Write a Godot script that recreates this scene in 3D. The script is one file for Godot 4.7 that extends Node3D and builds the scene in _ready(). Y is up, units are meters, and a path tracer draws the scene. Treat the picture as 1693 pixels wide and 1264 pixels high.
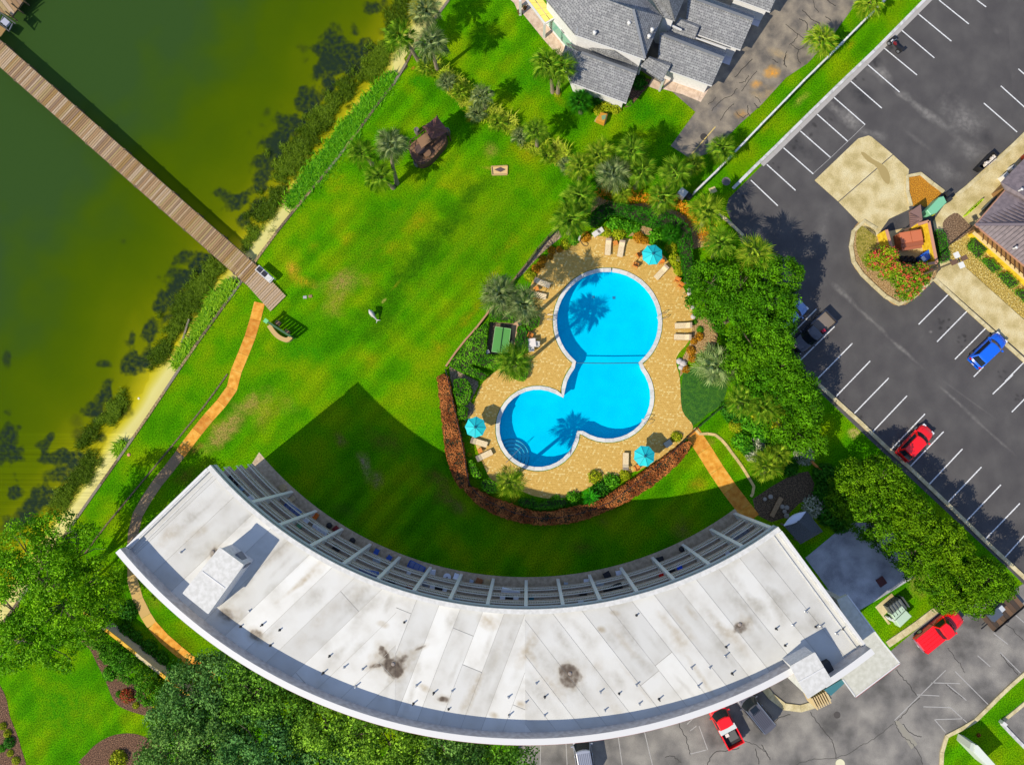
extends Node3D
# A condominium block curved round a pool lawn, seen straight down from a drone about 78 m up. x runs east in the picture, z south, y up, metres.

const FOCAL := 1129.0
const HIGH := 78.0
const Z := {  # survey sheets: corner and scale of the enlargements that the plan was measured on
	"A1": [0, 0, 3.937], "A2": [420, 0, 3.937], "A3": [840, 0, 3.937], "A4": [1260, 0, 3.91],
	"B1": [0, 310, 3.937], "B2": [420, 310, 3.937], "B3": [840, 310, 3.937], "B4": [1260, 310, 3.91],
	"C1": [0, 620, 3.937], "C2": [420, 620, 3.937], "C3": [840, 620, 3.937], "C4": [1260, 620, 3.91],
	"D1": [0, 930, 3.784], "D2": [420, 930, 3.784], "D3": [840, 930, 3.784], "D4": [1260, 930, 3.785],
	"pool": [730, 600, 6.27], "pp": [730, 400, 5.265], "f1": [340, 750, 6.018], "f2": [600, 880, 6.046],
	"r5": [1540, 200, 4.863], "h6": [840, 0, 7.023], "h7": [1040, 0, 6.319], "d8": [1400, 280, 5.745], "px": [0, 0, 1.0],
}
const SUN_FLAT := Vector2(0.775, -0.632)
const SUN_UP := 42.0
const LIT := 1.2   # what a level white surface shows in the sun, so that colours can be given as seen

var plan: Basis
var M := {}
var rnd := RandomNumberGenerator.new()


class Geo:
	var v := PackedVector3Array()
	var uv := PackedVector2Array()
	var c := PackedColorArray()
	var tint := Color.WHITE

	func tri(a: Vector3, b: Vector3, d: Vector3) -> void:
		var n := (b - a).cross(d - a).abs()
		for p in [a, b, d]:
			v.append(p)
			c.append(tint)
			uv.append(Vector2(p.x, p.z) if n.y >= n.x and n.y >= n.z else (Vector2(p.z, p.y) if n.x > n.z else Vector2(p.x, p.y)))

	func quad(a: Vector3, b: Vector3, d: Vector3, e: Vector3) -> void:
		tri(a, b, d)
		tri(a, d, e)

	# a quad with its own uv: u along a-b, v along a-e, metres
	func quad_uv(a: Vector3, b: Vector3, d: Vector3, e: Vector3) -> void:
		var ux := (b - a).normalized()
		for p: Vector3 in [a, b, d, a, d, e]:
			var q := p - a
			var along := q.dot(ux)
			v.append(p)
			c.append(tint)
			uv.append(Vector2(along, (q - ux * along).length()))

	func box(at: Vector3, size: Vector3, b := Basis()) -> void:
		var x := b.x * size.x / 2
		var y := b.y * size.y / 2
		var z := b.z * size.z / 2
		var k := []
		for i in 8:
			k.append(at + (x if i & 1 else -x) + (y if i & 2 else -y) + (z if i & 4 else -z))
		quad(k[0], k[1], k[5], k[4])
		quad(k[2], k[6], k[7], k[3])
		quad(k[0], k[2], k[3], k[1])
		quad(k[4], k[5], k[7], k[6])
		quad(k[0], k[4], k[6], k[2])
		quad(k[1], k[3], k[7], k[5])

	# a bar of square section from a to b
	func bar(a: Vector3, b: Vector3, w: float, h := -1.0) -> void:
		var d := b - a
		var x := d.normalized()
		var up := Vector3.UP if absf(x.y) < 0.9 else Vector3.RIGHT
		var z := x.cross(up).normalized()
		box((a + b) / 2, Vector3(d.length(), h if h > 0 else w, w), Basis(x, z.cross(x), z))

	func sheet(p: PackedVector2Array, y: float) -> void:
		var t := Geometry2D.triangulate_polygon(p)
		for i in range(0, t.size(), 3):
			var a := p[t[i]]
			var b := p[t[i + 1]]
			var d := p[t[i + 2]]
			tri(Vector3(a.x, y, a.y), Vector3(b.x, y, b.y), Vector3(d.x, y, d.y))

	func prism(p: PackedVector2Array, y0: float, y1: float, chamfer := 0.0) -> void:
		var top := p
		if chamfer > 0:
			var o := Geometry2D.offset_polygon(p, -chamfer)
			if o.size() == 1 and o[0].size() == p.size():
				top = o[0]
				var best := 0
				for i in top.size():
					if top[i].distance_squared_to(p[0]) < top[best].distance_squared_to(p[0]):
						best = i
				var turned := PackedVector2Array()
				for i in top.size():
					turned.append(top[(best + i) % top.size()])
				if Geometry2D.is_polygon_clockwise(turned) != Geometry2D.is_polygon_clockwise(p):
					var back := PackedVector2Array([turned[0]])
					for i in range(turned.size() - 1, 0, -1):
						back.append(turned[i])
					turned = back
				top = turned
		sheet(top, y1)
		var ym := y1 - chamfer if top != p else y1
		for i in p.size():
			var a := p[i]
			var b := p[(i + 1) % p.size()]
			quad(Vector3(a.x, y0, a.y), Vector3(b.x, y0, b.y), Vector3(b.x, ym, b.y), Vector3(a.x, ym, a.y))
			if top != p:
				var e := top[i]
				var f := top[(i + 1) % p.size()]
				quad(Vector3(a.x, ym, a.y), Vector3(b.x, ym, b.y), Vector3(f.x, y1, f.y), Vector3(e.x, y1, e.y))

	func tube(pts: Array, radii: Array, sides := 7) -> void:
		var rings := []
		for i in pts.size():
			var d: Vector3 = (pts[mini(i + 1, pts.size() - 1)] - pts[maxi(i - 1, 0)]).normalized()
			var s := d.cross(Vector3.FORWARD if absf(d.z) < 0.8 else Vector3.RIGHT).normalized()
			var t := s.cross(d)
			var ring := []
			for k in sides:
				var a := TAU * k / sides
				ring.append(pts[i] + (s * cos(a) + t * sin(a)) * radii[i])
			rings.append(ring)
		for i in rings.size() - 1:
			for k in sides:
				var l := (k + 1) % sides
				quad(rings[i][k], rings[i][l], rings[i + 1][l], rings[i + 1][k])
		for k in range(1, sides - 1):
			tri(rings[0][0], rings[0][k], rings[0][k + 1])
			tri(rings[-1][0], rings[-1][k + 1], rings[-1][k])

	# a lathed shape: profile of (radius, height)
	func lathe(at: Vector3, profile: Array, sides := 12, turn := 0.0) -> void:
		for i in profile.size() - 1:
			for k in sides:
				var a := TAU * k / sides + turn
				var b := TAU * (k + 1) / sides + turn
				var p: Vector2 = profile[i]
				var q: Vector2 = profile[i + 1]
				quad(at + Vector3(cos(a) * p.x, p.y, sin(a) * p.x), at + Vector3(cos(b) * p.x, p.y, sin(b) * p.x), at + Vector3(cos(b) * q.x, q.y, sin(b) * q.x), at + Vector3(cos(a) * q.x, q.y, sin(a) * q.x))

	# rings of equal length, joined
	func loft(rings: Array, closed := true, caps := true) -> void:
		var n: int = rings[0].size()
		for i in rings.size() - 1:
			for k in (n if closed else n - 1):
				var l := (k + 1) % n
				quad(rings[i][k], rings[i][l], rings[i + 1][l], rings[i + 1][k])
		if caps:
			for k in range(1, n - 1):
				tri(rings[0][0], rings[0][k], rings[0][k + 1])
				tri(rings[-1][0], rings[-1][k + 1], rings[-1][k])

	func leaf(at: Vector3, out: Vector3, size: float, spin: float, col: Color, thin := 0.55) -> void:
		var s := out.cross(Vector3(0.31, 0.2, 0.93)).normalized()
		var t := s.cross(out)
		var u := (s * cos(spin) + t * sin(spin)) * size * 0.5
		var w := (t * cos(spin) - s * sin(spin)) * size * 0.5 * thin
		var bend := out * size * 0.12
		v.append_array([at - u - bend, at + w, at + u - bend, at - u - bend, at + u - bend, at - w])
		c.append_array([col, col, col, col, col, col])

	func mesh(off := Vector3.ZERO, smooth := false) -> ArrayMesh:
		var w := v
		if off != Vector3.ZERO:
			w = Transform3D(Basis(), -off) * v
		var a := []
		a.resize(Mesh.ARRAY_MAX)
		a[Mesh.ARRAY_VERTEX] = w
		a[Mesh.ARRAY_COLOR] = c
		if uv.size() == v.size():
			a[Mesh.ARRAY_TEX_UV] = uv
			a[Mesh.ARRAY_TEX_UV2] = uv
		var m := ArrayMesh.new()
		m.add_surface_from_arrays(Mesh.PRIMITIVE_TRIANGLES, a)
		if smooth:
			var st := SurfaceTool.new()
			st.create_from(m, 0)
			st.set_smooth_group(0)
			st.generate_normals()
			return st.commit()
		return m


# ---------- places
func P(x: float, y: float, h := 0.0) -> Vector3:
	var d := plan * Vector3((x - 846.5) / FOCAL, -(y - 632.0) / FOCAL, -1.0)
	return Vector3(0, HIGH, 0) + d * ((h - HIGH) / d.y)

func Q(k: String, x: float, y: float, h := 0.0) -> Vector3:
	var z = Z[k]
	return P(z[0] + x / z[2], z[1] + y / z[2], h)

func flat(v: Vector3) -> Vector2:
	return Vector2(v.x, v.z)

func up(p: Vector2, y := 0.0) -> Vector3:
	return Vector3(p.x, y, p.y)

# outline on the plan from a flat list of survey points
func out(k: String, a: Array, h := 0.0) -> PackedVector2Array:
	var r := PackedVector2Array()
	for i in range(0, a.size(), 2):
		r.append(flat(Q(k, a[i], a[i + 1], h)))
	return r

func smooth_line(p: PackedVector2Array, closed := false, per := 6) -> PackedVector2Array:
	var r := PackedVector2Array()
	var n := p.size()
	for i in (n if closed else n - 1):
		var a := p[(i - 1 + n) % n] if closed or i > 0 else p[0]
		var b := p[i]
		var d := p[(i + 1) % n]
		var e := p[(i + 2) % n] if closed or i + 2 < n else d
		for k in per:
			r.append(b.cubic_interpolate(d, a, e, float(k) / per))
	if not closed:
		r.append(p[n - 1])
	return r

func circle(at: Vector2, r: float, n := 24) -> PackedVector2Array:
	var p := PackedVector2Array()
	for i in n:
		p.append(at + Vector2.from_angle(TAU * i / n) * r)
	return p

func ribbon(p: PackedVector2Array, width: float) -> PackedVector2Array:
	var a := PackedVector2Array()
	var b := PackedVector2Array()
	for i in p.size():
		var d := (p[mini(i + 1, p.size() - 1)] - p[maxi(i - 1, 0)]).normalized().orthogonal() * width / 2
		a.append(p[i] + d)
		b.append(p[i] - d)
	b.reverse()
	a.append_array(b)
	return a

func walk(p: PackedVector2Array, step: float) -> PackedVector2Array:
	var r := PackedVector2Array([p[0]])
	var left := step
	for i in p.size() - 1:
		var a := p[i]
		var d := p[i + 1] - a
		var l := d.length()
		var at := left
		while at < l:
			r.append(a + d * at / l)
			at += step
		left = at - l
	if r[-1].distance_to(p[-1]) > step * 0.4:
		r.append(p[-1])
	return r

# ---------- nodes
func put(called: String, m, material: Material, parent: Node = self, smooth := false) -> MeshInstance3D:
	var o := MeshInstance3D.new()
	o.name = called
	if m is Geo:
		var off := Vector3.ZERO
		var n := parent
		while n is Node3D and n != self:
			off += n.position
			n = n.get_parent()
		o.mesh = m.mesh(off, smooth)
	else:
		o.mesh = m
	o.material_override = material
	parent.add_child(o, true)
	return o

func base_of(g: Geo) -> Vector3:
	var b := AABB(g.v[0], Vector3.ZERO)
	for p in g.v:
		b = b.expand(p)
	return Vector3(b.get_center().x, b.position.y, b.get_center().z)

func tag(o: Node, label: String, category: String, group := "") -> Node:
	o.set_meta("label", label)
	o.set_meta("category", category)
	if group:
		o.set_meta("group", group)
	return o

func thing(called: String, label: String, category: String, at: Vector3, group := "", turn := 0.0) -> Node3D:
	var o := Node3D.new()
	o.name = called
	o.position = at
	o.rotation.y = turn
	add_child(o, true)
	tag(o, label, category, group)
	return o

# a thing that is one mesh, its node at its base
func one(called: String, g: Geo, material: Material, label: String, category: String, group := "", smooth := false) -> MeshInstance3D:
	var b := base_of(g)
	var o := put(called, g.mesh(b, smooth), material)
	o.position = b
	tag(o, label, category, group)
	return o

func struct(called: String, g: Geo, material: Material, parent: Node = self) -> MeshInstance3D:
	var o := put(called, g, material, parent)
	if parent == self:
		o.set_meta("kind", "structure")
	return o

func stuff(o: Node) -> Node:
	o.set_meta("kind", "stuff")
	return o

func pieces(called: String, parent: Node, line: PackedVector2Array, width: float, y0: float, y1: float, step: float, mats: Array, gap := 0.012) -> void:
	var w := walk(line, step)
	for i in w.size() - 1:
		var d := (w[i + 1] - w[i]).normalized()
		var p0 := (w[i] - w[maxi(i - 1, 0)]).normalized()
		var n0 := (d + p0).normalized().orthogonal() * width / 2 if i else d.orthogonal() * width / 2
		var p1 := (w[mini(i + 2, w.size() - 1)] - w[i + 1]).normalized()
		var n1 := (d + p1).normalized().orthogonal() * width / 2 if i + 2 < w.size() else d.orthogonal() * width / 2
		var a := w[i] + d * gap
		var b := w[i + 1] - d * gap
		var g := Geo.new()
		var lift := rnd.randf_range(-0.006, 0.006)
		g.prism(PackedVector2Array([a + n0, b + n1, b - n1, a - n0]), y0, y1 + lift)
		put(called, g, mats[rnd.randi() % mats.size()], parent)

# ---------- colours and materials
func lin(r: float, g: float, b: float) -> Color:      # linear base colour of what shows as (r, g, b) in the sun
	var k := Color(r / 255.0, g / 255.0, b / 255.0).srgb_to_linear()
	return Color(k.r / LIT, k.g / LIT, k.b / LIT)

func col(r: float, g: float, b: float) -> Color:      # the same as an sRGB albedo
	return lin(r, g, b).linear_to_srgb()

func plain(r: float, g: float, b: float, rough := 0.8, metal := 0.0) -> StandardMaterial3D:
	var m := StandardMaterial3D.new()
	m.albedo_color = col(r, g, b)
	m.roughness = rough
	m.metallic = metal
	return m

func shades(n: int, a: Array, b: Array, rough := 0.85, tex: Texture2D = null, tile := 1.0) -> Array:
	var r := []
	for i in n:
		var t := float(i) / maxi(n - 1, 1)
		var m := plain(lerpf(a[0], b[0], t), lerpf(a[1], b[1], t), lerpf(a[2], b[2], t), rough)
		if tex:
			m.albedo_texture = tex
			m.uv1_scale = Vector3.ONE / tile
		r.append(m)
	return r

func noise(s: int, freq: float, oct := 4, kind := FastNoiseLite.TYPE_SIMPLEX_SMOOTH) -> FastNoiseLite:
	var n := FastNoiseLite.new()
	n.seed = s
	n.frequency = freq
	n.fractal_octaves = oct
	n.noise_type = kind
	return n

# stops: [at, r, g, b] as seen
func ntex(s: int, freq: float, px: int, stops: Array, oct := 4, kind := FastNoiseLite.TYPE_SIMPLEX_SMOOTH, raw := false) -> NoiseTexture2D:
	var g := Gradient.new()
	var at := PackedFloat32Array()
	var cs := PackedColorArray()
	for q in stops:
		at.append(q[0])
		cs.append(Color(q[1], q[1], q[1]) if q.size() == 2 else (Color(q[1], q[2], q[3]) if raw else col(q[1], q[2], q[3])))
	g.offsets = at
	g.colors = cs
	var t := NoiseTexture2D.new()
	t.width = px
	t.height = px
	t.seamless = true
	t.noise = noise(s, freq, oct, kind)
	t.color_ramp = g
	t.generate_mipmaps = false
	return t

func surf(tex: Texture2D, tile: float, detail: Texture2D = null, dtile := 1.0, rough := 0.9, bump: Texture2D = null, depth := 1.0) -> StandardMaterial3D:
	var m := StandardMaterial3D.new()
	m.albedo_texture = tex
	m.uv1_scale = Vector3.ONE / tile
	m.roughness = rough
	if detail:
		m.detail_enabled = true
		m.detail_albedo = detail
		m.detail_blend_mode = BaseMaterial3D.BLEND_MODE_MUL
		m.detail_uv_layer = BaseMaterial3D.DETAIL_UV_2
		m.uv2_scale = Vector3.ONE / dtile
	if bump:
		m.heightmap_enabled = true
		m.heightmap_texture = bump
		m.heightmap_scale = depth
	return m

# a map of an area: corner lo to corner hi on the plan; base is a noise ramp, marks are [plan point, rx, rz, turn, colour, strength]
func area_map(lo: Vector2, hi: Vector2, w: int, h: int, s: int, freq: float, stops: Array, marks: Array, mown := []) -> ImageTexture:
	var g := Gradient.new()
	var at := PackedFloat32Array()
	var cs := PackedColorArray()
	for q in stops:
		at.append(q[0])
		cs.append(col(q[1], q[2], q[3]))
	g.offsets = at
	g.colors = cs
	var lut := []
	for i in 256:
		lut.append(g.sample(i / 255.0))
	var src := noise(s, freq, 5).get_image(w, h).get_data()
	var im := Image.create(w, h, false, Image.FORMAT_RGB8)
	for y in h:
		for x in w:
			im.set_pixel(x, y, lut[src[y * w + x]])
	if mown:   # [direction, width of a swath, strength]: the lean of the grass where the mower passed
		var wander := noise(s + 3, 0.02, 2)
		for y in h:
			for x in w:
				var q := Vector2(x, y) / Vector2(w, h) * (hi - lo) + lo
				var t: float = sin(TAU * (q.dot(mown[0]) + wander.get_noise_2d(q.x, q.y) * 1.2) / mown[1])
				var c := im.get_pixel(x, y)
				var k: float = 1.0 + mown[2] * clampf(t * 2.0, -1, 1) * (0.55 + wander.get_noise_2d(q.y * 3, q.x * 3))
				im.set_pixel(x, y, Color(c.r * k, c.g * k, c.b))
	daub(im, lo, hi, marks, s)
	return ImageTexture.create_from_image(im)

func daub(im: Image, lo: Vector2, hi: Vector2, marks: Array, s: int) -> void:
	var w := im.get_width()
	var h := im.get_height()
	var k := Vector2(w, h) / (hi - lo)
	var wob := noise(s + 7, 0.35, 5)
	var grit := noise(s + 8, 1.6, 3)
	for m in marks:
		var p: Vector2 = m[0]
		var big := maxf(m[1], m[2]) * 1.8
		var ca := cos(-m[3])
		var sa := sin(-m[3])
		var to: Color = m[4]
		var hard: float = m[6] if m.size() > 6 else 0.35
		var rag := 0.95 if hard < 0.45 else 0.55
		for y in range(maxi(0, int((p.y - big - lo.y) * k.y)), mini(h, int((p.y + big - lo.y) * k.y) + 1)):
			for x in range(maxi(0, int((p.x - big - lo.x) * k.x)), mini(w, int((p.x + big - lo.x) * k.x) + 1)):
				var q := Vector2(x, y) / k + lo
				var d := q - p
				var e := Vector2((d.x * ca - d.y * sa) / m[1], (d.x * sa + d.y * ca) / m[2]).length() + wob.get_noise_2d(q.x, q.y) * rag
				if e < 1.0:
					var t: float = m[5] * clampf((1.0 - e) / hard, 0.0, 1.0) * (0.85 + 0.6 * grit.get_noise_2d(q.x, q.y))
					im.set_pixel(x, y, im.get_pixel(x, y).lerp(to, t))

func spot(k: String, x: float, y: float, rx: float, ry: float, turn: float, c: Color, str: float, hard := 0.5) -> Array:
	var z = Z[k]
	return [flat(Q(k, x, y)), rx / z[2] / 14.4, ry / z[2] / 14.4, turn, c, str, hard]

func dull(m: StandardMaterial3D, k := 0.12) -> StandardMaterial3D:
	m.metallic_specular = k
	return m

func foliage(rough := 0.6, through := 0.5) -> StandardMaterial3D:
	var m := StandardMaterial3D.new()
	m.vertex_color_use_as_albedo = true
	m.roughness = rough
	m.metallic_specular = 0.22
	m.backlight_enabled = true
	m.backlight = Color(through, through, through * 0.5)
	return m

func tinted(rough := 0.8) -> StandardMaterial3D:
	var m := StandardMaterial3D.new()
	m.vertex_color_use_as_albedo = true
	m.roughness = rough
	return m

# ---------- plants
func frond(s: int, long: float, c1: Color, c2: Color, droop: float, leaflets := 17) -> ArrayMesh:
	rnd.seed = s
	var g := Geo.new()
	g.tint = c1.lerp(Color(0.16, 0.15, 0.03), 0.4)
	var hub := Vector3(long * 0.5, long * 0.06, 0)
	g.quad(Vector3(0, 0, -0.03), Vector3(0, 0, 0.03), hub + Vector3(0, 0, 0.02), hub + Vector3(0, 0, -0.02))
	for i in leaflets:
		var f := float(i) / (leaflets - 1) * 2.0 - 1.0
		var a := deg_to_rad(128.0) * f + rnd.randf_range(-0.05, 0.05)
		var l := long * 0.56 * (1.0 - 0.3 * absf(f)) * rnd.randf_range(0.85, 1.1)
		var d := Vector3(cos(a), 0, sin(a))
		var st := hub + Vector3(long * 0.14 * (1.0 - absf(f)), 0, 0)
		var side := Vector3(-d.z, 0, d.x) * long * 0.018
		var k := c1.lerp(c2, rnd.randf())
		var mid := st + d * l * 0.5 + Vector3(0, -droop * l * 0.1, 0)
		var tip := st + d * l * 0.94 + Vector3(0, -droop * l * rnd.randf_range(0.3, 0.6), 0)
		g.tint = k
		g.tri(st, mid + side + Vector3(0, 0.02, 0), tip)
		g.tint = k * 0.9
		g.tri(st, tip, mid - side + Vector3(0, 0.02, 0))
	return g.mesh()

func make_fronds() -> void:
	var kinds := {
		"green": [lin(60, 140, 16), lin(190, 226, 66)], "grey": [lin(84, 124, 58), lin(206, 220, 150)],
		"yellow": [lin(84, 156, 14), lin(214, 232, 70)], "silver": [lin(140, 178, 100), lin(216, 232, 160)], "dark": [lin(30, 110, 15), lin(80, 170, 35)],
	}
	for k in kinds:
		var a := []
		for i in 4:
			a.append(frond(100 + i, 1.0, kinds[k][0], kinds[k][1], 0.4 + 0.25 * i))
		M["frond_" + k] = a
	var feather := []
	for i in 3:   # sago: a straight rib with leaflets on both sides
		rnd.seed = 140 + i
		var g := Geo.new()
		for j in 22:
			var x := 0.12 + 0.88 * j / 22.0
			var y := 0.22 * sin(x * 2.6)
			for sd: float in [-1.0, 1.0]:
				var l := 0.2 * sin(PI * (0.15 + 0.8 * x))
				g.tint = lin(20, 105, 15).lerp(lin(70, 185, 30), rnd.randf())
				g.tri(Vector3(x, y, 0), Vector3(x + 0.045, y, 0), Vector3(x + 0.1, y - 0.03, sd * l))
		feather.append(g.mesh())
	M.frond_feather = feather
	M.leaf = foliage(0.55, 0.55)
	M.leaf_gloss = foliage(0.42, 0.4)
	M.bark = surf(ntex(31, 0.05, 256, [[0.2, 95, 80, 62], [0.8, 165, 148, 125]]), 0.6, null, 1.0, 0.95)
	M.palm_bark = surf(ntex(32, 0.04, 256, [[0.2, 105, 90, 72], [0.55, 150, 135, 112], [0.9, 190, 176, 152]]), 0.5, null, 1.0, 0.95)

func palm(label: String, group: String, foot: Vector2, head: Vector2, tall: float, reach: float, style: String, n := 30, s := 0) -> Node3D:
	rnd.seed = 900 + s + int(foot.x * 3) + int(foot.y * 7)
	var b := P(foot.x, foot.y)
	var top := P(head.x, head.y, tall)
	var t := thing("palm_tree" if tall > 1.2 else "palmetto", label, "palm tree" if tall > 1.2 else "palmetto", b, group)
	var g := Geo.new()
	var pts := []
	var rad := []
	for i in 7:
		var f := i / 6.0
		var p := b.lerp(top, f)
		p += (Vector3(b.x, p.y, b.z) - p) * 0.35 * sin(PI * f)
		pts.append(p + Vector3(0, -0.05 if i == 0 else 0.0, 0))
		rad.append((0.24 - 0.08 * f + (0.06 if i == 0 else 0.0) + (0.05 if i == 6 else 0.0)))
	g.tube(pts, rad, 8)
	put("trunk", g, M.palm_bark, t)
	var set: Array = M["frond_" + style]
	var yaw := rnd.randf() * TAU
	for i in n:
		var f := float(i) / n
		var o := MeshInstance3D.new()
		o.name = "frond"
		o.mesh = set[rnd.randi() % set.size()]
		o.material_override = M.leaf
		yaw += 2.39996
		var pitch := deg_to_rad(lerpf(78.0, -28.0 if tall > 1.2 else 8.0, pow(f, 0.75)) + rnd.randf_range(-8, 8))
		var k := reach * 1.12 * rnd.randf_range(0.85, 1.08) * (0.8 if f < 0.15 else 1.0)
		o.transform = Transform3D(Basis(Vector3.UP, yaw) * Basis(Vector3.BACK, pitch) * Basis(Vector3.RIGHT, rnd.randf_range(-0.5, 0.5)).scaled(Vector3.ONE * k), top - b + Vector3(0, rnd.randf_range(-0.12, 0.1), 0))
		t.add_child(o, true)
	return t

# leaves over clumps on the upper shell of an egg
func clumps(g: Geo, at: Vector3, r: Vector3, big: float, leaf: float, c1: Color, c2: Color, cover := 1.0, low := -0.35) -> void:
	var n := int(cover * 3.4 * (r.x * r.z + r.x * r.y + r.y * r.z) / (big * big))
	for i in maxi(n, 4):
		var d := Vector3(rnd.randfn(), 0, rnd.randfn())
		d.y = rnd.randf_range(low, 1.0) * 1.3
		d = d.normalized()
		var p := at + d * r * rnd.randf_range(0.72, 1.0)
		var k := big * rnd.randf_range(0.7, 1.35)
		var tone := c1.lerp(c2, clampf(rnd.randf() * 0.8 + 0.25 * d.y, 0, 1))
		var m := int(5.5 * k * k / (leaf * leaf))
		for j in m:
			var e := Vector3(rnd.randfn(), rnd.randfn() + 0.55, rnd.randfn()).normalized()
			var nrm := (e + Vector3(rnd.randfn(), rnd.randfn() + 0.4, rnd.randfn()) * 0.45).normalized()
			g.leaf(p + e * k * rnd.randf_range(0.55, 1.0) * Vector3(1, 0.75, 1), nrm, leaf * rnd.randf_range(0.7, 1.3), rnd.randf() * TAU, tone * rnd.randf_range(0.75, 1.2))

func tree(called: String, label: String, group: String, category: String, k: String, blobs: Array, foot: Vector2, leaf: float, big: float, c1: Color, c2: Color, trunk := 0.25, s := 0, cover := 1.0, scatter := 1.0) -> Node3D:
	# blobs: [x, y, height of the middle, radius across in survey px, radius upward m]
	rnd.seed = 5000 + s
	var b := P(foot.x, foot.y)
	var t := thing(called, label, category, b, group)
	var w := Geo.new()
	var g := Geo.new()
	var hue := rnd.randf()
	c1 = Color(c1.r * lerpf(0.7, 1.35, hue), c1.g * lerpf(0.85, 1.05, hue), c1.b)
	c2 = Color(c2.r * lerpf(0.75, 1.25, hue), c2.g * lerpf(0.86, 1.06, hue), c2.b)
	var fork := b + Vector3(0, blobs[0][2] * 0.45, 0)
	w.tube([b - Vector3(0, 0.1, 0), b + Vector3(0, 0.4, 0), fork], [trunk * 1.4, trunk, trunk * 0.8], 8)
	for q in blobs:
		var at := Q(k, q[0], q[1], q[2])
		var r: float = q[3] / Z[k][2] / 14.4 * (HIGH - q[2]) / HIGH
		var half := fork.lerp(at, 0.5) + Vector3(rnd.randf_range(-0.3, 0.3), 0.25, rnd.randf_range(-0.3, 0.3))
		w.tube([fork, half, at], [trunk * 0.6, trunk * 0.42, trunk * 0.2], 6)
		for i in 5:
			var e := Vector3(rnd.randfn(), rnd.randf_range(0.1, 0.9), rnd.randfn()).normalized()
			w.tube([half.lerp(at, 0.6), at + e * r * 0.5 * Vector3(1, 0.7, 1), at + e * Vector3(r, q[4], r) * 0.92], [trunk * 0.22, trunk * 0.13, trunk * 0.05], 5)
		clumps(g, at, Vector3(r, q[4], r), big, leaf, c1, c2, cover)
	put("trunk", w, M.bark, t)
	stuff(put("crown", g, M.leaf, t))
	return t

# a clipped hedge: woody inside, leaves over its top and sides
func hedge(label: String, group: String, p: PackedVector2Array, tall: float, c1: Color, c2: Color, leaf := 0.13, s := 0, per := 120.0, called := "hedge") -> Node3D:
	rnd.seed = 7000 + s
	var cen := Vector2.ZERO
	for q in p:
		cen += q / p.size()
	var t := thing(called, label, called.replace("_", " "), up(cen), group)
	var core := Geo.new()
	var inner := Geometry2D.offset_polygon(p, -0.14)
	for q in inner:
		core.prism(q, 0.0, tall - 0.12)
	if inner.size():
		put("twigs", core, M.twigs, t)
	var g := Geo.new()
	var r := Rect2(p[0], Vector2.ZERO)
	for q in p:
		r = r.expand(q)
	var wave := noise(s + 3, 0.45, 3)
	for i in int(r.get_area() * per):
		var q := r.position + Vector2(rnd.randf(), rnd.randf()) * r.size
		if Geometry2D.is_point_in_polygon(q, p):
			var nrm := Vector3(rnd.randfn() * 0.5, 1, rnd.randfn() * 0.5).normalized()
			var rise := wave.get_noise_2d(q.y * 2, q.x * 2) * 0.22 + (0.2 if rnd.randf() < 0.03 else 0.0)
			var tone := clampf(0.5 + wave.get_noise_2d(q.x, q.y) * 1.1 + rnd.randf_range(-0.4, 0.4), 0, 1)
			g.leaf(up(q, tall + rise + rnd.randf_range(-0.12, 0.04)), nrm, leaf * rnd.randf_range(0.7, 1.35), rnd.randf() * TAU, c1.lerp(c2, tone))
	for i in p.size():
		var a := p[i]
		var b := p[(i + 1) % p.size()]
		var side := up((b - a).orthogonal().normalized())
		for j in int(a.distance_to(b) * tall * per * 0.8):
			var q := a.lerp(b, rnd.randf())
			var nrm := (side * (1 if rnd.randf() < 0.5 else -1) + Vector3(rnd.randfn(), rnd.randfn() + 0.5, rnd.randfn()) * 0.4).normalized()
			g.leaf(up(q, rnd.randf() * tall) + side * (rnd.randf_range(-0.06, 0.06) + wave.get_noise_2d(q.x * 3, q.y * 3) * 0.16), nrm, leaf * rnd.randf_range(0.7, 1.3), rnd.randf() * TAU, c1.lerp(c2, rnd.randf()))
	stuff(put("foliage", g, M.leaf, t))
	return t

func bush_mesh(s: int, c1: Color, c2: Color, leaf: float, n: int, flat_top := 0.8) -> ArrayMesh:
	rnd.seed = s
	var g := Geo.new()
	for i in n:
		var d := Vector3(rnd.randfn(), absf(rnd.randfn()) * 0.9, rnd.randfn()).normalized()
		var p := d * Vector3(1, flat_top, 1) * pow(rnd.randf_range(0.25, 1.0), 0.4)
		var nrm := (d + Vector3(rnd.randfn(), rnd.randfn() + 0.6, rnd.randfn()) * 0.5).normalized()
		g.leaf(p, nrm, leaf * rnd.randf_range(0.6, 1.4), rnd.randf() * TAU, c1.lerp(c2, rnd.randf()) * rnd.randf_range(0.8, 1.15))
	return g.mesh()

func tuft_mesh(s: int, c1: Color, c2: Color, n: int, tall: float, lean := 0.55, w := 0.05) -> ArrayMesh:
	rnd.seed = s
	var g := Geo.new()
	for i in n:
		var a := rnd.randf() * TAU
		var d := Vector3(cos(a), 0, sin(a))
		var b := Vector3(rnd.randfn(), 0, rnd.randfn()) * 0.38
		var l := tall * rnd.randf_range(0.55, 1.1)
		var sd := Vector3(-d.z, 0, d.x) * w
		var mid := b + d * l * lean * 0.4 + Vector3(0, l * 0.65, 0)
		var tip := b + d * l * lean * 1.1 + Vector3(0, l * 0.85, 0)
		g.tint = c1.lerp(c2, rnd.randf())
		g.quad(b - sd, b + sd, mid + sd, mid - sd)
		g.tri(mid - sd, mid + sd, tip)
	return g.mesh()

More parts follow.
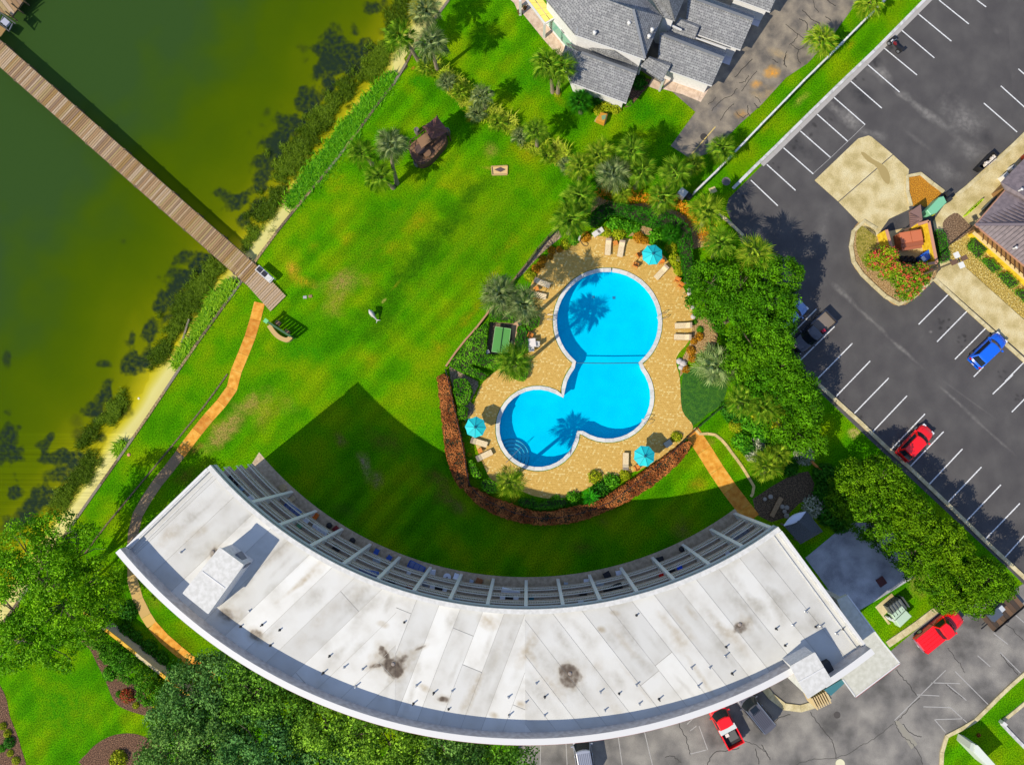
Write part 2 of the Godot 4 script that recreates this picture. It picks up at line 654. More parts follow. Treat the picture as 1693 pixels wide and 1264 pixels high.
# a small plant of a made mesh: one thing
func plant(called: String, set: String, label: String, group: String, k: String, x: float, y: float, r: float, h := 0.0) -> MeshInstance3D:
	rnd.seed = 300 + int(x * 13 + y * 7)
	var o := put(called, M[set][rnd.randi() % M[set].size()], M.leaf)
	var q: float = r / Z[k][2] / 14.4
	o.transform = Transform3D(Basis(Vector3.UP, rnd.randf() * TAU).scaled(Vector3(q, q * rnd.randf_range(0.9, 1.15), q)), Q(k, x, y, h))
	tag(o, label, called.replace("_", " "), group)
	return o

# ---------- the setting
func _ready() -> void:
	var g0 := Vector3(872 - 846.5, -(714 - 632.0), -FOCAL).normalized()
	plan = Basis(Vector3.RIGHT, Vector3.FORWARD, Vector3.UP) * Basis(Quaternion(g0, Vector3.FORWARD))
	var cam := Camera3D.new()
	cam.name = "camera"
	cam.fov = rad_to_deg(2 * atan(632.0 / FOCAL))
	cam.near = 0.5
	cam.far = 1500
	cam.transform = Transform3D(plan, Vector3(0, HIGH, 0))
	add_child(cam)
	cam.current = true
	var we := WorldEnvironment.new()
	var env := Environment.new()
	env.background_mode = Environment.BG_SKY
	var sm := ProceduralSkyMaterial.new()
	sm.sky_top_color = Color(0.46, 0.55, 0.73)
	sm.sky_horizon_color = Color(0.82, 0.86, 0.9)
	sm.sky_curve = 0.16
	sm.ground_bottom_color = Color(0.2, 0.24, 0.18)
	sm.ground_horizon_color = Color(0.62, 0.7, 0.78)
	sm.sky_energy_multiplier = 1.1
	env.sky = Sky.new()
	env.sky.sky_material = sm
	env.tonemap_mode = Environment.TONE_MAPPER_LINEAR
	env.tonemap_exposure = 1.05
	env.ssao_enabled = true
	env.ssil_enabled = true
	env.sdfgi_enabled = true
	we.environment = env
	we.name = "air"
	add_child(we)
	var sun := DirectionalLight3D.new()
	sun.name = "sun"
	sun.light_energy = 1.6
	sun.light_color = Color(1.0, 0.955, 0.88)
	sun.light_angular_distance = 0.5
	sun.shadow_enabled = true
	var e := deg_to_rad(SUN_UP)
	sun.basis = Basis.looking_at(Vector3(SUN_FLAT.x * cos(e), -sin(e), SUN_FLAT.y * cos(e)))
	add_child(sun)
	make_materials()
	make_fronds()
	make_bushes()
	make_land()
	make_water()
	make_paving()
	make_pool()
	make_condo()
	make_houses()
	make_shop()
	make_pier()
	make_garden_things()
	make_planting()
	make_cars()

func make_materials() -> void:
	M.grain = ntex(1, 0.09, 512, [[0.15, 0.55], [0.5, 0.86], [0.8, 1.0]], 5)
	M.fine = ntex(2, 0.2, 512, [[0.2, 0.84], [0.5, 0.95], [0.8, 1.0]], 4)
	M.grass_d = ntex(3, 0.16, 512, [[0.12, 0.5, 0.58, 0.45], [0.5, 0.82, 0.84, 0.78], [0.85, 1.0, 1.0, 1.0]], 5, FastNoiseLite.TYPE_SIMPLEX, true)
	M.bump = ntex(4, 0.12, 512, [[0.0, 0.0], [1.0, 1.0]], 5)
	M.twigs = plain(45, 48, 22, 1.0)
	M.white = plain(222, 222, 218, 0.55)
	M.white_rough = surf(ntex(5, 0.02, 256, [[0.2, 204, 204, 197], [0.8, 222, 222, 216]]), 3.0, null, 1, 0.7)
	M.black = plain(28, 28, 30, 0.6)
	M.dark = plain(48, 50, 52, 0.7)
	M.steel = plain(190, 195, 200, 0.35, 0.8)
	M.glass = plain(28, 36, 44, 0.08)
	M.wood = surf(ntex(6, 0.03, 256, [[0.2, 150, 118, 80], [0.8, 205, 172, 128]]), 1.0, M.fine, 4.2)
	M.grey_wood = surf(ntex(7, 0.03, 256, [[0.2, 118, 108, 92], [0.8, 172, 160, 140]]), 1.0, M.fine, 4.2)
	M.orange_wood = plain(225, 140, 50, 0.6)
	M.concrete = surf(ntex(8, 0.012, 512, [[0.15, 196, 178, 118], [0.5, 222, 204, 148], [0.85, 234, 220, 170]], 5), 14.0, M.fine, 15.4)
	M.kerb = surf(ntex(9, 0.02, 256, [[0.2, 205, 190, 140], [0.8, 235, 222, 176]]), 5.0, M.fine, 10.5)
	M.kerb_grey = surf(ntex(10, 0.02, 256, [[0.2, 196, 196, 192], [0.8, 232, 232, 228]]), 5.0, M.fine, 10.5)
	M.patio = surf(ntex(11, 0.02, 256, [[0.2, 214, 186, 160], [0.8, 240, 216, 190]]), 4.0, M.fine, 9.1)
	M.mulch = surf(ntex(12, 0.14, 512, [[0.15, 62, 42, 30], [0.5, 128, 92, 68], [0.85, 188, 146, 112]], 4), 11.0, M.grain, 7.8, 1.0, M.bump, 3.0)
	M.straw = surf(ntex(13, 0.1, 512, [[0.15, 150, 112, 62], [0.5, 208, 170, 112], [0.85, 236, 205, 152]], 4), 10.0, M.grain, 7.2, 1.0, M.bump, 3.0)
	M.orange_mulch = surf(ntex(14, 0.15, 512, [[0.15, 150, 92, 10], [0.5, 226, 150, 24], [0.85, 250, 190, 60]], 4), 10.0, M.grain, 6.6, 1.0, M.bump, 4.0)
	M.stones = surf(ntex(15, 0.13, 512, [[0.15, 150, 118, 30], [0.45, 228, 196, 92], [0.85, 252, 236, 165]], 3, FastNoiseLite.TYPE_CELLULAR), 11.0, M.grain, 9.0, 0.9, M.bump, 4.0)
	M.red_stones = surf(ntex(16, 0.12, 512, [[0.15, 78, 58, 42], [0.5, 150, 120, 90], [0.85, 205, 175, 140]], 3), 10.0, M.grain, 6.6, 1.0, M.bump, 3.0)
	M.old_asphalt = surf(ntex(17, 0.011, 512, [[0.1, 98, 96, 92], [0.4, 128, 125, 120], [0.65, 150, 146, 138], [0.95, 172, 168, 158]], 6), 26.0, M.fine, 9.8, 0.95, M.bump, 0.6)
	M.drive = surf(ntex(18, 0.013, 512, [[0.1, 92, 88, 82], [0.4, 136, 128, 116], [0.7, 160, 150, 132], [0.95, 178, 166, 142]], 6), 22.0, M.fine, 9.8, 0.95, M.bump, 0.6)
	M.path = surf(ntex(19, 0.02, 256, [[0.1, 226, 148, 36], [0.5, 250, 176, 58], [0.9, 255, 200, 92]], 5), 5.0, M.fine, 8.4)
	M.paths = [M.path]
	for i in 3:
		var m: StandardMaterial3D = M.path.duplicate()
		m.albedo_color = Color.from_hsv(0.08, 0.06 * i, 1.0 - 0.045 * i)
		M.paths.append(m)
	M.timber_edge = surf(ntex(20, 0.03, 256, [[0.2, 78, 66, 46], [0.8, 138, 122, 92]]), 1.5)
	M.seawall = surf(ntex(21, 0.03, 256, [[0.2, 120, 100, 66], [0.8, 196, 172, 122]]), 2.0, M.fine, 7.0)
	M.sand_dirt = surf(ntex(22, 0.05, 256, [[0.2, 150, 128, 100], [0.8, 205, 184, 152]]), 4.0, M.grain, 7.8)
	M.yellow = surf(ntex(23, 0.02, 256, [[0.2, 222, 182, 20], [0.8, 246, 214, 48]]), 3.0)
	M.line = surf(ntex(24, 0.1, 256, [[0.15, 168, 168, 166], [0.4, 226, 228, 226], [0.8, 240, 242, 240]], 4), 5.0, null, 1, 0.7)
	M.worn_line = surf(ntex(25, 0.12, 256, [[0.3, 140, 138, 132], [0.6, 192, 190, 186]], 4), 2.0, null, 1, 0.8)

func area(p: PackedVector2Array) -> float:
	var s := 0.0
	for i in p.size():
		s += p[i].cross(p[(i + 1) % p.size()])
	return absf(s) / 2

# a sheet with a hole, cut in two through the hole so that each half is a plain outline
func holed(g: Geo, p: PackedVector2Array, hole: PackedVector2Array, y: float, at_x: float) -> void:
	for s in [[-900.0, at_x], [at_x, 900.0]]:
		var half := PackedVector2Array([Vector2(s[0], -900), Vector2(s[1], -900), Vector2(s[1], 900), Vector2(s[0], 900)])
		for a in Geometry2D.intersect_polygons(p, half):
			for b in Geometry2D.clip_polygons(a, hole):
				g.sheet(b, y)

func pool_outline(grow := 0.0) -> PackedVector2Array:
	var a := circle(flat(P(1004.5, 531.5)), 6.05 + grow, 64)
	var b := circle(flat(P(1004.5, 654.0)), 5.1 + grow, 56)
	var c := circle(flat(P(889.5, 707.5)), 4.62 + grow, 56)
	var ab := Geometry2D.merge_polygons(a, b)
	var abc := Geometry2D.merge_polygons(ab[0], c)
	return abc[0]

func shore() -> PackedVector2Array:
	var p := PackedVector2Array([Vector2(60, -300)])
	p.append_array(out("px", [742, 0, 720, 30, 697, 58, 668, 97, 674, 110, 622, 175, 583, 229, 534, 292, 518, 310, 469, 368, 420, 434, 396, 470, 355, 526, 305, 597, 256, 671, 223, 719, 193, 762, 152, 820, 129, 853, 94, 903, 60, 952, 0, 1036]))
	p.append(Vector2(-190, 320))
	return p

func make_land() -> void:
	var coast := shore()
	var land := PackedVector2Array(coast)
	land.append_array([Vector2(-190, 600), Vector2(600, 600), Vector2(600, -300)])
	# what grows differently where: dry, worn, lush
	var dry := col(206, 176, 22)
	var bare := col(196, 168, 96)
	var lush := col(62, 158, 8)
	var deep := col(62, 116, 8)
	var pale := col(160, 192, 18)
	var marks := []
	for i in 15:   # mowing
		var x := 560.0 + i * 28
		marks.append(spot("px", x, 470 - (i % 5) * 30, 8 + (i * 7) % 5, 190, 0.7, pale if i % 2 else lush, 0.5, 0.9))
	marks.append_array([
		spot("px", 800, 390, 110, 170, 0.7, col(118, 158, 6), 0.55, 1.0), spot("px", 690, 430, 30, 150, 0.7, deep, 0.85, 0.95), spot("px", 765, 335, 24, 90, 0.7, deep, 0.75, 0.95), spot("px", 620, 400, 60, 130, 0.7, col(120, 150, 10), 0.5, 1.0), spot("px", 625, 530, 46, 46, 0, deep, 0.6, 0.8),
		spot("B2", 250, 530, 90, 60, 0.6, col(226, 180, 52), 0.9, 0.9), spot("B2", 300, 600, 110, 55, 0.3, col(214, 180, 36), 0.8, 0.9),
		spot("B2", 580, 620, 202, 108, -0.3, bare, 0.85, 1.0), spot("B2", 510, 740, 94, 148, 0.1, bare, 0.7, 1.0), spot("B2", 590, 330, 60, 45, -0.85, dry, 0.64, 0.9),
		spot("B2", 1050, 230, 120, 60, -0.85, dry, 0.52, 0.9), spot("B2", 880, 400, 110, 60, -0.85, dry, 0.48, 1.0), spot("B2", 380, 380, 70, 40, -0.8, dry, 0.40, 1.0),
		spot("B2", 1640, 390, 130, 50, -0.85, dry, 0.40, 1.0), spot("B2", 1400, 830, 130, 50, -0.85, dry, 0.60, 0.9), spot("B2", 1200, 1040, 80, 60, 0.4, dry, 0.52, 0.9),
		spot("B2", 1560, 560, 120, 35, -0.85, dry, 0.40, 0.9), spot("B2", 760, 1130, 110, 60, 0.4, dry, 0.28, 1.0), spot("B2", 920, 630, 60, 12, -0.85, col(190, 170, 40), 0.6, 0.8), spot("B2", 840, 735, 26, 12, -0.85, col(214, 190, 120), 0.9, 0.5),
		spot("B2", 900, 110, 100, 60, 0.3, lush, 0.7, 1.0), spot("B2", 280, 1060, 260, 110, 0.1, lush, 0.7, 1.0), spot("B2", 500, 20, 60, 20, 0, dry, 0.32, 1),
		spot("A2", 560, 1150, 60, 30, -0.8, dry, 0.48, 0.9), spot("A2", 540, 1220, 60, 30, -0.8, dry, 0.48, 0.9), spot("A2", 1430, 750, 80, 30, -0.6, col(230, 178, 52), 0.95, 0.6),
		spot("A2", 1540, 980, 67, 81, 0.3, bare, 0.55, 0.9), spot("A2", 1250, 1210, 80, 40, 0.3, dry, 0.40, 1.0), spot("A2", 1530, 1090, 90, 18, 0.1, col(200, 175, 80), 0.7, 0.6), spot("A2", 1640, 1000, 60, 130, 0.6, dry, 0.24, 1.0),
		spot("A2", 1240, 830, 110, 60, 0.8, lush, 0.6, 1), spot("A2", 1060, 520, 90, 60, 0.3, lush, 0.8, 1), spot("A2", 1030, 440, 30, 14, -0.7, col(200, 140, 60), 0.8, 0.6),
		spot("C1", 1500, 300, 283, 108, -0.75, bare, 0.85, 0.9), spot("C1", 1400, 420, 202, 81, -0.8, bare, 0.85, 0.9), spot("C1", 1600, 200, 121, 81, -0.5, bare, 0.7, 0.8), spot("C1", 1260, 480, 90, 40, -0.7, col(160, 120, 60), 0.8, 0.8),
		spot("C2", 40, 200, 121, 175, 0, bare, 0.6, 1.0), spot("C2", 200, 180, 94, 81, 0.4, bare, 0.45, 1.0), spot("C1", 1200, 650, 120, 60, -0.8, col(120, 100, 50), 0.6, 1),
		spot("C2", 720, 590, 60, 120, -0.3, col(178, 160, 128), 0.9, 0.8), spot("C2", 560, 420, 50, 90, -0.6, col(150, 132, 80), 0.8, 1.0), spot("C2", 800, 680, 50, 80, 0, col(165, 150, 110), 0.75, 1),
		spot("C2", 870, 430, 170, 90, 0.3, col(140, 122, 60), 0.6, 1.0), spot("C2", 1240, 760, 90, 160, -0.5, col(150, 118, 74), 0.8, 1.0), spot("C2", 1330, 860, 70, 60, 0.2, col(150, 130, 84), 0.7, 1), spot("C2", 1150, 640, 120, 60, 0, col(130, 110, 50), 0.45, 1), spot("C2", 600, 880, 120, 60, 0.4, col(110, 130, 80), 0.35, 1),
		spot("C3", 1130, 1010, 80, 190, -0.1, col(150, 140, 96), 0.6, 1.0), spot("C3", 500, 1110, 150, 60, 0, col(120, 120, 60), 0.5, 1), spot("C3", 620, 950, 60, 60, 0, col(150, 140, 100), 0.5, 1), spot("C3", 1230, 700, 70, 60, 0.4, col(190, 165, 30), 0.7, 0.9),
		spot("C4", 580, 370, 50, 50, 0, col(226, 196, 130), 0.95, 0.6), spot("C3", 1320, 430, 40, 30, 0, col(190, 150, 90), 0.6, 1), spot("A3", 110, 1000, 130, 60, 0.5, dry, 0.48, 1), spot("A3", 340, 650, 60, 40, 0.5, dry, 0.48, 0.9), spot("A3", 330, 900, 80, 40, 0.5, pale, 0.8, 0.9),
		spot("D4", 960, 110, 90, 110, 0, col(205, 178, 120), 0.9, 0.8), spot("D4", 180, 790, 14, 70, 0.4, col(190, 150, 80), 0.95, 0.6), spot("D1", 960, 250, 70, 60, 0.3, col(190, 160, 60), 0.6, 1),
		spot("D1", 1120, 500, 260, 80, 0.75, col(110, 130, 12), 0.8, 1), spot("D1", 400, 900, 330, 300, 0, col(72, 158, 8), 0.8, 1.0), spot("A4", 560, 300, 70, 40, -0.7, dry, 0.56, 0.9), spot("A4", 250, 640, 90, 30, -0.75, col(200, 190, 90), 0.7, 0.9), spot("A4", 100, 700, 90, 30, -0.75, dry, 0.48, 1), spot("A4", 20, 820, 60, 30, -0.7, dry, 0.48, 1),
		spot("A3", 900, 740, 320, 140, 0.1, col(62, 150, 8), 0.7, 1), spot("A3", 150, 500, 200, 200, 0.1, col(66, 156, 8), 0.7, 1),
	])
	var lawn_map := area_map(Vector2(-75, -66), Vector2(75, 66), 1200, 1056, 41, 0.018, [[0.15, 74, 152, 2], [0.42, 100, 172, 3], [0.6, 122, 176, 4], [0.85, 148, 182, 8]], marks, [Vector2(0.77, 0.64), 2.3, 0.055])
	M.lawn = surf(lawn_map, 1.0, M.grass_d, 17.0, 0.95, M.bump, 2.0)
	dull(M.lawn)
	M.lawn.uv1_scale = Vector3(1 / 150.0, 1 / 132.0, 1)
	M.lawn.uv1_offset = Vector3(0.5, 0.5, 0)
	var g := Geo.new()
	holed(g, land, pool_outline(0.2), 0.0, P(1004, 600).x)
	struct("lawn_ground", g, M.lawn)
	# the wall that holds the lawn, in lengths, with its capping
	var wall := Node3D.new()
	wall.name = "seawall"
	add_child(wall)
	tag(wall, "weathered timber and concrete seawall that holds the lawn above the shore", "seawall")
	var body := Geo.new()
	for i in coast.size() - 1:
		var a := coast[i]
		var b := coast[i + 1]
		body.quad(up(a, -3.0), up(b, -3.0), up(b, 0.06), up(a, 0.06))
	put("face", body, M.seawall, wall)
	pieces("capping", wall, coast.slice(1, coast.size() - 1), 0.3, -0.12, 0.1, 3.2, [M.seawall, M.grey_wood, M.timber_edge])

func make_water() -> void:
	var coast := shore()
	# how far each spot lies from the wall, on a coarse grid made smooth
	var lo := Vector2(-75, -66)
	var hi := Vector2(12, 60)
	var n := 96
	var far := Image.create(n, n, false, Image.FORMAT_RF)
	for y in n:
		for x in n:
			var q := lo + (hi - lo) * Vector2(x + 0.5, y + 0.5) / n
			var best := 1e9
			for i in coast.size() - 1:
				best = minf(best, q.distance_to(Geometry2D.get_closest_point_to_segment(q, coast[i], coast[i + 1])))
			far.set_pixel(x, y, Color(best, 0, 0))
	var w := 700
	var h := 1000
	var bigger: Image = far.duplicate()
	bigger.resize(w, h, Image.INTERPOLATE_CUBIC)
	var g := Gradient.new()
	g.offsets = PackedFloat32Array([0.0, 0.05, 0.1, 0.17, 0.3, 0.48, 0.62, 0.8, 1.0])
	g.colors = PackedColorArray([col(232, 222, 140), col(236, 228, 142), col(208, 196, 30), col(142, 148, 6), col(104, 122, 0), col(88, 112, 0), col(80, 106, 4), col(68, 98, 26), col(62, 92, 42)])
	var wob := noise(51, 0.012, 3)
	var im := Image.create(w, h, false, Image.FORMAT_RGB8)
	for y in h:
		for x in w:
			var t := bigger.get_pixel(x, y).r / 27.0
			var k := 1.0 + wob.get_noise_2d(x, y) * 0.28
			im.set_pixel(x, y, g.sample(clampf(t * k, 0, 1)))
	var weed := col(40, 54, 46)
	var murk := col(76, 82, 34)
	daub(im, lo, hi, [
		spot("A2", 560, 330, 262, 187, 0.35, weed, 0.95, 0.44), spot("A2", 480, 440, 137, 137, 0.2, weed, 0.95, 0.44), spot("A2", 350, 620, 112, 187, 0.75, weed, 0.95, 0.44), spot("A2", 190, 830, 187, 150, -0.6, weed, 0.95, 0.44), spot("A2", 100, 930, 125, 112, -0.3, weed, 0.95, 0.44), spot("A2", 30, 1120, 75, 225, 0.1, weed, 0.9, 0.44), spot("A2", 780, 20, 112, 50, 0, weed, 0.9, 0.44), spot("A2", 900, 150, 150, 60, -0.4, murk, 0.8, 0.5), spot("A2", 60, 700, 37, 50, 0, weed, 0.5, 0.6),
		spot("B1", 1500, 60, 137, 75, 0.2, weed, 0.9, 0.44), spot("B1", 1560, 190, 62, 62, 0, weed, 0.9, 0.44), spot("B1", 1640, 120, 75, 75, 0, weed, 0.8, 0.44),
		spot("B1", 1260, 470, 137, 112, 0.3, weed, 0.95, 0.44), spot("B1", 1180, 560, 187, 75, 0, weed, 0.95, 0.44), spot("B1", 1120, 600, 75, 100, 0.4, weed, 0.9, 0.44), spot("B1", 1050, 750, 137, 112, -0.6, weed, 0.9, 0.44), spot("B1", 960, 920, 62, 137, 0.2, weed, 0.9, 0.44), spot("B1", 830, 965, 27, 62, 0, weed, 0.8, 0.5), spot("B1", 840, 1100, 100, 112, 0, weed, 0.95, 0.44), spot("B1", 930, 1090, 75, 87, 0, weed, 0.8, 0.5), spot("B1", 645, 1143, 60, 30, 0.15, weed, 0.9, 0.5), spot("B1", 1150, 880, 90, 150, 0.5, murk, 0.6, 0.6), spot("B1", 0, 1100, 37, 75, 0, weed, 0.8, 0.5), spot("B1", 770, 330, 25, 25, 0, weed, 0.5, 0.8),
		spot("C1", 650, 110, 62, 87, 0.2, weed, 0.95, 0.44), spot("C1", 570, 210, 87, 75, 0, weed, 0.9, 0.44), spot("C1", 590, 300, 43, 75, 0, weed, 0.8, 0.44), spot("C1", 720, 220, 110, 80, 0, murk, 0.8, 0.5), spot("C1", 20, 460, 93, 212, 0, weed, 0.95, 0.44), spot("C1", 250, 450, 56, 50, -0.6, weed, 0.95, 0.44), spot("C1", 295, 395, 27, 31, 0, weed, 0.8, 0.44), spot("C1", 360, 530, 150, 75, -0.2, weed, 0.95, 0.44), spot("C1", 390, 620, 150, 100, -0.5, weed, 0.85, 0.5), spot("C1", 270, 780, 150, 75, -0.6, weed, 0.9, 0.44), spot("C1", 65, 770, 62, 50, 0.3, weed, 0.95, 0.44), spot("C1", 150, 880, 137, 87, -0.6, weed, 0.9, 0.5), spot("C1", 60, 960, 137, 75, -0.4, weed, 0.9, 0.5), spot("C1", 520, 390, 110, 60, 0.1, murk, 0.8, 0.6), spot("C1", 620, 400, 50, 37, 0.1, weed, 0.7, 0.6), spot("C1", 470, 300, 60, 60, 0.1, murk, 0.5, 0.8),
	], 52)
	M.bed = surf(ImageTexture.create_from_image(im), 1.0, M.fine, 21.0, 1.0)
	dull(M.bed)
	M.bed.uv1_scale = Vector3(1 / (hi.x - lo.x), 1 / (hi.y - lo.y), 1)
	M.bed.uv1_offset = Vector3(-lo.x / (hi.x - lo.x), -lo.y / (hi.y - lo.y), 0)
	M.bed.texture_repeat = false
	var sea := PackedVector2Array(coast)
	sea.append_array([Vector2(-190, 700), Vector2(-700, 700), Vector2(-700, -300)])
	var b := Geo.new()
	var nx := 58
	var ny := 84
	var at := func(i: int, j: int) -> Vector3:
		var q: Vector2 = lo + (hi - lo) * Vector2(float(i) / nx, float(j) / ny)
		var d := 1e9
		for e in coast.size() - 1:
			d = minf(d, q.distance_to(Geometry2D.get_closest_point_to_segment(q, coast[e], coast[e + 1])))
		return up(q, -0.42 - 0.4 * smoothstep(0.4, 3.2, d) - 0.28 * smoothstep(3.0, 26.0, d))
	for j in ny:
		for i in nx:
			var mid := lo + (hi - lo) * Vector2((i + 0.5) / nx, (j + 0.5) / ny)
			if far.get_pixel(clampi(int((i + 0.5) / nx * n), 0, n - 1), clampi(int((j + 0.5) / ny * n), 0, n - 1)).r > 4.0 and not Geometry2D.is_point_in_polygon(mid, sea):
				continue
			b.quad(at.call(i, j), at.call(i + 1, j), at.call(i + 1, j + 1), at.call(i, j + 1))
	b.quad(Vector3(-700, -1.4, -700), Vector3(60, -1.4, -700), Vector3(60, -1.4, -60), Vector3(-700, -1.4, -60))
	b.quad(Vector3(-700, -1.4, -60), Vector3(-70, -1.4, -60), Vector3(-70, -1.4, 700), Vector3(-700, -1.4, 700))
	put("seabed", b, M.bed, self, true).set_meta("kind", "structure")
	var s := Geo.new()
	s.sheet(sea, -0.75)
	var m := StandardMaterial3D.new()
	m.transparency = BaseMaterial3D.TRANSPARENCY_ALPHA
	m.albedo_color = Color(0.16, 0.3, 0.06, 0.08)
	m.metallic_specular = 0.06
	m.roughness = 0.06
	m.heightmap_enabled = true
	m.heightmap_texture = ntex(53, 0.03, 256, [[0.0, 0.0], [1.0, 1.0]], 4)
	m.heightmap_scale = 2.0
	m.uv1_scale = Vector3.ONE / 7.0
	struct("water", s, m)

func patch(called: String, k: String, a: Array, y: float, m: Material, smooth := 0, closed := true) -> MeshInstance3D:
	var p := out(k, a)
	if smooth:
		p = smooth_line(p, closed, smooth)
	var g := Geo.new()
	g.sheet(p, y)
	return struct(called, g, m)

func stripe(parent: Node, k: String, a: float, b: float, c: float, d: float, w: float, y: float, m: Material, called := "painted_line") -> void:
	var p := flat(Q(k, a, b))
	var q := flat(Q(k, c, d))
	var g := Geo.new()
	g.sheet(ribbon(PackedVector2Array([p, q]), w), y)
	put(called, g, m, parent)

func make_paving() -> void:
	# the shop's car park
	var lot_marks := []
	var worn := col(150, 147, 141)
	for q in [["A4", 760, 470, 120, 60, 0.7, 0.8], ["A4", 560, 760, 150, 60, 0.75, 0.85], ["A4", 470, 700, 80, 40, 0.75, 0.7], ["A4", 1000, 680, 170, 40, 0.72, 0.8], ["A4", 1150, 790, 170, 40, 0.72, 0.7], ["A4", 1300, 760, 230, 110, 0.72, 0.65], ["A4", 1350, 960, 150, 90, 0.4, 0.6], ["A4", 700, 860, 120, 40, 0.2, 0.6], ["A4", 1180, 1100, 140, 70, 0.5, 0.5], ["A4", 1000, 900, 170, 20, 0.72, 0.35], ["A4", 1520, 200, 40, 40, 0, 0.4], ["A4", 900, 620, 120, 18, 0.72, 0.6], ["A4", 300, 900, 60, 90, 0.3, 0.3], ["B4", 520, 680, 120, 24, 0.75, 0.7], ["B4", 700, 850, 190, 16, 0.75, 0.7], ["B4", 900, 1040, 190, 16, 0.75, 0.75], ["C4", 1250, 160, 200, 12, 0.75, 0.6], ["C4", 1450, 350, 240, 12, 0.75, 0.6], ["B4", 1090, 930, 14, 10, 0, 0.8], ["B4", 400, 250, 60, 160, 0.2, 0.3], ["C4", 1330, 150, 260, 7, 0.65, 0.35]]:
		lot_marks.append(spot(q[0], q[1], q[2], q[3], q[4], q[5], worn, q[6], 0.95))
	for q in [["A4", 700, 380, 90, 60], ["A4", 250, 950, 120, 60], ["A4", 1450, 880, 60, 60], ["A4", 640, 600, 120, 60], ["B4", 800, 300, 160, 160]]:
		lot_marks.append(spot(q[0], q[1], q[2], q[3], q[4], 0.6, col(62, 62, 64), 0.6, 0.9))
	rnd.seed = 90
	for i in 13:   # oil drips and tyre marks in the bays
		for q in [["A4", 950 - 109 * i, 190 + 108 * i], ["C4", 640 + 121 * i - 240, 250 + 115 * i - 230], ["B4", 1180 + 119 * (i % 5), 880 + 112 * (i % 5)]]:
			for j in 2:
				lot_marks.append(spot(q[0], q[1] + rnd.randf_range(-40, 40), q[2] + rnd.randf_range(-40, 40), rnd.randf_range(10, 24), rnd.randf_range(8, 18), 0.7, col(58, 57, 57), rnd.randf_range(0.4, 0.8), 0.8))
	var lo := flat(P(1190, -10))
	var hi := flat(P(1720, 1000))
	var t := area_map(lo, hi, 512, 900, 61, 0.02, [[0.1, 88, 86, 86], [0.5, 95, 93, 92], [0.9, 103, 101, 99]], lot_marks)
	M.asphalt = surf(t, 1.0, M.fine, 9.1, 0.92, M.bump, 0.5)
	dull(M.asphalt, 0.25)
	M.asphalt.uv1_scale = Vector3(1 / (hi.x - lo.x), 1 / (hi.y - lo.y), 1)
	M.asphalt.uv1_offset = Vector3(-lo.x / (hi.x - lo.x), -lo.y / (hi.y - lo.y), 0)
	var lot := patch("parking_lot", "px", [1540, -6, 1720, -6, 1720, 992, 1661, 934, 1500, 785, 1328, 622, 1318, 596, 1200, 345, 1205, 328], 0.008, M.asphalt)
	for q in [[1390, 0, 1450, 45], [1145, 0, 1338, 155], [1012, 90, 1225, 266], [903, 195, 1115, 374], [790, 310, 1003, 485], [685, 418, 890, 595], [572, 522, 775, 699], [467, 630, 667, 805], [357, 738, 555, 913], [248, 846, 443, 1017], [140, 955, 332, 1124], [32, 1063, 217, 1230], [-72, 1164, 103, 1330], [1658, 445, 1712, 492], [1545, 555, 1712, 705], [1435, 666, 1650, 853]]:
		stripe(lot, "A4", q[0], q[1], q[2], q[3], 0.13, 0.014, M.line)
	for q in [[352, 784, 152, 990], [470, 897, 246, 1118], [585, 1006, 360, 1234], [1220, 675, 1013, 884], [1338, 786, 1132, 996], [1458, 897, 1248, 1109], [1432, 1158, 1370, 1222], [1693, 1130, 1572, 1252]]:
		stripe(lot, "B4", q[0], q[1], q[2], q[3], 0.13, 0.014, M.line)
	for q in [[700, -92, 480, 136], [820, 18, 598, 246], [938, 133, 718, 364], [1054, 250, 836, 479], [1175, 364, 956, 593], [1297, 476, 1076, 711], [1420, 593, 1198, 826], [1545, 708, 1322, 942], [1668, 828, 1444, 1060], [1780, 945, 1568, 1180], [1623, -3, 1492, 122], [1712, 140, 1616, 238]]:
		stripe(lot, "C4", q[0], q[1], q[2], q[3], 0.13, 0.014, M.line)
	for q in [[330, 1122, 445, 1018], [445, 1018, 600, 870], [600, 870, 668, 803]]:
		stripe(lot, "A4", q[0], q[1], q[2], q[3], 0.05, 0.013, M.worn_line)
	# kerbs
	var kerb := Node3D.new()
	kerb.name = "kerb"
	kerb.set_meta("kind", "structure")
	add_child(kerb)
	pieces("kerb_stone", kerb, out("A4", [1060, -10, 880, 172, 720, 334, 550, 495, 385, 655, 222, 815, 60, 975, -30, 1060, -190, 1220]), 0.34, 0.0, 0.16, 1.5, [M.kerb_grey, M.kerb_grey, plain(214, 214, 212)])
	pieces("gutter_slab", kerb, out("A4", [1092, -10, 910, 172, 745, 340, 580, 500, 412, 662, 250, 822, 88, 982, 0, 1066]), 0.5, 0.0, 0.03, 2.2, [plain(176, 172, 166)])
	pieces("kerb_stone", kerb, out("B3", [1350, 160, 1430, 215, 1530, 315]), 0.35, 0.0, 0.14, 1.5, [M.kerb])
	pieces("kerb_stone", kerb, out("C4", [285, -5, 370, 65, 500, 185, 640, 310, 790, 455, 945, 590, 1075, 715, 1200, 835, 1330, 960, 1450, 1080, 1570, 1190, 1720, 1330]), 0.42, 0.0, 0.14, 2.0, [M.kerb, M.kerb])
	# the tan loading slab, its joints and the two islands
	var slab := Node3D.new()
	slab.name = "loading_slab"
	slab.set_meta("kind", "structure")
	add_child(slab)
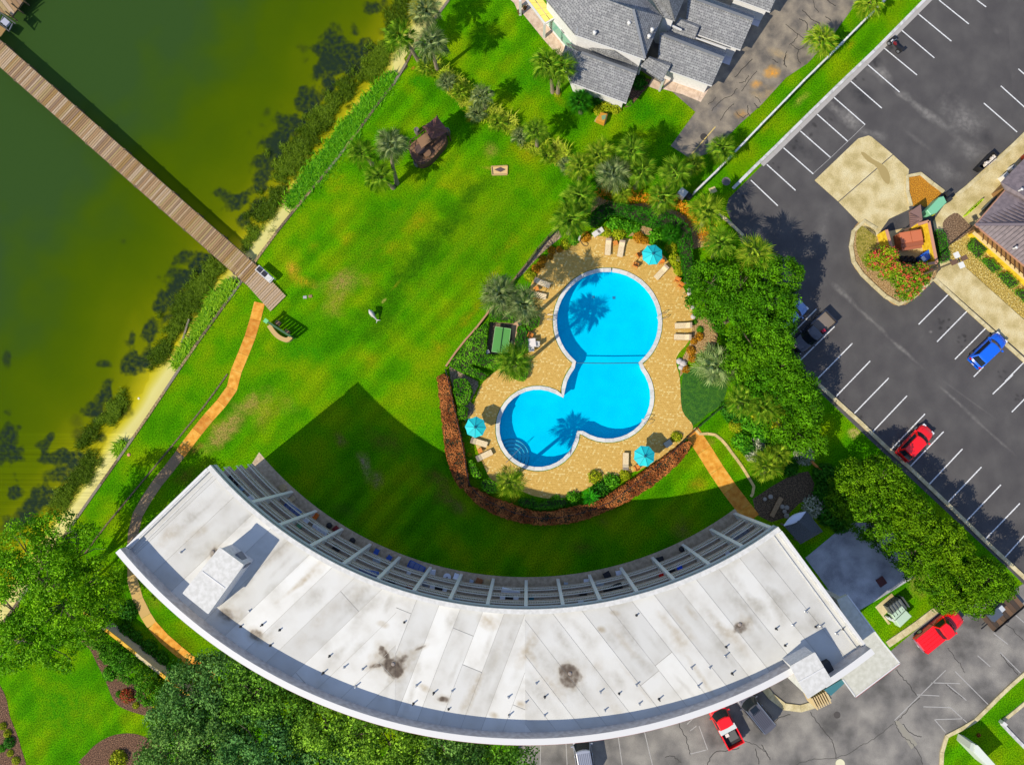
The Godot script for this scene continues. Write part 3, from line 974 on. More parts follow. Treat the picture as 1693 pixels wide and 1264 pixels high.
	for a in [[1347, 298, 1419, 229, 1436, 224, 1441, 226, 1476, 255, 1386, 333], [1387, 334, 1477, 256, 1503, 280, 1498, 320, 1504, 346, 1470, 362, 1449, 391, 1421, 369]]:
		var g := Geo.new()
		g.prism(out("px", a), 0.0, 0.03)
		put("slab", g, M.concrete, slab)
	var stain := Geo.new()
	stain.sheet(smooth_line(out("A4", [640, 990, 660, 985, 720, 1030, 790, 1070, 825, 1130, 820, 1190, 780, 1160, 740, 1080, 680, 1040]), true, 4), 0.034)
	put("dirt_patch", stain, plain(172, 152, 96, 0.95), slab)
	patch("sidewalk", "B4", [1118, 578, 1135, 545, 1215, 478, 1280, 486, 1720, 880, 1720, 1110], 0.1, M.concrete)
	patch("sidewalk", "px", [1544, 461, 1556, 448, 1552, 430, 1542, 366, 1560, 340, 1580, 322, 1720, 195, 1720, 290, 1630, 360, 1613, 382, 1586, 360, 1560, 390, 1562, 425, 1590, 450, 1600, 470, 1570, 470], 0.104, M.concrete)
	pieces("kerb_stone", kerb, out("px", [1720, 196, 1670, 245, 1628, 286, 1580, 324]), 0.42, 0.0, 0.15, 2.5, [M.kerb])
	pieces("kerb_stone", kerb, out("px", [1544, 461, 1600, 512, 1660, 566, 1720, 620]), 0.4, 0.0, 0.15, 2.5, [M.kerb])
	var isl := smooth_line(out("B4", [640, 215, 595, 260, 572, 330, 568, 410, 600, 520, 700, 625, 800, 715, 850, 755, 905, 760, 960, 735, 1110, 590, 1120, 480, 860, 520, 760, 250, 700, 215]), true, 4)
	var gi := Geo.new()
	gi.sheet(isl, 0.02)
	struct("island_ground", gi, M.straw)
	pieces("kerb_stone", kerb, smooth_line(out("B4", [740, 270, 700, 225, 650, 220, 600, 262, 578, 330, 576, 410, 606, 515, 704, 618, 805, 712, 850, 748, 905, 752, 955, 730, 1100, 590]), false, 3), 0.42, 0.0, 0.15, 1.8, [M.kerb])
	patch("dry_grass", "B4", [610, 300, 640, 250, 700, 255, 735, 290, 740, 380, 690, 480, 690, 540, 640, 470, 612, 400], 0.03, surf(ntex(62, 0.03, 256, [[0.2, 150, 140, 40], [0.5, 186, 168, 70], [0.8, 205, 180, 100]]), 4.0, M.grass_d, 15.0), 2)
	patch("island_ground", "d8", [590, 60, 640, 40, 700, 60, 800, 150, 900, 230, 760, 360, 700, 330, 620, 350, 600, 220], 0.03, M.orange_mulch, 2)
	pieces("kerb_stone", kerb, smooth_line(out("d8", [610, 350, 575, 220, 565, 90, 610, 30, 680, 30, 800, 125, 920, 215]), false, 4), 0.4, 0.0, 0.15, 1.8, [M.kerb])
	patch("gravel_bed", "r5", [180, 740, 230, 760, 300, 830, 330, 870, 130, 1000, 90, 860, 100, 800], 0.11, M.red_stones, 2)
	patch("gravel_bed", "B4", [1192, 350, 1330, 262, 1390, 240, 1740, 540, 1740, 895, 1280, 484, 1215, 462, 1200, 400], 0.108, M.stones)
	# old tarmac in front of the block
	var yard := patch("asphalt_yard", "px", [860, 1215, 1000, 1205, 1140, 1165, 1262, 1122, 1300, 1085, 1420, 1080, 1466, 1082, 1560, 1003, 1600, 990, 1660, 985, 1700, 960, 1720, 1080, 1620, 1190, 1568, 1215, 1552, 1290, 850, 1290], 0.008, M.old_asphalt)
	for q in [["D3", 205, 1110, 200, 1270], ["D3", 360, 1080, 370, 1270], ["D3", 685, 1055, 715, 1270], ["D3", 845, 1020, 905, 1270], ["D3", 1195, 1020, 1250, 1170], ["D4", 1150, 672, 830, 985], ["D4", 1210, 680, 1420, 890], ["D4", 1060, 750, 1240, 755], ["D4", 1085, 980, 1260, 975], ["D4", 1080, 980, 1150, 1060], ["D4", 970, 825, 1110, 832], ["D4", 1010, 900, 1180, 905], ["D4", 1180, 905, 1290, 1005], ["D4", 1160, 760, 1280, 860], ["D4", 1350, 580, 1430, 650], ["D4", 1450, 440, 1540, 510], ["D4", 1490, 560, 1620, 690], ["D4", 1580, 320, 1660, 390], ["D3", 1120, 1010, 1160, 970], ["D3", 1140, 1050, 1180, 1020], ["D3", 1140, 1195, 1240, 1170]]:
		stripe(yard, q[0], q[1], q[2], q[3], q[4], 0.09, 0.013, M.worn_line)
	var cr := Geo.new()
	rnd.seed = 77
	for q in [["D4", [0, 1060, 90, 980, 180, 945]], ["D4", [300, 930, 380, 1040, 440, 1120, 465, 1225]], ["D4", [465, 1228, 610, 1150, 700, 1100, 820, 1010]], ["D4", [210, 1264, 330, 1230, 465, 1222]], ["D4", [840, 665, 900, 740, 970, 830]], ["D4", [830, 990, 870, 1070, 960, 1150, 1010, 1264]], ["D4", [850, 990, 930, 900, 985, 850]], ["D4", [1490, 570, 1540, 630, 1600, 700]], ["D4", [0, 1140, 50, 1230]], ["D3", [1060, 990, 1110, 1090, 1140, 1200]], ["D3", [1250, 1264, 1290, 1190, 1450, 1160]], ["D3", [1460, 1110, 1550, 1140, 1627, 1200]], ["D3", [1550, 1160, 1570, 1264]], ["D3", [985, 1210, 1040, 1215, 1080, 1250]], ["D4", [1160, 530, 1230, 620, 1270, 690]], ["D4", [1520, 370, 1640, 490]], ["D4", [880, 1010, 940, 1070, 1000, 1085]], ["D4", [1150, 760, 1200, 800, 1260, 850]]]:
		var p := smooth_line(out(q[0], q[1]), false, 7)
		for i in p.size():
			p[i] += Vector2(rnd.randf_range(-0.09, 0.09), rnd.randf_range(-0.09, 0.09))
		cr.sheet(ribbon(p, rnd.randf_range(0.05, 0.09)), 0.0125)
	stuff(put("crack", cr, plain(66, 64, 60, 1.0), yard))
	var pl := Geo.new()
	pl.sheet(out("D4", [830, 990, 855, 985, 975, 1135, 935, 1165]), 0.011)
	put("tarmac_patch", pl, plain(150, 146, 132, 0.95), yard)
	# the yard kerb at the lower corner
	pieces("kerb_stone", kerb, smooth_line(out("D4", [1120, 1290, 1125, 1180, 1150, 1090, 1200, 1050, 1290, 1020, 1400, 920, 1530, 790, 1680, 660]), false, 3), 0.4, 0.0, 0.14, 1.8, [M.kerb])
	pieces("kerb_stone", kerb, smooth_line(out("D4", [-10, 750, 70, 850, 130, 895, 210, 910, 300, 900, 420, 835]), false, 4), 0.75, 0.0, 0.14, 1.8, [M.kerb])
	pieces("kerb_stone", kerb, out("D4", [785, 510, 960, 390, 1150, 245]), 0.7, 0.0, 0.13, 2.0, [M.kerb])
	patch("side_road", "D4", [1500, 1000, 1720, 830, 1720, 1180, 1640, 1160], 0.01, M.old_asphalt)
	pieces("kerb_stone", kerb, out("D4", [1495, 1000, 1570, 1080, 1700, 1210]), 0.35, 0.0, 0.12, 2.0, [M.kerb_grey])
	pieces("kerb_stone", kerb, out("D4", [1510, 985, 1720, 815]), 0.35, 0.0, 0.12, 2.0, [M.kerb])
	# the court in the shade beside the block
	patch("asphalt_court", "C4", [280, 1180, 480, 1015, 600, 950, 800, 960, 960, 1160, 985, 1260, 1010, 1290, 800, 1420, 560, 1560], 0.012, surf(ntex(69, 0.014, 512, [[0.1, 150, 152, 158], [0.5, 184, 186, 190], [0.9, 208, 210, 214]], 5), 20.0, M.fine, 9.8, 0.95))
	# the neighbours' drive with its cracks and rust stains
	var d_lo := flat(P(1090, -10))
	var d_hi := flat(P(1430, 280))
	var dm := []
	for q in [["h7", 1480, 760, 110, 90, 0.0, col(250, 168, 50), 0.9], ["h7", 1330, 880, 80, 50, -0.3, col(228, 164, 78), 0.7], ["h7", 1560, 560, 150, 60, 0.5, col(196, 168, 118), 0.6], ["h7", 1180, 1190, 90, 60, 0, col(214, 158, 82), 0.7], ["h7", 1330, 980, 110, 60, 0.5, col(206, 172, 110), 0.5], ["h7", 900, 1130, 120, 60, -0.7, col(104, 102, 104), 0.6], ["A3", 1170, 850, 110, 80, 0, col(84, 82, 84), 0.7], ["h7", 1100, 680, 160, 60, -0.7, col(120, 116, 112), 0.5], ["h7", 1250, 420, 120, 120, -0.7, col(130, 124, 116), 0.5], ["A4", 40, 600, 60, 90, 0.5, col(200, 168, 110), 0.5]]:
		dm.append(spot(q[0], q[1], q[2], q[3], q[4], q[5], q[6], q[7], 0.9))
	var dt := area_map(d_lo, d_hi, 384, 330, 66, 0.03, [[0.1, 112, 106, 98], [0.5, 146, 136, 120], [0.9, 172, 160, 138]], dm)
	M.drive = surf(dt, 1.0, M.fine, 9.8, 0.95, M.bump, 0.6)
	M.drive.uv1_scale = Vector3(1 / (d_hi.x - d_lo.x), 1 / (d_hi.y - d_lo.y), 1)
	M.drive.uv1_offset = Vector3(-d_lo.x / (d_hi.x - d_lo.x), -d_lo.y / (d_hi.y - d_lo.y), 0)
	var drive := patch("driveway", "px", [1109, 241, 1150, 185, 1110, 150, 1020, 90, 1090, -8, 1425, -8, 1405, 20, 1372, 66, 1335, 105, 1300, 128, 1260, 172, 1222, 206, 1180, 250, 1143, 263], 0.008, M.drive)
	var dc := Geo.new()
	for q in [["h7", [1105, 810, 1180, 730, 1290, 615]], ["h7", [1150, 865, 1210, 850, 1250, 790]], ["h7", [1175, 955, 1240, 860, 1340, 740]], ["h7", [860, 1160, 960, 1050, 1070, 1000, 1130, 920]], ["h7", [960, 1260, 1020, 1150, 1100, 1080]], ["h7", [830, 1090, 870, 1060, 905, 1015]], ["h7", [1320, 1010, 1350, 1030, 1375, 1075]], ["h7", [1310, 1080, 1340, 1120, 1365, 1120]], ["h7", [1240, 1100, 1245, 1180, 1270, 1220]], ["h7", [1120, 1170, 1190, 1225, 1250, 1185]], ["h7", [1500, 620, 1560, 660]], ["h7", [1640, 570, 1620, 640, 1640, 700]], ["A4", [260, 65, 330, 130, 375, 150]], ["A4", [240, 120, 290, 150, 295, 205, 350, 155]], ["A4", [150, 155, 225, 215, 300, 270]], ["A4", [180, 290, 220, 250, 230, 215]], ["A4", [190, 285, 240, 320, 300, 270]], ["A4", [235, 320, 230, 370, 250, 410]], ["A4", [160, 330, 150, 370, 140, 420]], ["A4", [330, 0, 340, 40, 370, 80]], ["A4", [420, 0, 475, 40]], ["A4", [410, 105, 445, 135]]]:
		var p := smooth_line(out(q[0], q[1]), false, 6)
		for i in p.size():
			p[i] += Vector2(rnd.randf_range(-0.06, 0.06), rnd.randf_range(-0.06, 0.06))
		dc.sheet(ribbon(p, rnd.randf_range(0.06, 0.1)), 0.0125)
	stuff(put("crack", dc, plain(58, 54, 48, 1.0), drive))
	var hose := Geo.new()
	hose.sheet(ribbon(out("A3", [1180, 1020, 1350, 825]), 0.12), 0.02)
	put("painted_line", hose, plain(216, 190, 110), drive)
	# the orange footpath: slabs
	var path := Node3D.new()
	path.name = "footpath"
	path.set_meta("kind", "structure")
	add_child(path)
	rnd.seed = 81
	M.path_dull = shades(3, [136, 112, 84], [164, 138, 104], 0.9)
	pieces("path_slab", path, smooth_line(out("px", [429, 500, 414, 555, 387, 622, 380, 649, 347, 687, 317, 724, 298, 750]), false, 4), 1.28, 0.0, 0.03, 2.1, M.paths)
	pieces("path_slab", path, smooth_line(out("px", [298, 750, 278, 776, 260, 798, 232, 841, 222, 868, 218, 905, 219, 930]), false, 4), 1.2, 0.0, 0.026, 2.1, M.path_dull)
	pieces("path_slab", path, smooth_line(out("px", [219, 930, 219, 960, 232, 1001, 251, 1033]), false, 4), 1.2, 0.0, 0.03, 2.1, shades(2, [206, 172, 104], [220, 180, 96], 0.9))
	pieces("path_slab", path, smooth_line(out("px", [251, 1033, 275, 1059, 310, 1088, 352, 1122]), false, 4), 1.2, 0.0, 0.03, 2.1, M.paths)
	pieces("path_slab", path, smooth_line(out("px", [1143, 712, 1165, 745, 1190, 785, 1215, 820, 1245, 858]), false, 3), 1.75, 0.0, 0.03, 2.6, M.paths)
	pieces("edging_stone", path, smooth_line(out("C3", [1212, 345, 1250, 385, 1330, 380, 1400, 430, 1460, 510, 1520, 590, 1580, 690, 1605, 740, 1580, 790]), false, 4), 0.3, 0.0, 0.1, 0.9, [plain(226, 196, 130), plain(208, 182, 122)])
	pieces("edging_board", path, out("px", [376, 618, 345, 662, 300, 718, 255, 772, 210, 826, 170, 874, 140, 915]), 0.16, 0.0, 0.09, 2.4, [M.timber_edge])
	# patio strip along the foot of the block
	M.terrace = surf(ntex(82, 0.03, 256, [[0.2, 196, 174, 142], [0.8, 226, 204, 170]]), 5.0, M.fine, 9.8)

# ---------- the pool
func make_pool() -> void:
	# pavers of the deck: many tones, drawn as courses
	rnd.seed = 11
	var im := Image.create(512, 512, false, Image.FORMAT_RGB8)
	var hm := Image.create(512, 512, false, Image.FORMAT_L8)
	im.fill(col(196, 154, 72))
	hm.fill(Color(0.2, 0.2, 0.2))
	for j in 16:
		for i in 16:
			var t := rnd.randf()
			var c := col(222, 178, 84).lerp(col(240, 198, 104), t) if rnd.randf() < 0.88 else col(250, 220, 136)
			var r := Rect2i(i * 32 + (16 if j % 2 else 0), j * 32, 30, 30)
			for q in [r, Rect2i(r.position - Vector2i(512, 0), r.size)]:
				im.fill_rect(q, c)
				hm.fill_rect(q, Color(0.8, 0.8, 0.8))
	M.paver = surf(ImageTexture.create_from_image(im), 3.1, M.fine, 11.0, 0.85, ImageTexture.create_from_image(hm), 1.5)
	var stain: StandardMaterial3D = M.paver.duplicate()
	var deck := smooth_line(out("px", [872, 505, 878, 470, 893, 440, 912, 415, 945, 398, 990, 390, 1035, 394, 1070, 402, 1100, 425, 1125, 465, 1143, 505, 1148, 535, 1138, 565, 1118, 592, 1124, 625, 1128, 678, 1146, 705, 1128, 730, 1080, 765, 1040, 782, 1000, 792, 955, 815, 925, 824, 885, 820, 850, 806, 815, 795, 800, 770, 786, 735, 776, 700, 786, 660, 800, 630, 832, 606, 860, 598, 872, 570, 868, 540]), true, 4)
	var g := Geo.new()
	holed(g, deck, pool_outline(0.28), 0.04, P(1004, 600).x)
	struct("pool_deck", g, M.paver)
	var pool := thing("swimming_pool", "blue swimming pool of three overlapping rounds with white coping", "swimming pool", P(1000, 600))
	var o := pool_outline()
	# coping stones
	var rim := PackedVector2Array(o)
	rim.append(o[0])
	pieces("coping", pool, rim, 0.44, -0.15, 0.07, 0.9, [M.white_rough, M.white_rough, plain(226, 224, 216, 0.7)], 0.006)
	M.pool_blue = dull(surf(ntex(91, 0.012, 256, [[0.1, 0, 212, 250], [0.5, 0, 217, 253], [0.9, 0, 222, 255]]), 9.0, null, 1, 0.6), 0.0)
	var shell := Geo.new()
	for i in o.size():
		var a := o[i]
		var b := o[(i + 1) % o.size()]
		shell.quad(up(a, -1.6), up(b, -1.6), up(b, 0.0), up(a, 0.0))
	shell.sheet(o, -1.55)
	put("shell", shell, M.pool_blue, pool)
	var tile := Geo.new()
	var inner := Geometry2D.offset_polygon(o, -0.02)[0]
	for i in inner.size():
		var a := inner[i]
		var b := inner[(i + 1) % inner.size()]
		tile.quad(up(a, -0.32), up(b, -0.32), up(b, -0.02), up(a, -0.02))
	put("tile_band", tile, plain(30, 110, 170, 0.3), pool)
	var w := Geo.new()
	w.sheet(inner, -0.17)
	var wm := StandardMaterial3D.new()
	wm.transparency = BaseMaterial3D.TRANSPARENCY_ALPHA
	wm.albedo_color = Color(0.0, 0.55, 0.75, 0.07)
	wm.metallic_specular = 0.05
	wm.roughness = 0.04
	wm.heightmap_enabled = true
	wm.heightmap_texture = M.bump
	wm.heightmap_scale = 0.6
	wm.uv1_scale = Vector3.ONE / 4.0
	put("pool_water", w, wm, pool)
	var rope := Geo.new()
	var ra := P(942, 599.5, -0.12)
	var rb := P(1059, 599.5, -0.12)
	rope.tube([ra, ra.lerp(rb, 0.5) + Vector3(0, 0, 0.06), rb], [0.06, 0.06, 0.06], 6)
	put("float_line", rope, plain(40, 120, 150, 0.5), pool)
	for q in [[981, 491], [1015, 492]]:
		var d := Geo.new()
		d.box(P(q[0], q[1], -1.53), Vector3(0.32, 0.04, 0.32))
		put("main_drain", d, plain(20, 120, 165), pool)
	# curved steps in the small round
	var corner := Q("pool", 700, 985)
	for i in 4:
		var s := Geo.new()
		var r := 0.75 + 0.44 * i
		for e in Geometry2D.intersect_polygons(circle(flat(corner) + Vector2(0.25, -0.1), r, 32), Geometry2D.offset_polygon(o, -0.03)[0]):
			s.prism(e, -1.5, -0.45 - 0.27 * i)
		put("step", s, plain(24, 196, 228, 0.6), pool)
		var edge := Geo.new()
		for e in Geometry2D.intersect_polyline_with_polygon(circle(flat(corner) + Vector2(0.25, -0.1), r - 0.03, 40), Geometry2D.offset_polygon(o, -0.08)[0]):
			edge.sheet(ribbon(e, 0.07), -0.446 - 0.27 * i)
		put("step_edge", edge, plain(10, 92, 130, 0.6), pool)
	var rail := Geo.new()
	var h0 := Q("pool", 668, 1030, 0.0)
	var h1 := Q("pool", 825, 870, -0.5)
	rail.tube([h0, h0 + Vector3(0, 0.85, 0), h0.lerp(h1, 0.35) + Vector3(0, 0.75, 0), h1 + Vector3(0, 0.7, 0), h1 + Vector3(0, -0.6, 0)], [0.025, 0.025, 0.025, 0.025, 0.025], 6)
	one("pool_handrail", rail, M.steel, "steel handrail leaning down over the curved pool steps", "handrail")
	for q in [["B3", 985, 850, 1070, 800, 1075, 830, "steel pool ladder on the east side of the deep round", 45.0], ["B3", 300, 850, 252, 830, 250, 865, "steel pool ladder in the palm's shade on the west coping", 45.0], ["C3", 880, 300, 960, 275, 940, 320, "steel pool ladder at the lower round beside the turquoise umbrella side", 45.0]]:
		var into := Q(q[0], q[1], q[2])
		var away := (Q(q[0], (q[3] + q[5]) / 2, (q[4] + q[6]) / 2) - into).normalized()
		var side := Vector3(-away.z, 0, away.x) * 0.28
		var t := thing("pool_ladder", q[7], "pool ladder", into + Vector3(0, -0.9, 0), "ladders of the pool")
		for s: float in [-1.0, 1.0]:
			var l := Geo.new()
			var p := into + side * s
			l.tube([p + Vector3(0, -0.9, 0), p + Vector3(0, 0.55, 0), p + away * 0.25 + Vector3(0, 0.8, 0), p + away * 0.8 + Vector3(0, 0.65, 0), p + away * 0.95 + Vector3(0, 0.03, 0)], [0.028, 0.028, 0.028, 0.028, 0.028], 6)
			put("rail", l, M.steel, t)
		for i in 3:
			var l := Geo.new()
			l.box(into + Vector3(0, -0.7 + 0.28 * i, 0), Vector3(0.08, 0.04, 0.56), Basis(away, Vector3.UP, side.normalized()))
			put("rung", l, M.white, t)

# ---------- the curved block
const IN_C := Vector2(-0.35, -24.03)
const IN_R := 40.6
const OUT_C := Vector2(-0.75, -22.4)
const OUT_R := 50.7
const DECK := 12.3

func arc(c: Vector2, r: float, a: float, b: float, n: int) -> PackedVector2Array:
	var p := PackedVector2Array()
	for i in n + 1:
		p.append(c + Vector2.from_angle(deg_to_rad(lerpf(a, b, float(i) / n))) * r)
	return p

# the outer edge: it steps out past the lift tower
func rim(d: float, a: float, b: float) -> PackedVector2Array:
	var p := arc(OUT_C, OUT_R + d, a, 58.6, 58)
	p.append_array(arc(OUT_C, OUT_R + 2.5 + d, 58.55, b, 5))
	return p

func deg_of(c: Vector2, p: Vector3) -> float:
	return rad_to_deg((flat(p) - c).angle())

func band(g: Geo, a: PackedVector2Array, b: PackedVector2Array, y0: float, y1: float) -> void:
	for i in a.size() - 1:
		g.quad(up(a[i], y1), up(a[i + 1], y1), up(b[i + 1], y1), up(b[i], y1))
		g.quad(up(a[i], y0), up(a[i + 1], y0), up(b[i + 1], y0), up(b[i], y0))
		g.quad(up(a[i], y0), up(a[i + 1], y0), up(a[i + 1], y1), up(a[i], y1))
		g.quad(up(b[i], y0), up(b[i + 1], y0), up(b[i + 1], y1), up(b[i], y1))
	for i in [0, a.size() - 1]:
		g.quad(up(a[i], y0), up(b[i], y0), up(b[i], y1), up(a[i], y1))

func make_condo() -> void:
	var w_in := deg_of(IN_C, P(349, 767, 12.7))
	var e_in := deg_of(IN_C, P(1285, 868, 12.7))
	var w_out := deg_of(OUT_C, P(200, 905, 13.8))
	var e_out := 52.75
	var t := thing("condominium_block", "white curved four storey apartment block with flat roof and lawn side balconies", "apartment building", up(IN_C + Vector2(0, 46)))
	var n_in := arc(IN_C, IN_R, w_in, e_in, 64)
	var n_out := rim(0.0, w_out, e_out)
	var front := arc(IN_C, IN_R + 1.75, w_in, e_in, 64)
	var back := rim(-0.2, w_out, e_out)
	M.roof_side = plain(206, 212, 220, 0.6)
	M.facade = surf(ntex(101, 0.03, 256, [[0.2, 190, 186, 176], [0.8, 214, 210, 202]]), 3.0)
	var rev := back.duplicate()
	rev.reverse()
	var foot := front.duplicate()
	foot.append_array(rev)
	var g := Geo.new()
	g.prism(foot, 0.0, DECK - 0.3)
	put("wall", g, M.facade, t)
	var slab := n_in.duplicate()
	var r2 := n_out.duplicate()
	r2.reverse()
	slab.append_array(r2)
	g = Geo.new()
	g.prism(slab, DECK - 0.3, DECK)
	put("roof_slab", g, plain(176, 174, 164, 0.8), t)
	# membrane sheets laid in three directions, each a strip of its own
	var r_lo := Vector2(-44, -6)
	var r_hi := Vector2(40, 34)
	rnd.seed = 20
	var rs := func(k: String, x: float, y: float, rx: float, ry: float, turn: float, c: Color, str: float, hard: float) -> Array:
		return [flat(Q(k, x, y, DECK)), rx / Z[k][2] / 17.0, ry / Z[k][2] / 17.0, turn, c, str, hard]
	var grime := col(184, 180, 168)
	var brown := col(92, 78, 64)
	var tan := col(176, 160, 132)
	var marks := []
	for i in 130:
		var a := deg_to_rad(rnd.randf_range(56, 136))
		var r := rnd.randf_range(42, 50)
		var p := IN_C + Vector2.from_angle(a) * r
		var tn := -0.76 if p.x < -14 else (-1.2 if p.x < 0 else 0.9)
		marks.append([p, rnd.randf_range(0.8, 3.2), rnd.randf_range(0.25, 0.9), tn + rnd.randf_range(-0.1, 0.1), grime if rnd.randf() < 0.75 else tan, rnd.randf_range(0.15, 0.6), 1.0])
	for q in [["D2", 870, 640, 85, 75, 0.0], ["D2", 815, 545, 34, 60, -0.5], ["D2", 945, 590, 50, 32, -0.6], ["D2", 760, 640, 46, 20, -0.2], ["D2", 900, 685, 46, 34, 0.0], ["D2", 1180, 850, 38, 20, 0.0], ["D2", 1035, 530, 56, 16, -0.4], ["D3", 385, 700, 62, 72, 0.2], ["D3", 1445, 388, 44, 46, 0.3], ["C1", 1390, 1150, 50, 44, -0.6], ["D1", 1420, 330, 70, 46, 0.5], ["D1", 1590, 450, 50, 36, 0.5], ["D2", 40, 470, 60, 26, 0.4]]:
		marks.append(rs.call(q[0], q[1], q[2], q[3] * 1.75, q[4] * 1.75, q[5], tan, 0.55, 1.0))
	for q in [["D2", 870, 645, 70, 62, 0.0, 1.0], ["D2", 822, 565, 26, 50, -0.5, 1.0], ["D2", 800, 530, 16, 24, -0.5, 0.9], ["D2", 935, 595, 40, 24, -0.6, 1.0], ["D2", 770, 640, 36, 13, -0.2, 0.9], ["D2", 900, 685, 36, 26, 0.0, 1.0], ["D2", 1180, 850, 32, 15, 0.0, 0.9], ["D2", 1040, 528, 40, 8, -0.4, 0.6], ["D3", 385, 705, 52, 58, 0.2, 0.8], ["D3", 372, 655, 40, 26, 0.0, 0.7], ["D3", 1445, 390, 38, 40, 0.3, 0.85], ["C1", 1388, 1150, 34, 30, -0.6, 0.7], ["D1", 1420, 335, 50, 30, 0.5, 0.5], ["D1", 1600, 455, 40, 28, 0.5, 0.5]]:
		marks.append(rs.call(q[0], q[1], q[2], q[3] * 1.15, q[4] * 1.15, q[5], brown, q[6], 0.44))
	for q in [["D2", 1470, 370, 60, 40], ["D2", 800, 385, 40, 20], ["D2", 1070, 780, 36, 18], ["D2", 1505, 950, 30, 18], ["D3", 70, 880, 36, 26], ["D3", 665, 312, 30, 16], ["D3", 585, 415, 26, 16]]:
		marks.append(rs.call(q[0], q[1], q[2], q[3] * 1.3, q[4] * 1.3, 0.3, tan, 0.6, 0.8))
	var tex := area_map(r_lo, r_hi, 1176, 560, 102, 0.02, [[0.1, 214, 212, 203], [0.35, 226, 225, 218], [0.7, 233, 233, 227]], marks)
	var mem := []
	for i in 5:
		var m := surf(tex, 1.0, null, 1.0, 0.75)
		var k := 1.0 - 0.026 * i
		m.albedo_color = Color(k, k, k * 0.99)
		m.uv1_scale = Vector3(1 / (r_hi.x - r_lo.x), 1 / (r_hi.y - r_lo.y), 1)
		m.uv1_offset = Vector3(-r_lo.x / (r_hi.x - r_lo.x), -r_lo.y / (r_hi.y - r_lo.y), 0)
		mem.append(m)
	rnd.seed = 21
	var roof := Geometry2D.offset_polygon(slab, -0.3)[0]
	for zone in [[P(200, 800, DECK), P(655, 1010, DECK), Vector2(0.72, -0.69), -70.0, P(655, 1010, DECK).x, 2.25], [P(655, 1010, DECK), P(870, 1010, DECK), Vector2(0.36, -0.93), P(655, 1010, DECK).x, P(868, 1010, DECK).x, 2.0], [P(870, 1010, DECK), P(1500, 1000, DECK), Vector2(-0.62, -0.78), P(868, 1010, DECK).x, 70.0, 2.1]]:
		var cut := PackedVector2Array([Vector2(zone[3], -60), Vector2(zone[4], -60), Vector2(zone[4], 60), Vector2(zone[3], 60)])
		for part in Geometry2D.intersect_polygons(roof, cut):
			var d: Vector2 = zone[2].normalized()
			var nrm := d.orthogonal()
			var lo := 1e9
			var hi := -1e9
			for p in part:
				lo = minf(lo, p.dot(nrm))
				hi = maxf(hi, p.dot(nrm))
			var s := lo
			while s < hi:
				var wd: float = zone[5] * rnd.randf_range(0.85, 1.15)
				var strip := PackedVector2Array([nrm * (s + 0.03) - d * 90, nrm * (s + wd) - d * 90, nrm * (s + wd) + d * 90, nrm * (s + 0.03) + d * 90])
				var cuts := [strip]
				if rnd.randf() < 0.7:   # an end joint across the strip
					var k := rnd.randf_range(-14, 12)
					var c := nrm * (s + wd / 2)
					c = d * (IN_C + Vector2.from_angle(deg_to_rad(95)) * 46).dot(d) + nrm * (s + wd / 2) + d * k
					var a0 := nrm * (s + 0.03) + d * c.dot(d)
					var a1 := nrm * (s + wd) + d * c.dot(d)
					cuts = [PackedVector2Array([nrm * (s + 0.03) - d * 90, nrm * (s + wd) - d * 90, a1, a0]), PackedVector2Array([a0 + d * 0.06, a1 + d * 0.06, nrm * (s + wd) + d * 90, nrm * (s + 0.03) + d * 90])]
				for q in cuts:
					for e in Geometry2D.intersect_polygons(q, part):
						if area(e) > 0.3:
							var m := Geo.new()
							m.prism(e, DECK + 0.002, DECK + rnd.randf_range(0.018, 0.034))
							put("membrane_sheet", m, mem[rnd.randi() % 5], t)
				s += wd
	for q in [["D2", 870, 633], ["D3", 388, 692], ["D3", 1450, 385], ["C1", 1385, 1150]]:
		var m := Geo.new()
		m.lathe(Q(q[0], q[1], q[2], DECK + 0.04), [Vector2(0.0, 0.1), Vector2(0.14, 0.08), Vector2(0.2, 0.0)], 10)
		put("roof_drain", m, plain(150, 140, 130), t)
	# vent pipes
	for q in [["D2", 50, 388], ["D2", 160, 420], ["D2", 102, 516], ["D2", 472, 583], ["D2", 433, 688], ["D2", 565, 652], ["D2", 638, 770], ["D2", 680, 664], ["D2", 1017, 766], ["D2", 1124, 814], ["D2", 1240, 801], ["D2", 997, 880], ["D2", 1217, 915], ["D2", 1592, 838], ["D2", 1597, 952], ["D2", 940, 372], ["D3", 5, 838], ["D3", 113, 870], ["D3", 230, 838], ["D3", 230, 952], ["D3", 8, 952], ["D3", 178, 752], ["D3", 578, 806], ["D3", 695, 817], ["D3", 803, 762], ["D3", 822, 880], ["D3", 607, 920], ["D3", 945, 852], ["D3", 1147, 655], ["D3", 1262, 655], ["D3", 1190, 770], ["D3", 1360, 582], ["D3", 1402, 692], ["D3", 1365, 525], ["D4", 88, 412], ["D4", 195, 388], ["D4", 145, 517], ["D4", 272, 303], ["D4", 335, 400], ["D4", 368, 395], ["D4", 503, 414], ["D4", 465, 440], ["D3", 804, 328], ["D1", 1560, 300], ["D1", 1505, 398], ["C1", 1180, 1150]]:
		var m := Geo.new()
		var h := rnd.randf_range(0.25, 0.5)
		m.lathe(Q(q[0], q[1], q[2], DECK + 0.02), [Vector2(0.14, 0.0), Vector2(0.07, 0.05), Vector2(0.06, h), Vector2(0.0, h)], 8)
		put("vent_pipe", m, M.dark if rnd.randf() < 0.6 else M.steel, t)
	# parapets
	g = Geo.new()
	band(g, n_in, arc(IN_C, IN_R + 0.3, w_in, e_in, 64), 11.35, 12.68)
	put("lawn_fascia", g, M.roof_side, t)
	g = Geo.new()
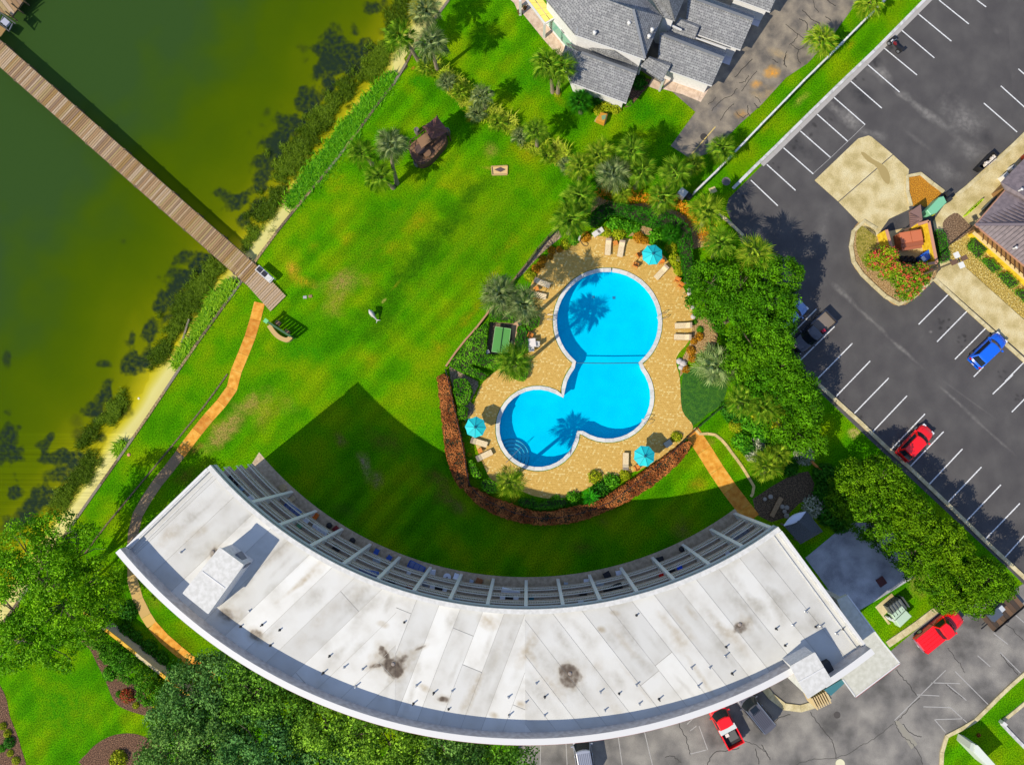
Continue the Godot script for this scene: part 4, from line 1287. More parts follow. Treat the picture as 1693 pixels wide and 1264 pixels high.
	band(g, arc(IN_C, IN_R - 0.03, w_in, e_in, 64), arc(IN_C, IN_R + 0.42, w_in, e_in, 64), 12.682, 12.73)
	put("coping", g, M.white_rough, t)
	g = Geo.new()
	var p_in := rim(-0.5, w_out, e_out)
	band(g, p_in, n_out, DECK, 13.78)
	put("parapet", g, surf(ntex(105, 0.02, 256, [[0.2, 186, 180, 176], [0.8, 212, 208, 204]]), 4.0), t)
	g = Geo.new()
	band(g, rim(-0.54, w_out, e_out), rim(+0.03, w_out, e_out), 13.782, 13.83)
	put("coping", g, M.white, t)
	g = Geo.new()
	band(g, rim(+0.0, w_out, e_out), rim(+0.12, w_out, e_out), 13.45, 13.66)
	put("red_trim", g, plain(176, 44, 32, 0.6), t)
	for q in [[n_in[0], n_out[0], 1.0], [n_in[64], n_out[64], -1.0]]:
		g = Geo.new()
		var d: Vector2 = (q[1] - q[0]).normalized()
		var s: Vector2 = d.orthogonal() * q[2]
		if s.dot(IN_C + Vector2(0, 46) - q[0]) < 0:
			s = -s
		var a := PackedVector2Array([q[0] + d * 0.45, q[1] - d * 0.52])
		g.prism(PackedVector2Array([a[0], a[1], a[1] + s * 0.35, a[0] + s * 0.35]), DECK, 12.66)
		put("end_parapet", g, M.white_rough, t)
		g = Geo.new()
		g.prism(PackedVector2Array([a[0] - s * 0.05, a[1] - s * 0.05, a[1] + s * 0.2, a[0] + s * 0.2]), 12.662, 12.74)
		put("coping", g, M.white, t)
		g = Geo.new()
		g.prism(PackedVector2Array([a[0] + s * 0.75, a[1] + s * 0.75, a[1] + s * 0.85, a[0] + s * 0.85]), DECK + 0.03, DECK + 0.12)
		put("roof_batten", g, M.white_rough, t)
		g = Geo.new()
		g.prism(PackedVector2Array([q[0] + d * 1.8, q[1], q[1] + s * 0.2, q[0] + d * 1.8 + s * 0.2]), 0, DECK - 0.3)
		put("end_wall", g, M.facade, t)
	# fins, balconies, railings
	var heads := [[420, 826], [464.6, 864.6], [514.5, 900.3], [568.4, 930.2], [624.8, 956], [684.3, 976], [743.9, 990], [805.9, 999], [869.6, 1001.5], [931, 1000], [992, 991], [1052.7, 976], [1113.5, 956], [1171.5, 930], [1226, 900.7], [1271, 868]]
	var degs := []
	for q in heads:
		degs.append(deg_of(IN_C, P(q[0], q[1], 11.3)))
	for i in degs.size():
		var d := Vector2.from_angle(deg_to_rad(degs[i]))
		var s := d.orthogonal() * 0.17
		g = Geo.new()
		var a := IN_C + d * (IN_R - 0.02)
		var b := IN_C + d * (IN_R + 1.8)
		g.prism(PackedVector2Array([a - s, b - s, b + s, a + s]), 0.0, 11.35)
		put("fin_wall", g, plain(252, 250, 246, 0.6), t)
	var steps := [w_in - 0.4] + degs
	M.balcony = surf(ntex(106, 0.04, 256, [[0.2, 176, 158, 138], [0.8, 208, 190, 168]]), 2.5)
	M.rail = plain(255, 250, 232, 0.6)
	for f in 3:
		var y := 2.95 + 2.9 * f
		for i in steps.size() - 1:
			var a: float = steps[i] - (0.0 if i == 0 else 0.16)
			var b: float = steps[i + 1] + 0.16
			g = Geo.new()
			band(g, arc(IN_C, IN_R + 0.12, a, b, 3), arc(IN_C, IN_R + 1.75, a, b, 3), y - 0.2, y)
			put("balcony", g, M.balcony, t)
			var rail := Geo.new()
			var p := arc(IN_C, IN_R + 0.2, a, b, 3)
			for k in 3:
				rail.bar(up(p[k], y + 1.05), up(p[k + 1], y + 1.05), 0.09, 0.05)
			var o := put("railing", rail, M.rail, t)
			var low := Geo.new()
			for k in 3:
				low.bar(up(p[k], y + 0.12), up(p[k + 1], y + 0.12), 0.05)
			put("bottom_rail", low.mesh(t.position), M.rail, o)
			var pk := Geo.new()
			var line := walk(p, 0.17)
			for q in line:
				pk.box(up(q, y + 0.58), Vector3(0.03, 0.92, 0.03))
			var pm := put("pickets", pk.mesh(t.position), M.rail, o)
			pm.set_meta("kind", "stuff")
	for f in 4:
		for i in steps.size() - 1:
			var m: float = (steps[i] + steps[i + 1]) / 2
			var wd: float = absf(steps[i] - steps[i + 1]) * 0.36
			g = Geo.new()
			band(g, arc(IN_C, IN_R + 1.71, m - wd, m + wd, 1), arc(IN_C, IN_R + 1.76, m - wd, m + wd, 1), 0.1 + 2.95 * f, 2.3 + 2.9 * f)
			put("glass_door", g, M.glass, t)
	g = Geo.new()
	var ter := arc(IN_C, IN_R - 0.35, w_in + 1.2, e_in - 0.2, 40)
	var ter2 := arc(IN_C, IN_R + 1.75, w_in + 0.3, e_in - 0.2, 40)
	ter2.reverse()
	ter.append_array(ter2)
	g.sheet(ter, 0.02)
	struct("terrace", g, M.terrace)
	# lift house near the west end
	box_house(t, out("px", [363, 907, 400, 934, 343.5, 1012, 304, 980], 15.0), DECK, 15.0, "stair_house")
	var hatch := Geo.new()
	var hc := Q("f1", 360, 1055, DECK + 1.2)
	hatch.box(hc, Vector3(0.5, 1.1, 1.5), Basis(Vector3.UP, 0.68))
	put("louvre_box", hatch, plain(130, 132, 138), t)
	# lift tower and entrance roofs at the east end
	box_house(t, out("px", [1309, 1102, 1347, 1080.6, 1375, 1127, 1336.6, 1152], 14.6), 0.0, 14.6, "lift_tower")
	g = Geo.new()
	g.prism(out("D4", [180, 655, 205, 700, 290, 838, 270, 812, 140, 690], 11.0), 10.6, 11.0)
	put("porch_roof", g, M.white_rough, t)
	g = Geo.new()
	var can := out("D4", [470, 230, 535, 202, 748, 490, 862, 628, 585, 838, 505, 728, 470, 690, 600, 570], 10.9)
	g.prism(can, 10.5, 10.9)
	put("entrance_roof", g, surf(ntex(107, 0.03, 256, [[0.2, 196, 196, 180], [0.8, 212, 212, 198]]), 5.0), t)
	g = Geo.new()
	for i in can.size():
		if i > 0 and i < 5:
			g.bar(up(can[i], 10.86), up(can[(i + 1) % can.size()], 10.86), 0.12, 0.16)
	put("edge_trim", g, M.white, t)
	g = Geo.new()
	g.bar(up(can[3], 10.7) + Vector3(0.1, 0, 0.1), up(can[4], 10.7) + Vector3(0.1, 0, 0.1), 0.1, 0.14)
	put("red_trim", g, M.t_red if M.has("t_red") else plain(176, 44, 32, 0.6), t)
	g = Geo.new()
	g.prism(Geometry2D.offset_polygon(can, -0.35)[0], 0.0, 10.5)
	put("stair_block", g, M.facade, t)
	g = Geo.new()
	g.box(Q("D4", 402, 652, 12.7), Vector3(0.9, 0.7, 1.0), Basis(Vector3.UP, 0.45))
	put("roof_unit", g, M.dark, t)
	g = Geo.new()
	g.prism(out("D4", [390, 795, 505, 728, 520, 752, 432, 832], 9.0), 8.8, 9.0)
	put("landing_roof", g, plain(60, 122, 132, 0.6), t)
	g = Geo.new()
	for i in 7:
		var f := i / 7.0
		g.box(Q("D4", 315 + 95 * f, 868 - 48 * f, 3.0) - Vector3(0, 0.6, 0), Vector3(0.12, 2.6, 1.3), Basis(Vector3.UP, 0.45))
	put("stair_rail", g, plain(214, 190, 140), t)

func box_house(t: Node3D, p: PackedVector2Array, y0: float, y1: float, called: String) -> void:
	var g := Geo.new()
	g.prism(p, y0, y1 - 0.1)
	put(called, g, surf(ntex(108, 0.03, 256, [[0.2, 206, 206, 204], [0.8, 228, 228, 226]]), 3.0), t)
	g = Geo.new()
	g.prism(Geometry2D.offset_polygon(p, 0.12)[0], y1 - 0.1, y1)
	put(called + "_roof", g, M.white_rough, t)
	g = Geo.new()
	var c := (p[0] + p[1] + p[2] + p[3]) / 4
	var d := (p[1] - p[0]).normalized()
	g.prism(ribbon(PackedVector2Array([c - d * 1.3, c + d * 1.3]), 0.12), y1, y1 + 0.04)
	put("roof_seam", g, M.white, t)

# ---------- the neighbours' houses
func roof_face(t: Node3D, k: String, a: Array, m: Material, called := "roof_slope", thick := 0.16) -> void:
	var p := []
	for q in a:
		p.append(Q(k, q[0], q[1], q[2]))
	var g := Geo.new()
	var ux: Vector3 = (p[1] - p[0]).normalized()
	var cen := Vector3.ZERO
	for q in p:
		cen += q / p.size()
	var vx := (cen - p[0] as Vector3)
	vx = (vx - ux * vx.dot(ux)).normalized()
	for i in range(1, p.size() - 1):
		for q: Vector3 in [p[0], p[i], p[i + 1]]:
			var d: Vector3 = q - p[0]
			g.v.append(q)
			g.c.append(Color.WHITE)
			g.uv.append(Vector2(d.dot(ux), d.dot(vx)))
	for i in p.size():
		var b: Vector3 = p[(i + 1) % p.size()]
		var dn := Vector3(0, thick, 0)
		g.quad(p[i], b, b - dn, p[i] - dn)
	put(called, g, m, t)

func walls(t: Node3D, k: String, a: Array, eave: float, inset: float, m: Material, called := "wall") -> PackedVector2Array:
	var p: PackedVector2Array = Geometry2D.offset_polygon(out(k, a, eave), -inset)[0]
	var g := Geo.new()
	g.prism(p, 0, eave - 0.05)
	put(called, g, m, t)
	return p

func shingle_tex() -> void:
	rnd.seed = 15
	var im := Image.create(512, 512, false, Image.FORMAT_RGB8)
	var hm := Image.create(512, 512, false, Image.FORMAT_L8)
	for j in 16:
		var x := 0
		var o := rnd.randi() % 32
		while x < 512:
			var w := rnd.randi_range(26, 40)
			var t := rnd.randf()
			var c := col(132, 134, 136).lerp(col(168, 170, 170), t)
			for r in [Rect2i(x + o, j * 32, w, 32), Rect2i(x + o - 512, j * 32, w, 32)]:
				im.fill_rect(r, c)
			for r in [Rect2i(x + o + 4, j * 32, int(w * 0.55), 9), Rect2i(x + o + 4 - 512, j * 32, int(w * 0.55), 9)]:
				im.fill_rect(r, col(92, 94, 97))
			x += w
		for y in 32:
			hm.fill_rect(Rect2i(0, j * 32 + y, 512, 1), Color.from_hsv(0, 0, y / 31.0))
	M.shingle = surf(ImageTexture.create_from_image(im), 4.2, M.fine, 8.4, 0.95, ImageTexture.create_from_image(hm), 2.0)

func make_houses() -> void:
	shingle_tex()
	M.stucco = surf(ntex(111, 0.03, 256, [[0.2, 222, 222, 220], [0.8, 234, 234, 232]]), 3.0)
	var t := thing("house", "white two storey house with grey shingle hip roof and yellow pergola", "house", Q("A3", 640, 180))
	var s: Material = M.shingle
	roof_face(t, "A3", [[437, 225, 5.5], [890, 385, 5.5], [815, 60, 8.2], [640, -5, 8.2]], s)
	roof_face(t, "A3", [[200, -60, 5.5], [437, 225, 5.5], [640, -5, 8.2], [480, -190, 8.2]], s)
	roof_face(t, "A3", [[890, 385, 5.5], [1008, 105, 5.5], [815, 60, 8.2]], s)
	roof_face(t, "A3", [[1008, 105, 5.5], [850, -60, 5.5], [640, -5, 8.2], [815, 60, 8.2]], s)
	walls(t, "A3", [200, -60, 437, 225, 890, 385, 1008, 105, 850, -60], 5.5, 0.45, M.stucco)
	for q in [[[440, 218], [545, -5]], [[892, 380], [815, 60]]]:
		var g := Geo.new()
		g.bar(Q("A3", q[0][0], q[0][1], 5.62), Q("A3", q[1][0], q[1][1], 8.26 if q[1][1] > 0 else 7.1), 0.28, 0.05)
		put("hip_cap", g, plain(140, 144, 148, 0.9), t)
	var gut := Geo.new()
	gut.bar(Q("A3", 437, 228, 5.42), Q("A3", 890, 389, 5.42), 0.14)
	put("gutter", gut, M.white, t)
	for q in [[785, 160, 7.2], [562, 222, 6.3], [935, 203, 6.3], [915, 245, 6.2]]:
		var g := Geo.new()
		g.lathe(Q("A3", q[0], q[1], q[2] - 0.1), [Vector2(0.16, 0), Vector2(0.14, 0.4), Vector2(0.22, 0.42), Vector2(0.0, 0.6)], 8)
		put("roof_vent", g, M.white, t)
	var wa := flat(Q("A3", 250, 0, 5.5))
	var wb := flat(Q("A3", 437, 225, 5.5))
	var wn := (wb - wa).normalized()
	var off := wn.orthogonal()
	if off.x > 0:
		off = -off
	for q in [[0.72, 1.6, 2.4], [0.3, 1.6, 2.6]]:
		var c := wa.lerp(wb, q[0]) - off * 0.42
		var g := Geo.new()
		g.box(up(c, q[1]), Vector3(q[2] + 0.24, 1.9, 0.12), Basis(up(wn), Vector3.UP, up(off)))
		var f := put("window", g, M.white, t)
		g = Geo.new()
		g.box(up(c + off * 0.05, q[1]), Vector3(q[2], 1.6, 0.08), Basis(up(wn), Vector3.UP, up(off)))
		put("pane", g, plain(130, 190, 168, 0.15), f)
	# pergola with panels over the terrace
	for q in [[[160, -60], [312, 108], [234, 150], [70, -60]]]:
		for i in 5:
			var f0 := i / 5.0
			var f1 := (i + 0.94) / 5.0
			var a0 := Q("A3", 200, -40, 3.0).lerp(Q("A3", 312, 108, 3.0), f0)
			var a1 := Q("A3", 200, -40, 3.0).lerp(Q("A3", 312, 108, 3.0), f1)
			var b0 := Q("A3", 70, -70, 2.8).lerp(Q("A3", 234, 150, 2.8), f0)
			var b1 := Q("A3", 70, -70, 2.8).lerp(Q("A3", 234, 150, 2.8), f1)
			for h in 2:
				var g := Geo.new()
				var c0 := a0.lerp(b0, 0.5 * h + 0.02)
				var c1 := a1.lerp(b1, 0.5 * h + 0.02)
				var d0 := a0.lerp(b0, 0.5 * h + 0.46)
				var d1 := a1.lerp(b1, 0.5 * h + 0.46)
				g.quad(c0, c1, d1, d0)
				for e in [[c0, c1], [d0, d1], [c0, d0], [c1, d1]]:
					g.quad(e[0], e[1], e[1] - Vector3(0, 0.05, 0), e[0] - Vector3(0, 0.05, 0))
				put("pergola_panel", g, plain(244, 226, 110, 0.4), t)
	var pg := Geo.new()
	pg.bar(Q("A3", 70, -70, 2.75), Q("A3", 240, 155, 2.75), 0.2)
	pg.bar(Q("A3", 240, 155, 2.75), Q("A3", 316, 108, 2.9), 0.16)
	put("pergola_beam", pg, M.white, t)
	for q in [[238, 152], [80, -50], [78, 0]]:
		var c := Q("A3", q[0], q[1], 2.75)
		var g := Geo.new()
		g.box(Vector3(c.x, 1.35, c.z), Vector3(0.28, 2.7, 0.28))
		put("pergola_post", g, M.white, t)
	patch("patio", "A3", [-30, -40, 40, 20, 62, 70, 90, 82, 235, 262, 300, 335, 345, 372, 400, 330, 300, 100, 120, -60], 0.03, M.patio)
	# low wing at the south corner
	t = thing("house_wing", "low shingled wing in the palm's shadow at the lawn corner", "house wing", Q("A3", 620, 500))
	roof_face(t, "A3", [[415, 537, 2.6], [770, 668, 2.6], [838, 474, 4.2], [480, 342, 4.2]], s)
	roof_face(t, "A3", [[345, 385, 2.6], [415, 537, 2.6], [480, 342, 4.2], [372, 292, 3.3]], s)
	roof_face(t, "A3", [[852, 440, 2.9], [385, 278, 2.9], [480, 342, 4.2], [838, 474, 4.2]], s)
	roof_face(t, "A3", [[640, 380, 2.95], [845, 462, 2.95], [852, 428, 3.1], [688, 329, 4.6], [515, 303, 3.2]], s)
	walls(t, "A3", [360, 390, 415, 537, 770, 668, 838, 474, 852, 440, 400, 290], 2.6, 0.4, M.stucco)
	var ridge := Geo.new()
	ridge.bar(Q("A3", 480, 341, 4.26), Q("A3", 838, 473, 4.26), 0.3, 0.05)
	put("ridge_cap", ridge, plain(120, 124, 128, 0.9), t)
	var sg := Geo.new()
	sg.bar(Q("A3", 413, 541, 2.52), Q("A3", 770, 672, 2.52), 0.13)
	put("gutter", sg, M.white, t)
	for i in 6:
		var g := Geo.new()
		var p := Q("A3", 445, 560, 0.0).lerp(Q("A3", 750, 668, 0.0), (i + 0.3) / 6.0)
		g.box(p + Vector3(-0.12, 1.2, 0.2), Vector3(0.7, 1.3, 0.1), Basis(Vector3.UP, -0.36))
		put("window", g, plain(150, 158, 160, 0.3), t)
	# garages along the drive, each with its porch
	var sets := [
		["garage with tan apron and porch beside the lawn", [[295, 690], [865, 892], [990, 605], [325, 350], [1022, 545], [420, 318]], [[110, 690], [345, 850], [430, 690], [205, 600]], true],
		["garage between the other two garages", [[590, 310], [1165, 517], [1300, 205], [620, -40], [1325, 150], [700, -70]], [[420, 325], [685, 410], [730, 290], [525, 195]], true],
		["garage whose grey roof runs out of sight at the top of the drive", [[1070, -30], [1475, 120], [1600, -170], [1200, -330], [1640, -240], [1250, -390]], [], false],
	]
	for q in sets:
		var a: Array = q[1]
		t = thing("garage", "shingle roofed " + q[0], "garage", Q("h7", (a[0][0] + a[2][0]) / 2, (a[0][1] + a[2][1]) / 2), "garages along the old drive")
		roof_face(t, "h7", [a[0] + [2.6], a[1] + [2.6], a[2] + [4.3], a[3] + [4.3]], s)
		roof_face(t, "h7", [a[4] + [2.7], a[5] + [2.7], a[3] + [4.3], a[2] + [4.3]], s)
		walls(t, "h7", a[0] + a[1] + a[4] + a[5], 2.6, 0.38, M.stucco)
		var g := Geo.new()
		g.bar(Q("h7", a[3][0], a[3][1], 4.35), Q("h7", a[2][0], a[2][1], 4.35), 0.3, 0.05)
		put("ridge_cap", g, plain(120, 124, 128, 0.9), t)
		g = Geo.new()
		g.bar(Q("h7", a[0][0], a[0][1] + 5, 2.52), Q("h7", a[1][0], a[1][1] + 5, 2.52), 0.14)
		put("gutter", g, M.white, t)
		g = Geo.new()
		var e1 := Q("h7", a[1][0], a[1][1], 2.6)
		var e2 := Q("h7", a[4][0], a[4][1], 2.6)
		var e3 := Q("h7", a[2][0], a[2][1], 4.2)
		g.tri(e1.lerp(e3, 0.06), e2.lerp(e3, 0.06), e3 - Vector3(0.25, 0.1, 0.1))
		put("gable", g, M.stucco, t)
		if q[2].size():
			var b: Array = q[2]
			roof_face(t, "h7", [b[0] + [2.7], b[1] + [2.7], b[2] + [3.5], b[3] + [3.5]], s, "porch_roof")
			roof_face(t, "h7", [[b[2][0] + 16, b[2][1] - 32, 3.1], [b[3][0] + 8, b[3][1] - 14, 3.1], b[3] + [3.5], b[2] + [3.5]], s, "porch_roof")
			g = Geo.new()
			for e in [b[0], b[1]]:
				var c := Q("h7", e[0], e[1], 2.6)
				g.box(Vector3(c.x + 0.2, 1.25, c.z - 0.25), Vector3(0.2, 2.5, 0.2))
			put("porch_post", g, M.white, t)
	t = thing("house", "second white house of the terrace, its hip roof cut by the picture's top", "house", Q("A3", 1050, 20))
	roof_face(t, "A3", [[880, -110, 5.5], [1010, 105, 5.5], [1088, 134, 5.5], [1045, -20, 8.0]], s)
	roof_face(t, "A3", [[1088, 134, 5.5], [1152, -15, 5.5], [1045, -20, 8.0]], s)
	roof_face(t, "A3", [[1152, -15, 5.5], [1090, -150, 5.5], [880, -110, 5.5], [1045, -20, 8.0]], s)
	walls(t, "A3", [890, -100, 1010, 105, 1088, 134, 1148, -15, 1090, -140], 5.5, 0.25, M.stucco)
	var pipe := Geo.new()
	pipe.bar(Q("h7", 435, 262, 3.6), Q("h7", 550, 315, 3.6), 0.16)
	pipe.bar(Q("h7", 695, 395, 2.6), Q("h7", 1015, 512, 2.6), 0.12)
	put("gutter", pipe, M.white, t)
	var ap := Node3D.new()
	ap.name = "driveway_apron"
	ap.set_meta("kind", "structure")
	add_child(ap)
	var pa := out("h7", [350, 930, 400, 800, 480, 770, 860, 890, 750, 1065, 560, 985, 340, 925])
	for i in 3:
		var cutp := PackedVector2Array([Vector2(-40, -60), Vector2(40, -60), Vector2(40, 0), Vector2(-40, 0)])
		var d := Vector2(0.93, 0.37)
		var c := flat(Q("h7", 600, 900))
		var lo := -3.9 + 2.9 * i
		var strip := PackedVector2Array([c + d * lo + d.orthogonal() * 9, c + d * (lo + 2.87) + d.orthogonal() * 9, c + d * (lo + 2.87) - d.orthogonal() * 9, c + d * lo - d.orthogonal() * 9])
		for e in Geometry2D.intersect_polygons(pa, strip):
			var g := Geo.new()
			g.prism(e, 0, 0.03)
			put("apron_slab", g, M.patio, ap)
	var en := Geo.new()
	en.sheet(out("h7", [200, 900, 240, 820, 320, 860, 350, 930, 330, 950]), 0.025)
	put("apron_slab", en, M.patio, ap)
	var lane := Geo.new()
	lane.sheet(out("h7", [1000, 520, 1110, 510, 1050, 680, 960, 650]), 0.02)
	lane.sheet(out("h7", [1310, 120, 1420, 110, 1350, 280, 1270, 250]), 0.02)
	put("apron_slab", lane, plain(205, 205, 214, 0.9), ap)
	patch("flower_bed", "A3", [830, 480, 935, 520, 905, 570, 800, 690, 760, 700, 770, 660], 0.015, M.mulch)

# ---------- the shop at the east edge
func make_shop() -> void:
	var t := thing("shop_building", "yellow walled shop with brown standing seam metal roof beside the car park", "building", P(1690, 372))
	M.brown_metal = surf(ntex(121, 0.02, 256, [[0.2, 112, 102, 104], [0.8, 134, 122, 124]]), 4.0, null, 1, 0.45)
	var c := [1613, 371, 3.4]
	roof_face(t, "px", [c, [1800, 527, 3.4], [1850, 380, 7.6], [1760, 371, 6.6]], M.brown_metal)
	roof_face(t, "px", [c, [1663, 313, 3.4], [1850, 380, 7.6], [1760, 371, 6.6]], M.brown_metal)
	roof_face(t, "px", [[1656, 301, 3.6], [1740, 215, 3.6], [1850, 360, 7.2], [1740, 352, 5.8], [1663, 313, 3.6]], M.brown_metal)
	var a := P(1613, 371, 3.4)
	var far := P(1760, 371, 6.6)
	for q in [[P(1800, 527, 3.4), 40], [P(1850, 165, 3.4), 30]]:
		var e: Vector3 = (q[0] - a)
		var along := e.normalized()
		var hip := far - a
		var across := hip - along * hip.dot(along)
		for i in range(1, q[1]):
			var s := 0.42 * i
			var st := a + along * s
			var k := s / hip.dot(along)
			var en := st + across * minf(k, 1.15)
			if st.x < 70:
				var g := Geo.new()
				g.bar(st + Vector3(0, 0.03, 0), en + Vector3(0, 0.03, 0), 0.05, 0.07)
				put("roof_seam", g, plain(92, 82, 86, 0.5), t)
	var g := Geo.new()
	g.bar(a + Vector3(0, 0.05, 0), far + Vector3(0, 0.05, 0), 0.3, 0.06)
	put("hip_cap", g, plain(118, 108, 112, 0.5), t)
	g = Geo.new()
	g.bar(a - Vector3(0, 0.08, 0), P(1800, 527, 3.32), 0.12, 0.2)
	g.bar(a - Vector3(0, 0.08, 0), P(1663, 313, 3.32), 0.12, 0.2)
	put("fascia", g, plain(186, 138, 112, 0.6), t)
	walls(t, "px", [1613, 371, 1663, 313, 1656, 301, 1740, 215, 1850, 300, 1850, 568], 3.4, 0.9, plain(150, 112, 64))
	# open lattice and low yellow wall under the south eave
	g = Geo.new()
	var w0 := P(1600, 388)
	var w1 := P(1795, 562)
	g.bar(w0 + Vector3(0, 0.5, 0), w1 + Vector3(0, 0.5, 0), 0.22, 1.0)
	put("low_wall", g, M.yellow, t)
	g = Geo.new()
	g.bar(w0 + Vector3(0, 1.05, 0), w1 + Vector3(0, 1.05, 0), 0.35, 0.1)
	put("wall_coping", g, plain(238, 214, 150), t)
	for i in 22:
		var f := (i + 2) / 26.0
		var p := w0.lerp(w1, f)
		g = Geo.new()
		g.bar(p + Vector3(0, 1.1, 0), a.lerp(P(1800, 527, 3.4), f) + Vector3(0.2, -0.25, -0.2), 0.09)
		put("lattice_slat", g, plain(96, 66, 40), t)
		if i % 3 == 1 and i > 2:
			g = Geo.new()
			g.box(p + Vector3(0.55, 0.9, -0.4), Vector3(0.5, 0.06, 0.9), Basis(Vector3.UP, -0.72))
			put("table_top", g, M.white, t)
	for q in [[705, 560, 4.6], [660, 1025, 4.4]]:
		g = Geo.new()
		g.lathe(Q("r5", q[0], q[1], q[2] - 0.3), [Vector2(0.1, 0), Vector2(0.1, 0.5), Vector2(0.16, 0.52), Vector2(0.0, 0.6)], 8)
		put("roof_vent", g, M.white, t)
	g = Geo.new()
	g.prism(out("r5", [500, 580, 590, 540, 606, 565, 530, 615], 0.0), 0, 0.9)
	put("yellow_box", g, M.yellow, t)
	# bits on the service pavement
	var sk := thing("waste_skip", "small black open skip of pale rubbish at the loading kerb", "skip", Q("r5", 460, 310))
	g = Geo.new()
	var so := out("r5", [380, 365, 500, 240, 540, 280, 420, 385], 1.0)
	for i in 4:
		var x := so[i]
		var y := so[(i + 1) % 4]
		g.bar(up(x, 0.5), up(y, 0.5), 0.08, 1.0)
	g.prism(Geometry2D.offset_polygon(so, -0.05)[0], 0.1, 0.15)
	put("skip_body", g, M.black, sk)
	rnd.seed = 8
	for i in 9:
		g = Geo.new()
		g.lathe(Q("r5", 420 + 10 * i + rnd.randf() * 20, 350 - 9 * i + rnd.randf() * 16, 0.35), [Vector2(0.0, 0.0), Vector2(0.26, 0.15), Vector2(0.2, 0.38), Vector2(0.0, 0.45)], 7, i)
		put("rubbish_bag", g, plain(226, 218, 206, 0.7), sk)
	for q in [["r5", 625, 395, "round white drum with open lid against the shop wall"], ["r5", 735, 300, "orange red drum under the shop roof edge"]]:
		g = Geo.new()
		g.lathe(Q(q[0], q[1], q[2]), [Vector2(0.3, 0), Vector2(0.33, 0.4), Vector2(0.3, 0.9), Vector2(0.24, 0.92), Vector2(0.22, 0.7), Vector2(0.0, 0.7)], 14)
		one("drum", g, M.white if "white" in q[3] else plain(226, 92, 50), q[3], "drum")
	g = Geo.new()
	g.box(Q("r5", 560, 465) + Vector3(0, 0.45, 0), Vector3(0.7, 0.9, 0.6), Basis(Vector3.UP, 0.7))
	g.box(Q("r5", 560, 465) + Vector3(0, 0.93, 0), Vector3(0.78, 0.06, 0.68), Basis(Vector3.UP, 0.7))
	one("white_chest", g, M.white, "white lidded chest on the pavement by the white drum", "chest")
	t = thing("slatted_crate_stack", "lime green slatted crates leaning beside grey ones outside the shop", "crates", Q("r5", 335, 700))
	for i in 6:
		g = Geo.new()
		g.box(Q("r5", 295 + 17 * i, 735 - 15 * i, 0.35), Vector3(0.12, 0.7, 1.1), Basis(Vector3.UP, -0.75))
		put("slat", g, plain(190, 232, 20, 0.5), t)
	for i in 6:
		g = Geo.new()
		g.box(Q("r5", 430 + 16 * i, 690 - 15 * i, 0.3), Vector3(0.16, 0.6 + 0.1 * (i % 2), 0.8), Basis(Vector3.UP, -0.75))
		put("slat", g, plain(96, 106, 104, 0.5), t)
	for i in 4:
		var hs: Array = [[1350, 320, 1440, 400, 1385, 465, 1310, 380], [1395, 462, 1470, 470, 1530, 540, 1480, 556], [1505, 560, 1565, 556, 1640, 630, 1590, 658], [1612, 668, 1700, 668, 1760, 730, 1700, 760]][i]
		hedge(["clipped green hedge block nearest the shop corner", "second clipped hedge block along the shop lattice", "third clipped hedge block along the shop lattice", "clipped hedge block running out past the last shop lattice"][i], "hedge blocks along the shop", out("B4", hs), 0.8, lin(50, 130, 10), lin(110, 190, 30), 0.12, 60 + i)
	# the enclosure for the bins
	t = thing("bin_enclosure", "yellow rendered bin enclosure with pink coping and open brown gate roof", "bin enclosure", Q("d8", 600, 700))
	for q in [[[780, 492], [857, 885]], [[857, 885], [480, 935]], [[480, 935], [378, 572]], [[780, 492], [680, 520]]]:
		var p0 := flat(Q("d8", q[0][0], q[0][1], 1.9))
		var p1 := flat(Q("d8", q[1][0], q[1][1], 1.9))
		g = Geo.new()
		g.bar(up(p0, 0.93), up(p1, 0.93), 0.22, 1.86)
		put("wall", g, M.yellow, t)
		g = Geo.new()
		g.bar(up(p0, 1.92), up(p1, 1.92), 0.3, 0.1)
		put("wall_coping", g, plain(206, 150, 118), t)
	g = Geo.new()
	g.prism(out("d8", [390, 590, 680, 530, 790, 870, 500, 910]), 0.01, 0.05)
	put("floor_slab", g, plain(206, 184, 130), t)
	t = thing("gate_shelter", "brown ribbed metal shelter roof on posts beside the bin enclosure", "shelter", Q("d8", 660, 430))
	roof_face(t, "d8", [[600, 405, 2.3], [610, 555, 2.3], [722, 478, 2.6]], plain(136, 104, 92, 0.5), "roof_panel")
	roof_face(t, "d8", [[600, 402, 2.3], [705, 330, 2.3], [722, 475, 2.6]], plain(142, 110, 98, 0.5), "roof_panel")
	for i in 7:
		g = Geo.new()
		var f := (i + 0.5) / 7.0
		g.bar(Q("d8", 602, 405 + 150 * f, 2.34), Q("d8", 602 + 120 * (1 - absf(f - 0.5)), 440 + 60 * f, 2.52), 0.05)
		put("rib", g, plain(100, 76, 70, 0.5), t)
	for q in [[610, 548], [715, 480], [700, 340]]:
		g = Geo.new()
		var b := Q("d8", q[0], q[1], 2.3)
		g.box(Vector3(b.x, 1.14, b.z), Vector3(0.1, 2.28, 0.1))
		put("post", g, plain(120, 92, 80), t)
	t = thing("rubbish_container", "rusty orange brown rubbish container with hinged lids inside the enclosure", "container", Q("d8", 560, 680))
	var bx := Basis(Vector3.UP, 0.16)
	var cc := Q("d8", 552, 690, 0.0)
	cc.y = 0
	g = Geo.new()
	g.box(cc + Vector3(0, 0.75, 0), Vector3(2.5, 1.2, 1.7), bx)
	put("container_body", g, plain(164, 92, 60, 0.7), t)
